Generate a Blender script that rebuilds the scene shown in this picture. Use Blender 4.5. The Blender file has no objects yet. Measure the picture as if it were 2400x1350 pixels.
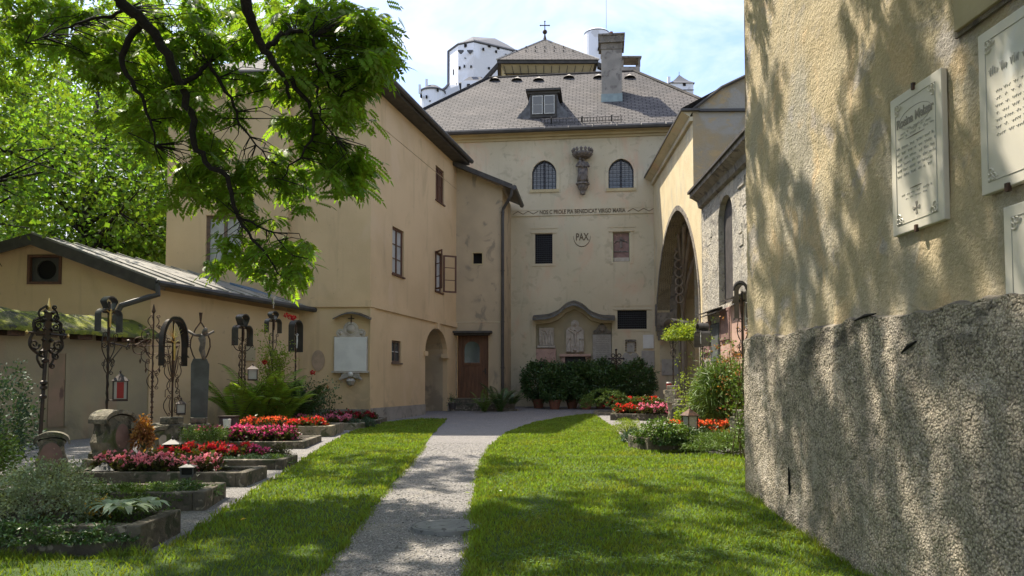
import bpy, bmesh, math, random
import numpy as np
from mathutils import Vector, Matrix, noise
from mathutils.geometry import tessellate_polygon
random.seed(7); RNG = np.random.default_rng(11)
R = math.radians; pi = math.pi
SC = bpy.context.scene; COL = SC.collection

# ------------------------------------------------------------------ camera
F_PX = 1800.0; PITCH = R(2.5); HOR = 900.0; EYE = 1.6
PPY = HOR - F_PX*math.tan(PITCH)
cd = bpy.data.cameras.new('camera'); cam = bpy.data.objects.new('camera', cd); COL.objects.link(cam)
cam.location = (0, 0, EYE); cam.rotation_euler = (R(90)+PITCH, 0, 0)
cd.sensor_width = 36; cd.lens = F_PX/2400*36; cd.shift_y = (PPY-675)/2400
cd.clip_start = 0.05; cd.clip_end = 4000
SC.camera = cam
# ------------------------------------------------------------------ sky and sun
SUN_EL, SUN_AZ = R(59), R(40)          # sun to the left (-x), a little beyond (+y)
SD = Vector((-math.cos(SUN_EL)*math.cos(SUN_AZ), math.cos(SUN_EL)*math.sin(SUN_AZ), math.sin(SUN_EL)))
sl = bpy.data.lights.new('sun', 'SUN'); sl.energy = 4.2; sl.angle = R(0.8); sl.color = (1, .91, .76)
so = bpy.data.objects.new('sun', sl); COL.objects.link(so)
so.rotation_euler = SD.to_track_quat('Z', 'Y').to_euler()
W = bpy.data.worlds.new('World'); SC.world = W; W.use_nodes = True
nt = W.node_tree; nt.nodes.clear()
def wn(t, **k):
    n = nt.nodes.new(t)
    for a, b in k.items(): setattr(n, a, b)
    return n
sky = wn('ShaderNodeTexSky', sky_type='NISHITA', sun_disc=False, sun_elevation=SUN_EL, sun_rotation=math.atan2(SD.x, SD.y),
         air_density=1.0, dust_density=2.0, ozone_density=1.2)
tc = wn('ShaderNodeTexCoord'); mp = wn('ShaderNodeMapping'); mp.inputs['Scale'].default_value = (1, 1, 2.1); mp.inputs['Location'].default_value = (.35, .1, .2)
nz = wn('ShaderNodeTexNoise'); nz.inputs['Scale'].default_value = 3.6; nz.inputs['Detail'].default_value = 7; nz.inputs['Roughness'].default_value = .55
nz.inputs['Distortion'].default_value = .35
rp = wn('ShaderNodeValToRGB'); rp.color_ramp.elements[0].position = .44; rp.color_ramp.elements[1].position = .64
cl = wn('ShaderNodeRGB'); cl.outputs[0].default_value = (4.0, 4.12, 4.5, 1)
mx = wn('ShaderNodeMix', data_type='RGBA')
bright = wn('ShaderNodeVectorMath', operation='MULTIPLY'); bright.inputs[1].default_value = (.86, .90, 1.0)
bg = wn('ShaderNodeBackground'); bg.inputs['Strength'].default_value = .14
ow = wn('ShaderNodeOutputWorld')
L = nt.links.new
L(tc.outputs['Generated'], mp.inputs[0]); L(mp.outputs[0], nz.inputs['Vector']); L(nz.outputs['Fac'], rp.inputs[0])
L(rp.outputs[0], mx.inputs['Factor']); L(sky.outputs[0], bright.inputs[0]); L(bright.outputs[0], mx.inputs['A']); L(cl.outputs[0], mx.inputs['B'])
L(mx.outputs['Result'], bg.inputs['Color']); L(bg.outputs[0], ow.inputs['Surface'])
SC.view_settings.view_transform = 'Standard'; SC.view_settings.look = 'None'
SC.view_settings.exposure = 1.2; SC.view_settings.gamma = 1
SC.render.engine = 'CYCLES'
SC.cycles.max_bounces = 6; SC.cycles.transparent_max_bounces = 6; SC.cycles.use_denoising = True

# ------------------------------------------------------------------ pixel measuring helpers (photo pixels -> real places)
Fd = Vector((0, math.cos(PITCH), math.sin(PITCH))); Ud = Vector((0, -math.sin(PITCH), math.cos(PITCH)))
CAM = Vector((0, 0, EYE))
def ray(px, py): return Fd + Vector((1, 0, 0))*((px-1200)/F_PX) + Ud*((PPY-py)/F_PX)
def at(px, py, Y): d = ray(px, py); return CAM + d*(Y/d.y)
def sst(a, b, x):
    t = min(1, max(0, (x-a)/(b-a))); return t*t*(3-2*t)
ZP = [(-50, 0), (0, 0), (3, .12), (6, .2), (9, .3), (14, .40), (20, .46), (26, .54), (33, .64), (5000, .64)]
def zg(x, y):
    for (a, za), (b, zb) in zip(ZP, ZP[1:]):
        if a <= y <= b:
            z = za+(zb-za)*(y-a)/(b-a); break
    else: z = 0
    return z - .11*sst(1.2, 2.8, x)*(1-sst(6.5, 9.5, y))
def gp(px, py):
    d = ray(px, py); t = 1.0
    for _ in range(40):
        p = CAM+d*t; t += (zg(p.x, p.y)-p.z)/d.z*.8
    p = CAM+d*t; return p

# ------------------------------------------------------------------ scene-graph helpers
def tag(o, label=None, cat=None, group=None, kind=None):
    if label: o['label'] = label
    if cat: o['category'] = cat
    if group: o['group'] = group
    if kind: o['kind'] = kind
    return o
def thing(name, label, cat, loc=(0, 0, 0), rz=0, group=None):
    o = bpy.data.objects.new(name, None); COL.objects.link(o); o.empty_display_size = .1
    o.location = loc; o.rotation_euler = (0, 0, rz); return tag(o, label, cat, group)
KIDS = {}
def link(name, me, mat, parent=None):
    o = bpy.data.objects.new(name, me); COL.objects.link(o)
    if mat is not None: me.materials.append(mat)
    if parent is not None: o.parent = parent; KIDS.setdefault(parent.name, []).append(o)
    return o
def dup(root, loc, rz=0, sc=1, label=None, group=None, tilt=None):
    def rec(o, par):
        c = o.copy(); COL.objects.link(c)
        if par is not None: c.parent = par
        KIDS[c.name] = []
        for ch in KIDS.get(o.name, []): KIDS[c.name].append(rec(ch, c))
        return c
    c = rec(root, None); c.location = loc; c.rotation_euler = (tilt[0], tilt[1], rz) if tilt else (0, 0, rz)
    c.scale = (sc, sc, sc) if not isinstance(sc, tuple) else sc
    if label: c['label'] = label
    if group: c['group'] = group
    return c
class MB:
    """collects shapes and links them as one mesh"""
    def __init__(s, origin=None): s.v = []; s.f = []; s.uv = {}; s.o = Vector(origin) if origin is not None else Vector((0, 0, 0))
    def add(s, vs, fs, uvs=None):
        b = len(s.v); s.v += [Vector(p) for p in vs]
        for i, f in enumerate(fs):
            if uvs: s.uv[len(s.f)] = uvs[i]
            s.f.append([b+k for k in f])
        return s
    def box(s, c, d, rz=0, m=None):
        c = Vector(c); x, y, z = d[0]/2, d[1]/2, d[2]/2
        M = m if m is not None else Matrix.Rotation(rz, 3, 'Z')
        vs = [c+M@Vector((a*x, b*y, e*z)) for a in (-1, 1) for b in (-1, 1) for e in (-1, 1)]
        return s.add(vs, [(0, 1, 3, 2), (4, 6, 7, 5), (0, 4, 5, 1), (2, 3, 7, 6), (0, 2, 6, 4), (1, 5, 7, 3)])
    def frame3(s, p, ax, ay, az, dims):      # box from corner p along three (unit) axes
        ax, ay, az = Vector(ax)*dims[0], Vector(ay)*dims[1], Vector(az)*dims[2]; p = Vector(p)
        vs = [p+ax*a+ay*b+az*c for a in (0, 1) for b in (0, 1) for c in (0, 1)]
        return s.add(vs, [(0, 1, 3, 2), (4, 6, 7, 5), (0, 4, 5, 1), (2, 3, 7, 6), (0, 2, 6, 4), (1, 5, 7, 3)])
    def tube(s, pts, r, n=6, cap=True, closed=False):
        pts = [Vector(p) for p in pts]; m = len(pts)
        if not hasattr(r, '__len__'): r = [r]*m
        rings = []; up = None
        for i, p in enumerate(pts):
            if closed: t = pts[(i+1) % m]-pts[i-1]
            else: t = (pts[min(i+1, m-1)]-pts[max(i-1, 0)])
            if t.length < 1e-9: t = Vector((0, 0, 1))
            t.normalize()
            if up is None: up = Vector((0, 0, 1)) if abs(t.z) < .9 else Vector((1, 0, 0))
            a = t.cross(up)
            if a.length < 1e-4: a = t.orthogonal()
            a.normalize(); b = a.cross(t); up = b
            rings.append([p+(a*math.cos(2*pi*k/n)+b*math.sin(2*pi*k/n))*r[i] for k in range(n)])
        vs = [q for g in rings for q in g]; fs = []
        for i in range(m if closed else m-1):
            j = (i+1) % m
            for k in range(n): fs.append((i*n+k, i*n+(k+1) % n, j*n+(k+1) % n, j*n+k))
        if cap and not closed: fs += [tuple(range(n)), tuple((m-1)*n+k for k in range(n))]
        return s.add(vs, fs)
    def lathe(s, c, prof, n=16, ax=None):    # prof [(r,z)]
        c = Vector(c); vs = []; fs = []
        X, Y, Z = (Vector((1, 0, 0)), Vector((0, 1, 0)), Vector((0, 0, 1))) if ax is None else ax
        for r, z in prof: vs += [c+X*(r*math.cos(2*pi*k/n))+Y*(r*math.sin(2*pi*k/n))+Z*z for k in range(n)]
        for i in range(len(prof)-1):
            for k in range(n): fs.append((i*n+k, i*n+(k+1) % n, (i+1)*n+(k+1) % n, (i+1)*n+k))
        if prof[0][0] > 1e-4: fs.append(tuple(range(n-1, -1, -1)))
        if prof[-1][0] > 1e-4: fs.append(tuple((len(prof)-1)*n+k for k in range(n)))
        return s.add(vs, fs)
    def prism(s, pts, ext):                 # polygon extruded by vector
        pts = [Vector(p) for p in pts]; ext = Vector(ext); n = len(pts)
        tri = tessellate_polygon([pts])
        vs = pts+[p+ext for p in pts]
        fs = [tuple(t) for t in tri]+[tuple(n+k for k in reversed(t)) for t in tri]
        fs += [(k, (k+1) % n, n+(k+1) % n, n+k) for k in range(n)]
        return s.add(vs, fs)
    def ribbon(s, A, B):
        n = len(A); return s.add(list(A)+list(B), [(i, i+1, n+i+1, n+i) for i in range(n-1)])
    def build(s, name, mat, parent=None, smooth=False, bevel=0, org=None, fix=True):
        o0 = Vector(org) if org is not None else (Vector(parent.location) if (parent is not None and parent.parent is None and parent.type == 'EMPTY') else
              (s.o))
        if parent is not None and parent.type != 'EMPTY': o0 = Vector(parent.get('_o', (0, 0, 0)))
        me = bpy.data.meshes.new(name)
        me.from_pydata([tuple(p-o0) for p in s.v], [], s.f)
        if s.uv:
            ul = me.uv_layers.new(name='uv')
            for pi_, poly in enumerate(me.polygons):
                u = s.uv.get(pi_)
                if u:
                    for li, c in zip(poly.loop_indices, u): ul.data[li].uv = c
        if fix:
            bm = bmesh.new(); bm.from_mesh(me); bmesh.ops.recalc_face_normals(bm, faces=bm.faces); bm.to_mesh(me); bm.free()
        if smooth:
            for p in me.polygons: p.use_smooth = True
        o = link(name, me, mat, parent)
        if parent is None: o.location = o0
        if bevel:
            b = o.modifiers.new('bevel', 'BEVEL'); b.width = bevel; b.segments = 2; b.limit_method = 'ANGLE'
        o['_o'] = tuple(o0)
        return o
def fastmesh(name, V, F, mat, parent=None, smooth=False, org=None):
    """V (n,3) array, F (m,k) int array"""
    o0 = np.array(org if org is not None else (parent.location if parent is not None else (0, 0, 0)), float)
    V = np.asarray(V, float)-o0; F = np.asarray(F, np.int32); m, k = F.shape
    me = bpy.data.meshes.new(name); me.vertices.add(len(V)); me.vertices.foreach_set('co', V.astype(np.float32).ravel())
    me.loops.add(m*k); me.loops.foreach_set('vertex_index', F.ravel())
    me.polygons.add(m); me.polygons.foreach_set('loop_start', np.arange(0, m*k, k, dtype=np.int32))
    try: me.polygons.foreach_set('loop_total', np.full(m, k, np.int32))
    except Exception: pass
    me.update(calc_edges=True)
    if smooth: me.polygons.foreach_set('use_smooth', np.ones(m, bool))
    o = link(name, me, mat, parent)
    if parent is None: o.location = tuple(o0)
    o['_o'] = tuple(float(a) for a in o0)
    return o

# ------------------------------------------------------------------ materials
def mat(name, col, col2=None, scale=3, rough=.85, bump=0, bscale=40, bdist=.01, stains=(), spec=.3, metal=0, transl=0, brick=None, detail=6,
        stretch=(1, 1, 1), island=0, voro=None, wave=None, lo=.35, hi=.65):
    """stains: (scale, lo, hi, colour, stretch, zmax, zsoft, amount)"""
    m = bpy.data.materials.new(name); m.use_nodes = True; t = m.node_tree; t.nodes.clear(); K = t.links.new
    def N(ty, **k):
        n = t.nodes.new(ty)
        for a, b in k.items(): setattr(n, a, b)
        return n
    out = N('ShaderNodeOutputMaterial'); bs = N('ShaderNodeBsdfPrincipled')
    bs.inputs['Roughness'].default_value = rough; bs.inputs['Specular IOR Level'].default_value = spec; bs.inputs['Metallic'].default_value = metal
    geo = N('ShaderNodeNewGeometry')
    def noise_(sc, det=detail, st=(1, 1, 1), ro=.55, dist=0):
        mp = N('ShaderNodeMapping'); mp.inputs['Scale'].default_value = st; K(geo.outputs['Position'], mp.inputs[0])
        n = N('ShaderNodeTexNoise'); n.inputs['Scale'].default_value = sc; n.inputs['Detail'].default_value = det
        n.inputs['Roughness'].default_value = ro; n.inputs['Distortion'].default_value = dist; K(mp.outputs[0], n.inputs['Vector']); return n
    def ramp(src, lo, hi):
        r = N('ShaderNodeMapRange'); r.inputs['From Min'].default_value = lo; r.inputs['From Max'].default_value = hi; r.interpolation_type = 'SMOOTHSTEP'
        K(src, r.inputs['Value']); return r.outputs[0]
    def mix(f, a, b):
        x = N('ShaderNodeMix', data_type='RGBA')
        if isinstance(f, (int, float)): x.inputs['Factor'].default_value = f
        else: K(f, x.inputs['Factor'])
        for s_, v in (('A', a), ('B', b)):
            if isinstance(v, (tuple, list)): x.inputs[s_].default_value = (*v[:3], 1)
            else: K(v, x.inputs[s_])
        return x.outputs['Result']
    def mul(a, b):
        x = N('ShaderNodeMath', operation='MULTIPLY')
        for i, v in enumerate((a, b)):
            if isinstance(v, (int, float)): x.inputs[i].default_value = v
            else: K(v, x.inputs[i])
        return x.outputs[0]
    c = tuple(col); hgt = None
    if col2 is not None: c = mix(ramp(noise_(scale, st=stretch).outputs['Fac'], lo, hi), col, col2)
    if brick:      # (w, h, mortar, colour2, mortar colour, bump)
        uv = N('ShaderNodeUVMap'); bt = N('ShaderNodeTexBrick')
        bt.inputs['Scale'].default_value = 1; bt.inputs['Brick Width'].default_value = brick[0]; bt.inputs['Row Height'].default_value = brick[1]
        bt.inputs['Mortar Size'].default_value = brick[2]; bt.inputs['Mortar Smooth'].default_value = .2; bt.inputs['Bias'].default_value = 0
        bt.inputs['Color1'].default_value = (.86, .86, .86, 1); bt.inputs['Color2'].default_value = (1.12, 1.12, 1.12, 1); bt.inputs['Mortar'].default_value = (*brick[3], 1)
        K(uv.outputs[0], bt.inputs['Vector'])
        x = N('ShaderNodeMix', data_type='RGBA'); x.blend_type = 'MULTIPLY'; x.inputs['Factor'].default_value = 1
        if isinstance(c, tuple): x.inputs['A'].default_value = (*c[:3], 1)
        else: K(c, x.inputs['A'])
        K(bt.outputs['Color'], x.inputs['B']); c = x.outputs['Result']; hgt = (bt.outputs['Fac'], -brick[4])
    if voro:       # (scale, [colors], bumpdist)  pebbly
        vo = N('ShaderNodeTexVoronoi'); vo.inputs['Scale'].default_value = voro[0]; K(geo.outputs['Position'], vo.inputs['Vector'])
        sep = N('ShaderNodeSeparateColor'); K(vo.outputs['Color'], sep.inputs[0]); cr = N('ShaderNodeValToRGB'); el = cr.color_ramp.elements
        n_ = len(voro[1])
        while len(el) < n_: el.new(.5)
        for i, cc in enumerate(voro[1]): el[i].position = i/(n_-1); el[i].color = (*cc, 1)
        K(sep.outputs[0], cr.inputs[0]); c2_ = cr.outputs[0]
        dk = ramp(vo.outputs['Distance'], .42, .75)
        c = mix(voro[3] if len(voro) > 3 else .75, c, mix(mul(dk, .7), c2_, (.05, .045, .04)))
        hgt = (vo.outputs['Distance'], -voro[2])
    for s_ in stains:
        sc_, lo_, hi_, cc = s_[:4]; st = s_[4] if len(s_) > 4 and s_[4] else (1, 1, 1)
        f = ramp(noise_(sc_, st=st, dist=.6).outputs['Fac'], lo_, hi_)
        if len(s_) > 6 and s_[5] is not None:
            sp = N('ShaderNodeSeparateXYZ'); K(geo.outputs['Position'], sp.inputs[0])
            z = N('ShaderNodeMapRange'); z.inputs['From Min'].default_value = s_[5]; z.inputs['From Max'].default_value = s_[5]+s_[6]
            wob = N('ShaderNodeMath', operation='MULTIPLY_ADD'); K(noise_(1.3).outputs['Fac'], wob.inputs[0]); wob.inputs[1].default_value = 1.6; K(sp.outputs[2], wob.inputs[2])
            K(wob.outputs[0], z.inputs['Value']); f = mul(f, z.outputs[0])
        if len(s_) > 7: f = mul(f, s_[7])
        c = mix(f, c, cc)
    if island:
        hs = N('ShaderNodeHueSaturation'); 
        mr = N('ShaderNodeMapRange'); mr.inputs['To Min'].default_value = 1-island; mr.inputs['To Max'].default_value = 1+island
        K(geo.outputs['Random Per Island'], mr.inputs['Value']); K(mr.outputs[0], hs.inputs['Value'])
        mr2 = N('ShaderNodeMapRange'); mr2.inputs['To Min'].default_value = .5-island*.06; mr2.inputs['To Max'].default_value = .5+island*.05
        K(geo.outputs['Random Per Island'], mr2.inputs['Value']); K(mr2.outputs[0], hs.inputs['Hue'])
        if isinstance(c, tuple): hs.inputs['Color'].default_value = (*c[:3], 1)
        else: K(c, hs.inputs['Color'])
        c = hs.outputs[0]
    if isinstance(c, tuple): bs.inputs['Base Color'].default_value = (*c[:3], 1)
    else: K(c, bs.inputs['Base Color'])
    last = None
    if hgt:
        b = N('ShaderNodeBump'); b.inputs['Strength'].default_value = 1; b.inputs['Distance'].default_value = abs(hgt[1]); b.invert = hgt[1] < 0
        K(hgt[0], b.inputs['Height']); last = b.outputs[0]
    if bump:
        b = N('ShaderNodeBump'); b.inputs['Strength'].default_value = bump; b.inputs['Distance'].default_value = bdist
        K(noise_(bscale, det=5, ro=.65).outputs['Fac'], b.inputs['Height'])
        if last: K(last, b.inputs['Normal'])
        last = b.outputs[0]
    if last: K(last, bs.inputs['Normal'])
    if transl:
        tr = N('ShaderNodeBsdfTranslucent')
        g = N('ShaderNodeMix', data_type='RGBA'); g.blend_type = 'MULTIPLY'; g.inputs['Factor'].default_value = 1; g.inputs['B'].default_value = (1.15, 1.1, 1.2, 1) if 'petals' in name else (1.5, 1.45, .45, 1)
        if isinstance(c, tuple): g.inputs['A'].default_value = (*c[:3], 1)
        else: K(c, g.inputs['A'])
        K(g.outputs['Result'], tr.inputs['Color']); ms = N('ShaderNodeMixShader'); ms.inputs[0].default_value = transl
        K(bs.outputs[0], ms.inputs[1]); K(tr.outputs[0], ms.inputs[2]); K(ms.outputs[0], out.inputs[0])
    else: K(bs.outputs[0], out.inputs[0])
    return m
GREY_DIRT = (.12, .11, .09)
M = {}
M['plaster'] = mat('plaster_cream', (.58, .50, .35), (.51, .44, .30), .6, bump=.5, bscale=30, bdist=.012,
    stains=[(.9, .53, .68, (.58, .40, .27), (1, 1, .5), None, 0, .75), (2.2, .56, .68, (.36, .31, .21), None, None, 0, .6), (14, .66, .72, (.28, .24, .17), None, None, 0, .5), (1.6, .50, .66, (.30, .26, .18), None, 3.6, -1.6, .6),
            (5, .63, .72, (.25, .22, .15), (1, 1, .35), None, 0, .4), (.5, .5, .75, (.50, .46, .32), (1, 1, .3), None, 0, .6), (3.5, .57, .72, (.40, .35, .24), (1, 1, .10), None, 0, .35)])
M['plaster_o'] = mat('plaster_ochre', (.62, .455, .265), (.55, .40, .23), .5, bump=.45, bscale=28, bdist=.010,
    stains=[(1.1, .58, .74, (.38, .28, .16), (1, 1, .4), None, 0, .5), (1.4, .5, .62, (.32, .25, .16), None, 2.6, -1.2, .7), (7, .66, .74, (.33, .25, .16), None, None, 0, .5),
            (.7, .55, .7, (.64, .48, .31), (1, 1, .6), None, 0, .5), (3.2, .57, .72, (.40, .29, .18), (1, 1, .10), None, 0, .35)])
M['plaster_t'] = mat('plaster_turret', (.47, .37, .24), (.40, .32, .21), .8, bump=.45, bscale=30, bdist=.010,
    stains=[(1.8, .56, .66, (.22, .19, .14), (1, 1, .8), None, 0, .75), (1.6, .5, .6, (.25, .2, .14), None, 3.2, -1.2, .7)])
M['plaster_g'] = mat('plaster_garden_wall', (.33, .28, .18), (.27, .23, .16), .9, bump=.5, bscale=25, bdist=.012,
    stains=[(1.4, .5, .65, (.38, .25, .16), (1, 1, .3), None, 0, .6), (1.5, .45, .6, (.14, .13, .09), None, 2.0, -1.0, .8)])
M['plaster_sun'] = mat('plaster_porch', (.62, .52, .32), (.55, .45, .27), 1.2, bump=.7, bscale=18, bdist=.025,
    stains=[(1.4, .55, .68, (.42, .38, .29), (1, 1, .4), None, 0, .6), (3, .6, .7, (.66, .58, .40), None, None, 0, .5)])
M['plaster_patch'] = mat('plaster_patched', (.36, .27, .15), (.30, .26, .19), 1.0, bump=.7, bscale=14, bdist=.03,
    stains=[(.8, .5, .6, (.33, .31, .27), None, None, 0, .8), (2, .55, .65, (.42, .30, .15), (1, 1, 2), None, 0, .7)])
M['rough'] = mat('rough_plaster', (.52, .42, .265), (.43, .36, .235), 1.4, bump=1.0, bscale=26, bdist=.035,
    stains=[(.8, .50, .64, (.37, .34, .28), (1, 1, .5), None, 0, .85), (1.5, .56, .66, (.34, .32, .33), None, None, 0, .6), (2.4, .55, .68, (.60, .44, .26), (1, 1, .6), None, 0, .7), (5, .58, .68, (.30, .27, .19), (1, 1, .25), None, 0, .5), (9, .62, .72, (.24, .22, .16), None, None, 0, .5)])
M['roughcast'] = mat('pebble_roughcast', (.55, .475, .36), (.45, .39, .30), 2, rough=.9, voro=(52, [(.24, .205, .165), (.52, .45, .35), (.60, .53, .42), (.38, .33, .27), (.66, .58, .46)], .025, .8),
    bump=1.0, bscale=18, bdist=.04, stains=[(1.1, .52, .66, (.24, .22, .19), (1, 1, .5), None, 0, .7), (2.6, .56, .66, (.56, .50, .42), None, None, 0, .6), (3.2, .60, .68, (.16, .17, .11), None, 1.1, -.7, .8), (2.2, .5, .62, (.07, .065, .055), (1, 1, 2), 2.35, .5, .85), (1.7, .5, .65, (.36, .27, .17), None, 1.3, -.5, .6)])
M['rubble'] = mat('chapel_stone', (.46, .42, .34), (.30, .28, .24), 1.8, bump=1, bscale=9, bdist=.09, detail=8,
    stains=[(2.5, .55, .66, (.17, .155, .13), None, None, 0, .8), (6, .60, .68, (.12, .11, .1), None, None, 0, .8), (1, .5, .7, (.55, .47, .33), None, None, 0, .6)])
M['brickwork'] = mat('arch_stone', (.26, .23, .19), (.17, .15, .12), 3, bump=1, bscale=12, bdist=.06, stains=[(4, .55, .65, (.10, .09, .08))])
M['darkstone'] = mat('vault_rib_stone', (.30, .25, .19), (.22, .18, .14), 2, bump=.5, bscale=16, bdist=.03)
M['tiles'] = mat('roof_tiles', (.125, .112, .103), (.09, .083, .079), .9, rough=.8, brick=(.33, .19, .022, (.16, .16, .16), .05), bump=.3, bscale=20, bdist=.01,
    stains=[(.8, .55, .72, (.15, .13, .115), None, None, 0, .5), (3, .6, .7, (.11, .10, .09), None, None, 0, .5)])
M['metalroof'] = mat('standing_seam_roof', (.33, .31, .27), (.22, .21, .19), 1.6, rough=.6, bump=.3, bscale=14, stains=[(3, .55, .65, (.14, .13, .11)), (20, .66, .7, (.50, .45, .34))])
M['moss'] = mat('mossy_coping', (.10, .10, .06), (.17, .20, .03), 2.2, bump=1, bscale=22, bdist=.05, stains=[(5, .5, .6, (.26, .27, .04)), (3.5, .55, .65, (.06, .06, .045)), (11, .64, .7, (.36, .32, .24))])
M['gutter'] = mat('dark_gutter_metal', (.065, .06, .055), (.045, .042, .04), 3, rough=.5, spec=.4)
M['fascia'] = mat('roof_edge_board', (.075, .068, .058), (.05, .045, .04), 4, rough=.7)
M['copper'] = mat('grey_green_flashing', (.28, .34, .33), (.22, .27, .27), 4, rough=.6)
M['limewall'] = mat('fortress_limewash', (.80, .83, .88), (.74, .77, .83), .02, bump=0, detail=4, stains=[(.05, .58, .66, (.55, .54, .52), None, None, 0, .5), (.11, .62, .68, (.42, .41, .40), None, None, 0, .5)])
M['slate'] = mat('fortress_roof', (.13, .135, .15), (.10, .105, .12), .05, rough=.8)
M['chimney'] = mat('chimney_render', (.32, .29, .25), (.25, .23, .20), 2.5, bump=.5, bscale=18, bdist=.02, stains=[(3, .55, .65, (.18, .16, .14))])
M['soffit'] = mat('ochre_soffit', (.48, .39, .22), (.42, .34, .19), 1.5, bump=.2, bscale=10)
M['wood'] = mat('brown_window_wood', (.13, .06, .035), (.085, .045, .03), 9, rough=.6, stretch=(1, 1, .2))
M['woodgrey'] = mat('weathered_window_wood', (.17, .115, .08), (.11, .08, .06), 8, rough=.7)
M['doorwood'] = mat('door_wood', (.15, .07, .035), (.09, .042, .022), 12, rough=.5, stretch=(1, 1, .12), bump=.3, bscale=30)
M['whitewood'] = mat('white_window_paint', (.55, .54, .50), (.45, .44, .40), 9, rough=.6)
M['glass'] = mat('window_glass', (.05, .06, .065), rough=.08, spec=.9)
M['curtain'] = mat('pale_curtain_behind_glass', (.42, .42, .40), (.33, .33, .32), 3, rough=.35, spec=.5)
M['dark'] = mat('dark_interior', (.012, .011, .010), rough=.9)
M['niche'] = mat('ochre_niche', (.40, .34, .22), (.33, .28, .18), 1.5, bump=.3, bscale=20)
M['grille'] = mat('iron_grille', (.05, .05, .055), rough=.5, metal=.4)
M['iron'] = mat('black_wrought_iron', (.030, .026, .023), (.055, .035, .025), 14, rough=.42, metal=.5, spec=.5)
M['rust'] = mat('rusty_iron', (.10, .055, .035), (.05, .035, .028), 18, rough=.6, metal=.4)
M['tin'] = mat('grey_sheet_metal', (.13, .125, .12), (.07, .065, .06), 4, rough=.42, metal=.6)
M['nichedark'] = mat('dark_boarded_niche', (.07, .062, .058), (.05, .045, .042), 4, rough=.7)
M['gold'] = mat('gilded_metal', (.80, .58, .22), rough=.3, metal=1)
M['slabgrey'] = mat('slate_slab', (.105, .115, .11), (.075, .08, .075), 4, rough=.7)
M['stone'] = mat('mossy_grave_stone', (.21, .185, .14), (.12, .11, .085), 5, bump=1, bscale=22, bdist=.03, stains=[(7, .54, .62, (.30, .27, .21)), (5, .55, .65, (.06, .06, .045)), (3, .55, .65, (.10, .11, .05))])
M['kerb'] = mat('shade_toned_kerb_stone', (.14, .12, .09), (.08, .07, .052), 5, bump=.9, bscale=26, bdist=.02, stains=[(9, .57, .64, (.30, .26, .20)), (4, .55, .63, (.055, .06, .035))])  # darker copy of the kerb stone, shade put into its colour
M['kerb2'] = mat('sun_toned_kerb_stone', (.30, .25, .17), (.20, .17, .12), 6, bump=.9, bscale=26, bdist=.02, stains=[(8, .57, .64, (.38, .33, .24)), (4, .55, .63, (.10, .10, .05))])  # paler copy of the kerb stone, sunlight put into its colour
M['redmarble'] = mat('red_marble', (.25, .155, .135), (.19, .12, .105), 5, rough=.6, bump=.2, bscale=30, stains=[(9, .6, .68, (.42, .28, .22))])
M['pinkstone'] = mat('pink_limestone', (.50, .33, .26), (.42, .27, .22), 3, rough=.8, bump=.3, bscale=30, stains=[(5, .58, .66, (.30, .20, .16))])
M['palestone'] = mat('pale_relief_stone', (.50, .45, .38), (.40, .35, .29), 5, rough=.85, bump=.6, bscale=25, bdist=.015, stains=[(6, .58, .66, (.30, .25, .2))])
M['greystone'] = mat('grey_tablet_stone', (.40, .37, .32), (.33, .30, .26), 4, rough=.8, bump=.3, bscale=25, stains=[(6, .6, .68, (.27, .25, .22))])
M['white'] = mat('white_marble', (.66, .65, .60), (.58, .57, .53), 3, rough=.5)
M['marble'] = mat('plaque_marble', (.62, .58, .49), (.55, .52, .45), 2.5, rough=.45, stains=[(2, .55, .7, (.52, .53, .51))])
M['engrave'] = mat('engraved_lettering', (.27, .25, .22), rough=.8)
M['engrave2'] = mat('faint_engraved_lettering', (.42, .41, .37), rough=.8)
M['letter'] = mat('incised_inscription', (.13, .10, .065), rough=.9)
M['bronze'] = mat('weathered_statue_stone', (.20, .17, .145), (.10, .085, .075), 9, rough=.6, bump=.6, bscale=40, bdist=.01)
M['terracotta'] = mat('terracotta', (.24, .10, .06), (.17, .075, .05), 8, rough=.8)
M['redglass'] = mat('red_candle_glass', (.30, .02, .015), rough=.3)
M['clear'] = mat('lantern_glass', (.35, .34, .31), rough=.25, spec=.6)
M['soil'] = mat('dark_soil', (.05, .038, .028), (.03, .024, .018), 20, bump=1, bscale=40, bdist=.03)
M['earth'] = mat('bare_earth', (.16, .13, .09), (.11, .09, .06), 3, bump=.5, bscale=20)
M['gravel'] = mat('gravel', (.30, .28, .265), (.24, .225, .215), 1.2, rough=.95, voro=(70, [(.12, .115, .11), (.27, .26, .25), (.36, .34, .33), (.20, .19, .19), (.46, .43, .41)], .012, .8), bump=.5, bscale=60, bdist=.01,
    stains=[(2.0, .55, .7, (.36, .32, .26), None, None, 0, .4)])
M['turf'] = mat('turf', (.075, .125, .022), (.05, .09, .018), 6, bump=1, bscale=60, bdist=.03, stains=[(3, .6, .7, (.12, .11, .05), None, None, 0, .4)])
M['blade'] = mat('grass_blades', (.19, .265, .040), (.14, .21, .030), 2.0, rough=.55, transl=.42, island=.4, spec=.25, stains=[(1.1, .52, .68, (.25, .27, .05), None, None, 0, .6), (6, .6, .7, (.30, .27, .10), None, None, 0, .5), (3, .58, .68, (.07, .15, .02), None, None, 0, .6)])
M['leaf'] = mat('pinnate_leaves', (.18, .285, .04), (.13, .225, .032), 1.0, rough=.45, transl=.58, island=.35, spec=.35)
M['leafbg'] = mat('background_leaves', (.13, .22, .035), (.09, .165, .03), .35, rough=.5, transl=.6, island=.4, spec=.25)
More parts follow.
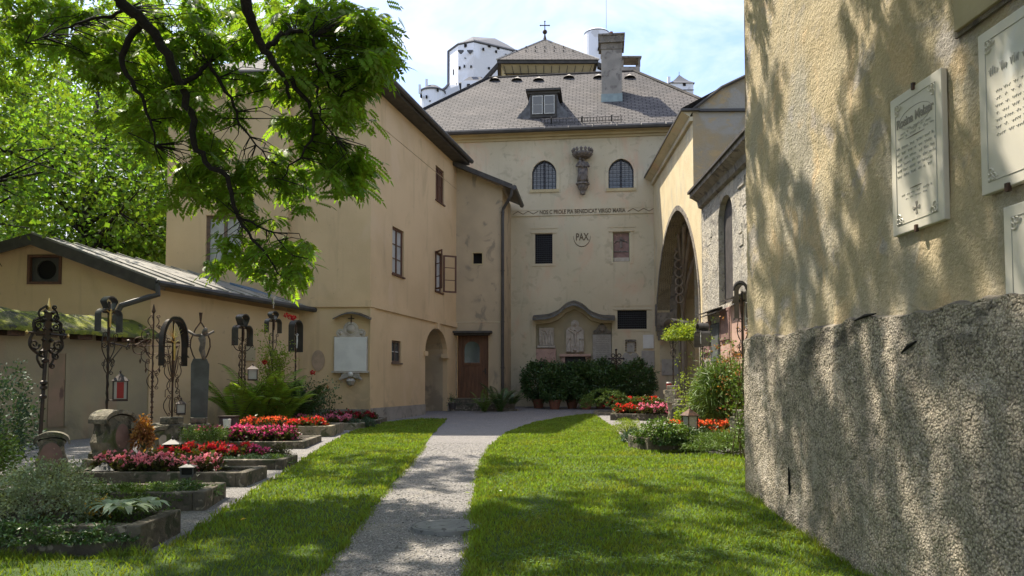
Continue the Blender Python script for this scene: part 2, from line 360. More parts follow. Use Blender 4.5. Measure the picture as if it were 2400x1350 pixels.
M['shrub'] = mat('dark_glossy_leaves', (.065, .12, .03), (.045, .09, .025), 3, rough=.35, transl=.12, island=.4, spec=.5)
M['fern'] = mat('fern_fronds', (.24, .34, .06), (.16, .27, .045), 3, rough=.5, transl=.4, island=.3)
M['box'] = mat('clipped_box_leaves', (.13, .20, .04), (.09, .15, .03), 4, rough=.5, transl=.2, island=.4)
M['bluegreen'] = mat('blue_green_ground_leaves', (.06, .11, .07), (.045, .085, .05), 5, rough=.6, transl=.2, island=.35)
M['silver'] = mat('silvery_leaves', (.30, .35, .23), (.19, .24, .14), 5, rough=.6, transl=.25, island=.35)
M['hosta'] = mat('pale_lance_leaves', (.34, .42, .28), (.22, .30, .17), 4, rough=.5, transl=.3, island=.3)
M['limeleaf'] = mat('yellow_green_leaves', (.24, .30, .05), (.17, .24, .04), 4, rough=.5, transl=.4, island=.3)
M['orangeleaf'] = mat('orange_dry_leaves', (.34, .16, .055), (.24, .11, .045), 6, rough=.7, transl=.3, island=.4)
M['begleaf'] = mat('begonia_leaves', (.07, .085, .025), (.06, .05, .025), 7, rough=.4, transl=.25, island=.4)
M['bark'] = mat('dark_bark', (.022, .018, .015), (.014, .012, .010), 8, bump=1, bscale=20, bdist=.04)
M['stem'] = mat('green_brown_stems', (.10, .10, .04), (.07, .06, .03), 8)
FLW = {'pink': (.90, .33, .38), 'magenta': (.66, .09, .24), 'red': (.50, .018, .02), 'scarlet': (.85, .06, .03), 'orange': (.85, .16, .05), 'rose': (.85, .26, .38), 'darkred': (.32, .012, .025), 'yellow': (.75, .50, .06)}
for k_, c_ in FLW.items(): M['f_'+k_] = mat(k_+'_petals', c_, rough=.5, transl=.3, island=.25)
# ------------------------------------------------------------------ vertical wall planes
class Wall:
    def __init__(s, p0, p1, side):           # side: a point on the outer side
        s.p0 = Vector((p0[0], p0[1], 0)); d = Vector((p1[0], p1[1], 0))-s.p0; s.L = d.length; s.u = d.normalized()
        s.n = Vector((s.u.y, -s.u.x, 0))
        if (Vector((side[0], side[1], 0))-s.p0).dot(s.n) < 0: s.n = -s.n
    def pt(s, a, z, o=0): return s.p0+s.u*a+s.n*o+Vector((0, 0, z))
    def px(s, x, y, o=0):
        d = ray(x, y); q = s.p0+s.n*o; t = (q-CAM).dot(s.n)/d.dot(s.n); p = CAM+d*t
        return ((p-s.p0).dot(s.u), p.z)
    def rect(s, x0, y0, x1, y1, o=0):         # four pixel corners averaged into an upright rectangle
        a = s.px(x0, y0, o); b = s.px(x1, y0, o); c = s.px(x1, y1, o); d = s.px(x0, y1, o)
        sa, sb = (a[0]+d[0])/2, (b[0]+c[0])/2; z1, z0 = (a[1]+b[1])/2, (c[1]+d[1])/2
        return (min(sa, sb), min(z0, z1), max(sa, sb), max(z0, z1))
    def rz(s): return math.atan2(s.u.y, s.u.x)
def rloop(r): s0, z0, s1, z1 = r; return [(s0, z0), (s1, z0), (s1, z1), (s0, z1)]
def arch(r, spring, n=14, pointed=0):         # r = rect with z1 the crown; spring height
    s0, z0, s1, z1 = r; c = (s0+s1)/2; h = (s1-s0)/2; pts = [(s0, z0), (s1, z0)]
    if not pointed:
        for k in range(n+1):
            a = pi*k/n; pts.append((c+h*math.cos(a), spring+(z1-spring)*math.sin(a)))
    else:
        H = z1-spring; Rr = (h*h+H*H)/(2*h)   # arc radius through spring and apex
        for k in range(n+1):
            a = math.acos(max(-1, min(1, (Rr-h)/Rr)))*k/n; pts.append((s1-Rr+Rr*math.cos(a), spring+Rr*math.sin(a)))
        for k in range(n-1, -1, -1):
            a = math.acos(max(-1, min(1, (Rr-h)/Rr)))*k/n; pts.append((s0+Rr-Rr*math.cos(a), spring+Rr*math.sin(a)))
    return pts
def grow(loop, d):                            # simple scaling outwards by about d
    cx = sum(p[0] for p in loop)/len(loop); x0 = min(p[0] for p in loop); x1 = max(p[0] for p in loop); z0 = min(p[1] for p in loop); z1 = max(p[1] for p in loop)
    fx = (x1-x0+2*d)/(x1-x0); fz = (z1-z0+2*d)/(z1-z0); cz = (z0+z1)/2
    return [(cx+(a-cx)*fx, cz+(b-cz)*fz) for a, b in loop]
def panel(mb, w, outer, holes=(), depth=.25, o=0, back=False):
    loops = [outer]+list(holes); P = [[Vector((a, b, 0)) for a, b in l] for l in loops]
    flat = [q for l in loops for q in l]; tri = tessellate_polygon(P)
    mb.add([w.pt(a, b, o) for a, b in flat], [tuple(t) for t in tri], [[flat[k] for k in t] for t in tri])
    for l in holes:
        n = len(l); A = [w.pt(a, b, o) for a, b in l]; B = [w.pt(a, b, o-depth) for a, b in l]
        mb.add(A+B, [(k, (k+1) % n, n+(k+1) % n, n+k) for k in range(n)])
def plate(mb, w, loop, o0, o1):               # solid plate on a wall between offsets
    mb.prism([w.pt(a, b, o0) for a, b in loop], w.n*(o1-o0))
def ring(mb, w, loop, d, o0, o1, open_bottom=False):   # moulding ring round a loop
    g = grow(loop, d); n = len(loop)
    for k in range(n):
        j = (k+1) % n
        if open_bottom and k == 0: continue
        mb.add([w.pt(*loop[k], o1), w.pt(*loop[j], o1), w.pt(*g[j], o1), w.pt(*g[k], o1), w.pt(*loop[k], o0), w.pt(*loop[j], o0), w.pt(*g[j], o0), w.pt(*g[k], o0)],
               [(0, 1, 2, 3), (3, 2, 6, 7), (0, 1, 5, 4)])
def wbox(mb, w, r, o0, o1): s0, z0, s1, z1 = r; mb.frame3(w.pt(s0, z0, o0), w.u, (0, 0, 1), w.n, (s1-s0, z1-z0, o1-o0))
def window(w, r, parent, depth=.12, fw=.06, cols=2, rows=3, fmat='wood', gmat='curtain', bmat=None, lab=None, sill=True, outer=.0, bar=.022):
    """window = frame mesh (part) > pane, glazing bars, sill"""
    s0, z0, s1, z1 = r; o = -depth
    mb = MB(); wbox(mb, w, (s0, z0, s0+fw, z1), o, o+.05+outer); wbox(mb, w, (s1-fw, z0, s1, z1), o, o+.05+outer)
    wbox(mb, w, (s0+fw, z0, s1-fw, z0+fw), o, o+.05+outer); wbox(mb, w, (s0+fw, z1-fw, s1-fw, z1), o, o+.05+outer)
    if cols >= 2:
        m_ = (s0+s1)/2; wbox(mb, w, (m_-fw*.5, z0+fw, m_+fw*.5, z1-fw), o, o+.045)
    f = mb.build('window', M[fmat], parent)
    if lab: f['label'] = lab
    mb = MB(); panel(mb, w, rloop((s0+fw*.5, z0+fw*.5, s1-fw*.5, z1-fw*.5)), o=o+.012); mb.build('pane', M[gmat], f)
    mb = MB(); n = 0
    for side in (0, 1):
        a, b = (s0+fw, (s0+s1)/2-fw*.5) if side == 0 else ((s0+s1)/2+fw*.5, s1-fw)
        if cols < 2: a, b = s0+fw, s1-fw
        for k in range(1, rows):
            z = z0+fw+(z1-z0-2*fw)*k/rows; wbox(mb, w, (a, z-bar/2, b, z+bar/2), o+.014, o+.034); n += 1
        if cols == 4: m2 = (a+b)/2; wbox(mb, w, (m2-bar/2, z0+fw, m2+bar/2, z1-fw), o+.013, o+.031); n += 1
        if cols < 2: break
    if n: mb.build('glazing_bars', M[bmat or fmat], f)
    if sill:
        mb = MB(); wbox(mb, w, (s0-.04, z0-.05, s1+.04, z0-.002), -depth+.01, .05); mb.build('sill', M[fmat], f)
    return f
def grid_bars(w, r, parent, ns, nz, o, t=.02, name='grille', m='grille', clip=None):
    s0, z0, s1, z1 = r; mb = MB()
    for k in range(ns+1):
        a = s0+(s1-s0)*k/ns; zt = z1 if clip is None else min(z1, clip(a)); wbox(mb, w, (a-t/2, z0, a+t/2, zt), o, o+t)
    for k in range(nz+1):
        z = z0+(z1-z0)*k/nz; a, b = s0, s1
        if clip is not None:
            ss = [s0+(s1-s0)*q/60 for q in range(61) if clip(s0+(s1-s0)*q/60) >= z]
            if not ss: continue
            a, b = ss[0], ss[-1]
        wbox(mb, w, (a, z-t/2, b, z+t/2), o+t*1.1, o+t*2)
    return mb.build(name, M[m], parent)
def text(body, w, s, z, h, o, parent, m='letter', name='lettering', width=None, thick=.004, slope=0):
    c = bpy.data.curves.new('t', 'FONT'); c.body = body; c.size = h*1.38; c.extrude = thick; c.offset = h*.028
    t = bpy.data.objects.new('t', c); COL.objects.link(t); bpy.context.view_layer.update()
    me = bpy.data.meshes.new_from_object(t.evaluated_get(bpy.context.evaluated_depsgraph_get())); bpy.data.objects.remove(t)
    n = len(me.vertices); co = np.empty(n*3, np.float32); me.vertices.foreach_get('co', co); co = co.reshape(-1, 3)
    W0 = co[:, 0].max()-co[:, 0].min(); fx = (width/W0) if width else 1
    org = Vector(parent.location if parent.type == 'EMPTY' else parent.get('_o', (0, 0, 0)))
    x0 = co[:, 0].min(); sgn = 1 if Vector((w.n.x, w.n.y, 0)).cross(Vector((0, 0, 1))).dot(w.u) < 0 else -1
    for i, v in enumerate(me.vertices):
        a = (co[i, 0]-x0)*fx; v.co = w.pt(s+sgn*a, z+co[i, 1]+slope*a, o+co[i, 2])-org
    me.materials.clear(); return link(name, me, M[m], parent)
def bump_panel(w, r, step, amp, sc, matn, name, parent, o=0, cut=None, seed=0, topfn=None, edge=0):
    """wall sheet with real surface relief"""
    s0, z0, s1, z1 = r; ns = int((s1-s0)/step)+1; nz = int((z1-z0)/step)+1; V = np.empty((ns+1, nz+1, 3))
    for i in range(ns+1):
        a = s0+(s1-s0)*i/ns
        for j in range(nz+1):
            zt = z1 if topfn is None else topfn(a)
            z = z0+(zt-z0)*j/nz; q = Vector((a*sc, z*sc, seed))
            d = noise.noise(q)*amp+noise.noise(q*3.1)*amp*.45+noise.noise(q*.25)*amp*1.2
            V[i, j] = w.pt(a, z, o+d)
    I = np.arange((ns+1)*(nz+1)).reshape(ns+1, nz+1)
    Fq = np.stack([I[:-1, :-1], I[1:, :-1], I[1:, 1:], I[:-1, 1:]], -1).reshape(-1, 4)
    return fastmesh(name, V.reshape(-1, 3), Fq, M[matn], parent, smooth=True)
# ================================================================== GROUND
def sheet(name, xs, ys, dz, matn, kind='structure', f=None):
    V = []; nx, ny = len(xs), len(ys)
    for y in ys:
        for x in xs: V.append((x, y, (zg(x, y) if f is None else f(x, y))+dz))
    I = np.arange(nx*ny).reshape(ny, nx); Fq = np.stack([I[:-1, :-1], I[:-1, 1:], I[1:, 1:], I[1:, :-1]], -1).reshape(-1, 4)
    return tag(fastmesh(name, V, Fq, M[matn], smooth=True), kind=kind)
gx = sorted(set([-1500, -400, -120, -40]+[round(-20+i*1.0, 2) for i in range(41)]+[round(1.2+.2*i, 2) for i in range(12)]+[40, 120, 400, 1500]))
gy = sorted(set([-800, -200, -50, -10]+[a for a, _ in ZP if 0 <= a <= 33]+[6.5, 7, 7.5, 8, 8.5, 9.5, 60, 200, 600, 1500]))
sheet('ground', gx, gy, -.03, 'earth')
px_ = [round(-14+.4*i, 2) for i in range(61)]; py_ = [round(1+.4*i, 2) for i in range(83)]
sheet('gravel_path', px_, py_, 0, 'gravel')
def lut(pts):
    P = sorted([(gp(*p).y, gp(*p).x) for p in pts])
    ys = np.array([a for a, _ in P]); xs = np.array([b for _, b in P])
    return lambda y: float(np.interp(y, ys, xs))
pathL = lut([(600, 1500), (750, 1350), (800, 1290), (850, 1220), (905, 1150), (950, 1100), (975, 1070), (1000, 1035), (1022, 1008), (1042, 990), (1045, 984)])
pathR = lut([(1080, 1500), (1095, 1350), (1100, 1290), (1105, 1230), (1110, 1180), (1118, 1130), (1130, 1085), (1150, 1048), (1185, 1018), (1250, 993), (1330, 978), (1388, 972)])
lawnL = lut([(-900, 1345), (330, 1312), (430, 1265), (500, 1215), (600, 1150), (700, 1088), (760, 1048), (830, 1012), (900, 993), (990, 983), (1045, 982)])
lawnR_ = lut([(1755, 1045), (1640, 1060), (1500, 1066), (1468, 1040), (1432, 1002), (1402, 980), (1388, 972)])
yLf = gp(1045, 983).y; yRf = gp(1388, 973).y
def lawnR(y):
    if y < 9.2: return 2.95
    if y < 13.1: return 3.6+ (y-9.2)*.27
    return lawnR_(y)
def jag(y, s): return .05*noise.noise(Vector((y*3.1, s, 0)))+.03*noise.noise(Vector((y*11, s, 3)))
def lawn(name, a, b, y0, y1, s):
    ys = np.arange(y0, y1, .1); V = []; nc = 16
    for y in ys:
        xa, xb = a(y)+jag(y, s), b(y)+jag(y, s+9)
        if xb < xa+.02: xb = xa+.02
        for k in range(nc+1):
            x = xa+(xb-xa)*k/nc; e = 0.0 if k in (0, nc) else 1
            V.append((x, y, zg(x, y)+.004+.022*e+.012*noise.noise(Vector((x*2, y*2, s)))*e))
    I = np.arange(len(V)).reshape(-1, nc+1); Fq = np.stack([I[:-1, :-1], I[:-1, 1:], I[1:, 1:], I[1:, :-1]], -1).reshape(-1, 4)
    tag(fastmesh(name, V, Fq, M['turf'], smooth=True), kind='structure')
lawn('lawn', lawnL, pathL, 2.2, yLf-.05, 1.0); lawn('lawn', pathR, lawnR, 2.2, yRf-.05, 5.0)
def blades(name, a, b, y0, y1, s, n, hmin=.025, hmax=.06):
    r = np.random.default_rng(int(s*100)); ys = y0+(y1-y0)*r.random(n*3)**1.35
    keep = r.random(len(ys)) < 1.0; ys = ys[keep][:n]; nn = len(ys)
    A = np.array([a(y)+jag(y, s) for y in ys]); B = np.array([b(y)+jag(y, s+9) for y in ys])
    wide = np.maximum(B-A, .02); acc = r.random(nn) < np.clip(wide/3.2, .05, 1); ys, A, wide = ys[acc], A[acc], wide[acc]; nn = len(ys)
    xs = A-.015+(wide+.03)*r.random(nn); zs = np.array([zg(x, y) for x, y in zip(xs, ys)])+.015
    tuft = np.array([noise.noise(Vector((x*1.7, y*1.7, s))) for x, y in zip(xs, ys)])
    h = (hmin+(hmax-hmin)*r.random(nn))*(1+.5*tuft); w = .0018+.0022*r.random(nn)+.0005*ys; an = r.random(nn)*2*pi; le = h*(.25+.7*r.random(nn)); la = r.random(nn)*2*pi
    base = np.stack([xs, ys, zs], 1); wx = np.stack([np.cos(an)*w, np.sin(an)*w, 0*w], 1); ln = np.stack([np.cos(la)*le, np.sin(la)*le, 0*w], 1); up = np.stack([0*w, 0*w, h], 1)
    V = np.stack([base-wx, base+wx, base+wx*.7+ln*.35+up*.6, base-wx*.7+ln*.35+up*.6, base+ln+up], 1).reshape(-1, 3)
    k = np.arange(nn)*5; F1 = np.stack([k, k+1, k+2, k+3], 1); F2 = np.stack([k+3, k+2, k+4, k+4], 1)
    F3 = np.concatenate([np.stack([k, k+1, k+2], 1), np.stack([k, k+2, k+3], 1), np.stack([k+3, k+2, k+4], 1)])
    return tag(fastmesh(name, V, F3, M['blade']), kind='stuff')
tag(blades('grass', lawnL, pathL, 2.8, yLf-.1, 1.0, 90000), 'bright green mown grass on the lawn strip left of the gravel path', 'grass')
tag(blades('grass', pathR, lawnR, 3.0, yRf-.1, 5.0, 150000), 'bright green mown grass on the lawn between the path and the rough right wall', 'grass')

def tufts(name, pts, n, h0, h1, label, seed, m='blade'):
    r = np.random.default_rng(seed); P = np.array(pts, float); k_ = r.integers(0, len(P)-1, n); q = r.random(n)[:, None]; B_ = P[k_]*(1-q)+P[k_+1]*q+r.normal(size=(n, 2))*P.shape[1]*.018
    zs = np.array([zg(x, y) for x, y in B_]); base = np.stack([B_[:, 0], B_[:, 1], zs], 1); nn = n; cl_ = np.array([noise.noise(Vector((x*3, y*3, 2))) for x, y in B_]); h = (h0+(h1-h0)*r.random(nn)**2)*np.clip(.7+1.3*cl_, .2, 2); w = .002+.002*r.random(nn); an = r.random(nn)*6.28; la = r.random(nn)*6.28; le = h*(.3+.6*r.random(nn))
    wx = np.stack([np.cos(an)*w, np.sin(an)*w, 0*w], 1); ln = np.stack([np.cos(la)*le, np.sin(la)*le, 0*w], 1); up = np.stack([0*w, 0*w, h], 1)
    V = np.stack([base-wx, base+wx, base+wx*.7+ln*.35+up*.6, base-wx*.7+ln*.35+up*.6, base+ln+up*.95], 1).reshape(-1, 3); k = np.arange(nn)*5
    tag(fastmesh(name, V, np.concatenate([np.stack([k, k+1, k+2], 1), np.stack([k, k+2, k+3], 1), np.stack([k+3, k+2, k+4], 1)]), M[m]), label, 'grass', kind='stuff')
tufts('long_grass', [(2.62+.02*i if 0 else 2.74, 3.2+.6*i) for i in range(11)], 5200, .05, .17, 'long uncut grass along the foot of the rough near wall', 3)
pA_ = gp(-250, 1318); pB_ = gp(330, 1305); tufts('long_grass', [(pA_.x+(pB_.x-pA_.x)*i/6, pA_.y+(pB_.y-pA_.y)*i/6-.03) for i in range(7)], 2600, .05, .16, 'long grass along the front kerb of the foreground grave bed', 4)
for a_, nm_, sd_ in ((pathL, 'straggling grass overhanging the left edge of the gravel path', 5), (pathR, 'straggling grass overhanging the right edge of the gravel path', 6)):
    tufts('edge_grass', [(a_(4+.4*i), 4+.4*i) for i in range(28)], 4200, .02, .075, nm_, sd_)
rc_ = np.random.default_rng(8); Vc, Fc = [], []
while len(Fc) < 9000:
    y = 3.4+9*rc_.random()**1.3; x = pathR(y)+(lawnR(y)-pathR(y))*rc_.random()
    if noise.noise(Vector((x*1.4, y*1.4, 9))) < .12: continue
    z = zg(x, y)+.03+.02*rc_.random(); a = rc_.random()*6.28
    for k in range(3):
        an = a+k*2.09; d = np.array([math.cos(an), math.sin(an), .25]); s_ = np.array([-math.sin(an), math.cos(an), 0]); p = np.array([x, y, z]); b0 = len(Vc); Vc += [p, p+d*.009+s_*.007, p+d*.017, p+d*.009-s_*.007]; Fc.append([b0, b0+1, b0+2, b0+3])
tag(fastmesh('clover', Vc, Fc, mat('clover_leaves', (.17, .27, .08), (.12, .22, .06), 4, rough=.5, transl=.3, island=.3)), 'patches of pale clover leaves in the right lawn', 'clover', kind='stuff')

# ================================================================== MAIN BUILDING (facade)
FAC = Wall((-3.2, 33.373), (12.0, 31.6), (0, 0))
main = thing('convent_building', 'cream plastered building at the end of the path with tiled hip roof and pointed windows', 'building', (3, 33, .6))
zE = FAC.px(1300, 303, .5)[1]
mb = MB(); holes = []
def frect(*a): return FAC.rect(*a)
wa1, wa2 = frect(1247, 376, 1304, 444), frect(1426, 372, 1485, 441)
sp1 = FAC.px(1275, 408)[1]; sp2 = FAC.px(1455, 404)[1]
loopA1, loopA2 = arch(wa1, sp1, 12, 1), arch(wa2, sp2, 12, 1)
w3 = frect(1254, 548, 1295, 618); w4 = frect(1436, 544, 1476, 613); w5 = frect(1447, 727, 1516, 771)
niche = [FAC.px(x, y) for x, y in [(1256, 760), (1285, 757), (1310, 748), (1325, 733), (1345, 724), (1365, 733), (1385, 750), (1410, 757), (1434, 757), (1434, 868), (1256, 872)]]
s0, s1 = 0, FAC.L
holes = [loopA1, loopA2, rloop(w3), rloop(w4), rloop(w5), niche]
panel(mb, FAC, [(s0, -.3), (s1, -.3), (s1, zE), (s0, zE)], holes, .22)
D = -FAC.n*13
for a in (s0, s1): mb.add([FAC.pt(a, -.3), FAC.pt(a, zE), FAC.pt(a, zE)+D, FAC.pt(a, -.3)+D], [(0, 1, 2, 3)])
mb.build('wall', M['plaster'], main)
mb = MB(); panel(mb, FAC, grow(niche, .05), o=-.2); mb.build('niche_back', M['niche'], main)
mb = MB(); panel(mb, FAC, rloop(w3), o=-.2); panel(mb, FAC, rloop(w5), o=-.2); mb.build('dark_opening', M['dark'], main)
# eaves cornice, gutter
mb = MB(); za = FAC.px(1300, 327)[1]; wbox(mb, FAC, (0, za+.22, FAC.L, zE-.02), .0, .36); wbox(mb, FAC, (0, za+.1, FAC.L, za+.22), 0, .2); wbox(mb, FAC, (0, za, FAC.L, za+.1), 0, .07)
mb.build('cornice', M['soffit'], main)
mb = MB(); a, b = FAC.pt(0, zE+.02, .5), FAC.pt(FAC.L, zE+.02, .5); mb.tube([a, b], .105, 8); mb.build('gutter', M['gutter'], main)
mb = MB()
for k in range(15): p = FAC.pt(.6+k*1.02, zE+.03, .5); mb.tube([p+Vector((0, 0, -.11)), p+FAC.n*.115, p+Vector((0, 0, .12))], .014, 4)
mb.build('gutter_bracket', M['tin'], main)
# pointed windows
for lp, rr, sp in ((loopA1, wa1, sp1), (loopA2, wa2, sp2)):
    mb = MB(); ring(mb, FAC, lp, .14, .0, .035); f = mb.build('window_surround', M['plaster'], main)
    mb = MB(); plate(mb, FAC, lp, -.2, -.18); g = mb.build('window', M['glass'], main)
    mb = MB(); ring(mb, FAC, grow(lp, -.05), .05, -.17, -.12); c = (rr[0]+rr[2])/2; wbox(mb, FAC, (c-.045, rr[1], c+.045, rr[3]-.03), -.165, -.09); mb.build('window_frame', M['grille'], g)
    h = (rr[2]-rr[0])/2; H = rr[3]-sp; Rr = (h*h+H*H)/(2*h)
    def clip(a, rr=rr, sp=sp, Rr=Rr, c=c, h=h):
        x = abs(a-c); v = Rr*Rr-(x+Rr-h)**2; return sp+math.sqrt(max(0, v))
    grid_bars(FAC, (rr[0]+.02, rr[1]+.02, rr[2]-.02, rr[3]-.02), g, 6, 7, -.08, .016, clip=clip)
    mb = MB(); wbox(mb, FAC, (rr[0]-.1, rr[1]-.13, rr[2]+.1, rr[1]-.003), -.18, .05); mb.build('window_sill', M['soffit'], g)
# rectangular openings
for rr, dn in ((w3, (8, 14)), (w5, (14, 8))):
    mb = MB(); s_0, z_0, s_1, z_1 = rr
    wbox(mb, FAC, (s_0-.16, z_1+.02, s_1+.16, z_1+.1), 0, .06); wbox(mb, FAC, (s_0-.13, z_0-.1, s_0-.0, z_1+.02), 0, .025); wbox(mb, FAC, (s_1, z_0-.1, s_1+.13, z_1+.02), 0, .025)
    wbox(mb, FAC, (s_0, z_0-.1, s_1, z_0-.003), 0, .025); mb.build('window_surround', M['plaster'], main)
    g = grid_bars(FAC, (s_0+.02, z_0+.02, s_1-.02, z_1-.02), main, dn[0], dn[1], -.1, .02, name='window_grille')
mb = MB(); s_0, z_0, s_1, z_1 = w4; wbox(mb, FAC, (s_0-.16, z_1+.02, s_1+.16, z_1+.1), 0, .06)
wbox(mb, FAC, (s_0-.13, z_0-.1, s_0, z_1+.02), 0, .025); wbox(mb, FAC, (s_1, z_0-.1, s_1+.13, z_1+.02), 0, .025); mb.build('window_surround', M['plaster'], main)
for (x0, x1, y) in ((1243, 1307, 533), (1424, 1489, 530), (1436, 1528, 714)):
    mb = MB(); r_ = FAC.rect(x0, y, x1, y+3); wbox(mb, FAC, r_, 0, .02); mb.build('window_hood_moulding', M['plaster'], main)
# relief slab in the right-hand window recess
t = thing('relief_slab', 'dark reddish carved slab set in the right window recess beside the PAX shield', 'relief', FAC.pt((s_0+s_1)/2, z_0, -.15))
mb = MB(); wbox(mb, FAC, (s_0+.02, z_0+.02, s_1-.02, z_1-.02), -.2, -.13); mb.build('slab', M['redmarble'], t)
mb = MB(); cx, cz = (s_0+s_1)/2, z_0+(z_1-z_0)*.72
for k in range(16):
    a = -2.9+k*.19*1.0; mb.lathe(FAC.pt(cx+.26*math.cos(a+pi), cz-.1+.12*math.sin(a*1.0+pi)*.8, -.13), [(.001, .03), (.035, .0)], 6, (FAC.u, Vector((0, 0, 1)), FAC.n))
wbox(mb, FAC, (s_0+.05, z_0+.42, s_1-.05, z_0+.47), -.14, -.10); wbox(mb, FAC, (cx-.05, z_0+.6, cx+.05, cz+.15), -.14, -.09); wbox(mb, FAC, (cx-.15, cz-.02, cx+.15, cz+.05), -.14, -.09)
mb.build('carving', M['bronze'], t)
mb = MB(); wbox(mb, FAC, (s_0+.03, z_0+.03, s_1-.03, z_0+.19), -.135, -.12); mb.build('inscription_strip', M['palestone'], t)
# inscription band
r_ = FAC.rect(1201, 490, 1534, 501)
mb = MB(); wbox(mb, FAC, (r_[0], r_[1]-.05, r_[2], r_[1]), 0, .035); wbox(mb, FAC, (r_[0], r_[3], r_[2], r_[3]+.02), 0, .012); mb.build('inscription_moulding', M['plaster'], main)
mb = MB()
zc = (r_[1]+r_[3])/2
for x0, x1, n in ((1202, 1262, 5), (1471, 1534, 5)):
    a, b = FAC.px(x0, 495)[0], FAC.px(x1, 494)[0]
    pts = [FAC.pt(a+(b-a)*k/n, zc+(.07 if k % 2 else -.06), .006) for k in range(n+1)]
    for p, q in zip(pts, pts[1:]): mb.tube([p, q], .013, 4)
mb.build('zigzag_ornament', M['letter'], main)
ta, tb = FAC.px(1265, 494)[0], FAC.px(1466, 494)[0]
text('NOS C PROLE PIA BENEDICAT VIRGO MARIA', FAC, ta, r_[1]+.03, r_[3]-r_[1]-.03, .008, main, width=tb-ta)
a, b = FAC.px(1350, 555), FAC.px(1380, 555); za_, zb_ = FAC.px(1365, 563)[1], FAC.px(1365, 546)[1]
text('PAX', FAC, a[0], za_, zb_-za_, .008, main, width=b[0]-a[0])
c0 = FAC.px(1364, 556)[0]; hw = (FAC.px(1385, 556)[0]-FAC.px(1345, 556)[0])/2; zt = FAC.px(1364, 553)[1]; zb0 = FAC.px(1364, 578)[1]
mb = MB(); mb.tube([FAC.pt(c0+hw*math.sin(a), zt-(zt-zb0)*math.cos(a), .004) for a in [(-pi/2+pi*k/20) for k in range(21)]], [.006+.012*math.sin(pi*k/20) for k in range(21)], 4); mb.build('shield_outline', M['letter'], main)
# niche hood
hood = [(1250, 752), (1285, 749), (1308, 740), (1325, 724), (1345, 716), (1366, 724), (1385, 742), (1410, 751), (1441, 752)]
hp = []
for i in range(len(hood)-1):
    for k in range(4): hp.append(tuple(hood[i][j]+(hood[i+1][j]-hood[i][j])*k/4 for j in (0, 1)))
hp.append(hood[-1]); hs = [FAC.px(*p) for p in hp]
hs = [hs[0]]+[((hs[i-1][0]+hs[i][0]*2+hs[i+1][0])/4, (hs[i-1][1]+hs[i][1]*2+hs[i+1][1])/4) for i in range(1, len(hs)-1)]+[hs[-1]]
mb = MB(); lo_ = [(a, z-.02) for a, z in hs]; hi_ = [(a, z+.07) for a, z in hs]
for i in range(len(hs)-1):
    q = [FAC.pt(*lo_[i], .42), FAC.pt(*lo_[i+1], .42), FAC.pt(*hi_[i+1], .42), FAC.pt(*hi_[i], .42), FAC.pt(lo_[i][0], lo_[i][1]+.10, 0), FAC.pt(lo_[i+1][0], lo_[i+1][1]+.10, 0), FAC.pt(hi_[i+1][0], hi_[i+1][1]+.17, 0), FAC.pt(hi_[i][0], hi_[i][1]+.17, 0)]
    mb.add(q, [(0, 1, 2, 3), (3, 2, 6, 7), (0, 4, 5, 1)])
mb.build('niche_hood', M['tin'], main)
# main roof
class Plane:
    def __init__(s, o, u, v): s.o, s.u, s.v = Vector(o), Vector(u).normalized(), Vector(v).normalized(); s.n = s.u.cross(s.v)
    def px(s, x, y): d = ray(x, y); t = (s.o-CAM).dot(s.n)/d.dot(s.n); p = CAM+d*t-s.o; return (p.dot(s.u), p.dot(s.v))
    def pt(s, a, b, o=0): return s.o+s.u*a+s.v*b+s.n*o
PR = R(40); inn = -FAC.n
RF = Plane(FAC.pt(0, zE+.12, .48), FAC.u, inn*math.cos(PR)+Vector((0, 0, math.sin(PR))))
A_, B_, C_, D_ = RF.px(1148, 181), RF.px(1008, 249), RF.px(1490, 168), RF.px(1622, 224)
T = (A_[1]+C_[1])/2
def ex(p, q, b): k = (b-q[1])/(p[1]-q[1]); return q[0]+(p[0]-q[0])*k
sl0, sl1, sr0, sr1 = ex(A_, B_, 0), ex(A_, B_, T), ex(C_, D_, 0), ex(C_, D_, T)
def rquad(mb, P4, uvs, drop=None):
    mb.add(P4, [tuple(range(len(P4)))], [uvs])
mb = MB(); P4 = [RF.pt(sl0, 0), RF.pt(sr0, 0), RF.pt(sr1, T), RF.pt(sl1, T)]
rquad(mb, P4, [(sl0, 0), (sr0, 0), (sr1, T), (sl1, T)])
back = inn*13
rquad(mb, [P4[0], P4[3], P4[3]+inn*3, P4[0]+back], [(0, 0), (2, T), (5, T), (13, 0)])
rquad(mb, [P4[1], P4[2], P4[2]+inn*3, P4[1]+back], [(0, 0), (2, T), (5, T), (13, 0)])
rquad(mb, [P4[3], P4[2], P4[2]+inn*3, P4[3]+inn*3], [(0, 0), (5, 0), (5, 5), (0, 5)])
roof = mb.build('roof', M['tiles'], main, fix=False)
mb = MB(); mb.tube([P4[0], P4[3]], .09, 6); mb.tube([P4[1], P4[2]], .09, 6); mb.tube([P4[3], P4[2]], .07, 6); mb.build('hip_tiles', M['tiles'], roof)
mb = MB(); wbox(mb, FAC, (sl0, zE+.06, sr0, zE+.10), -.1, .50); mb.build('roof_edge', M['fascia'], roof)
def proj(px_, py_): return RF.px(px_, py_)
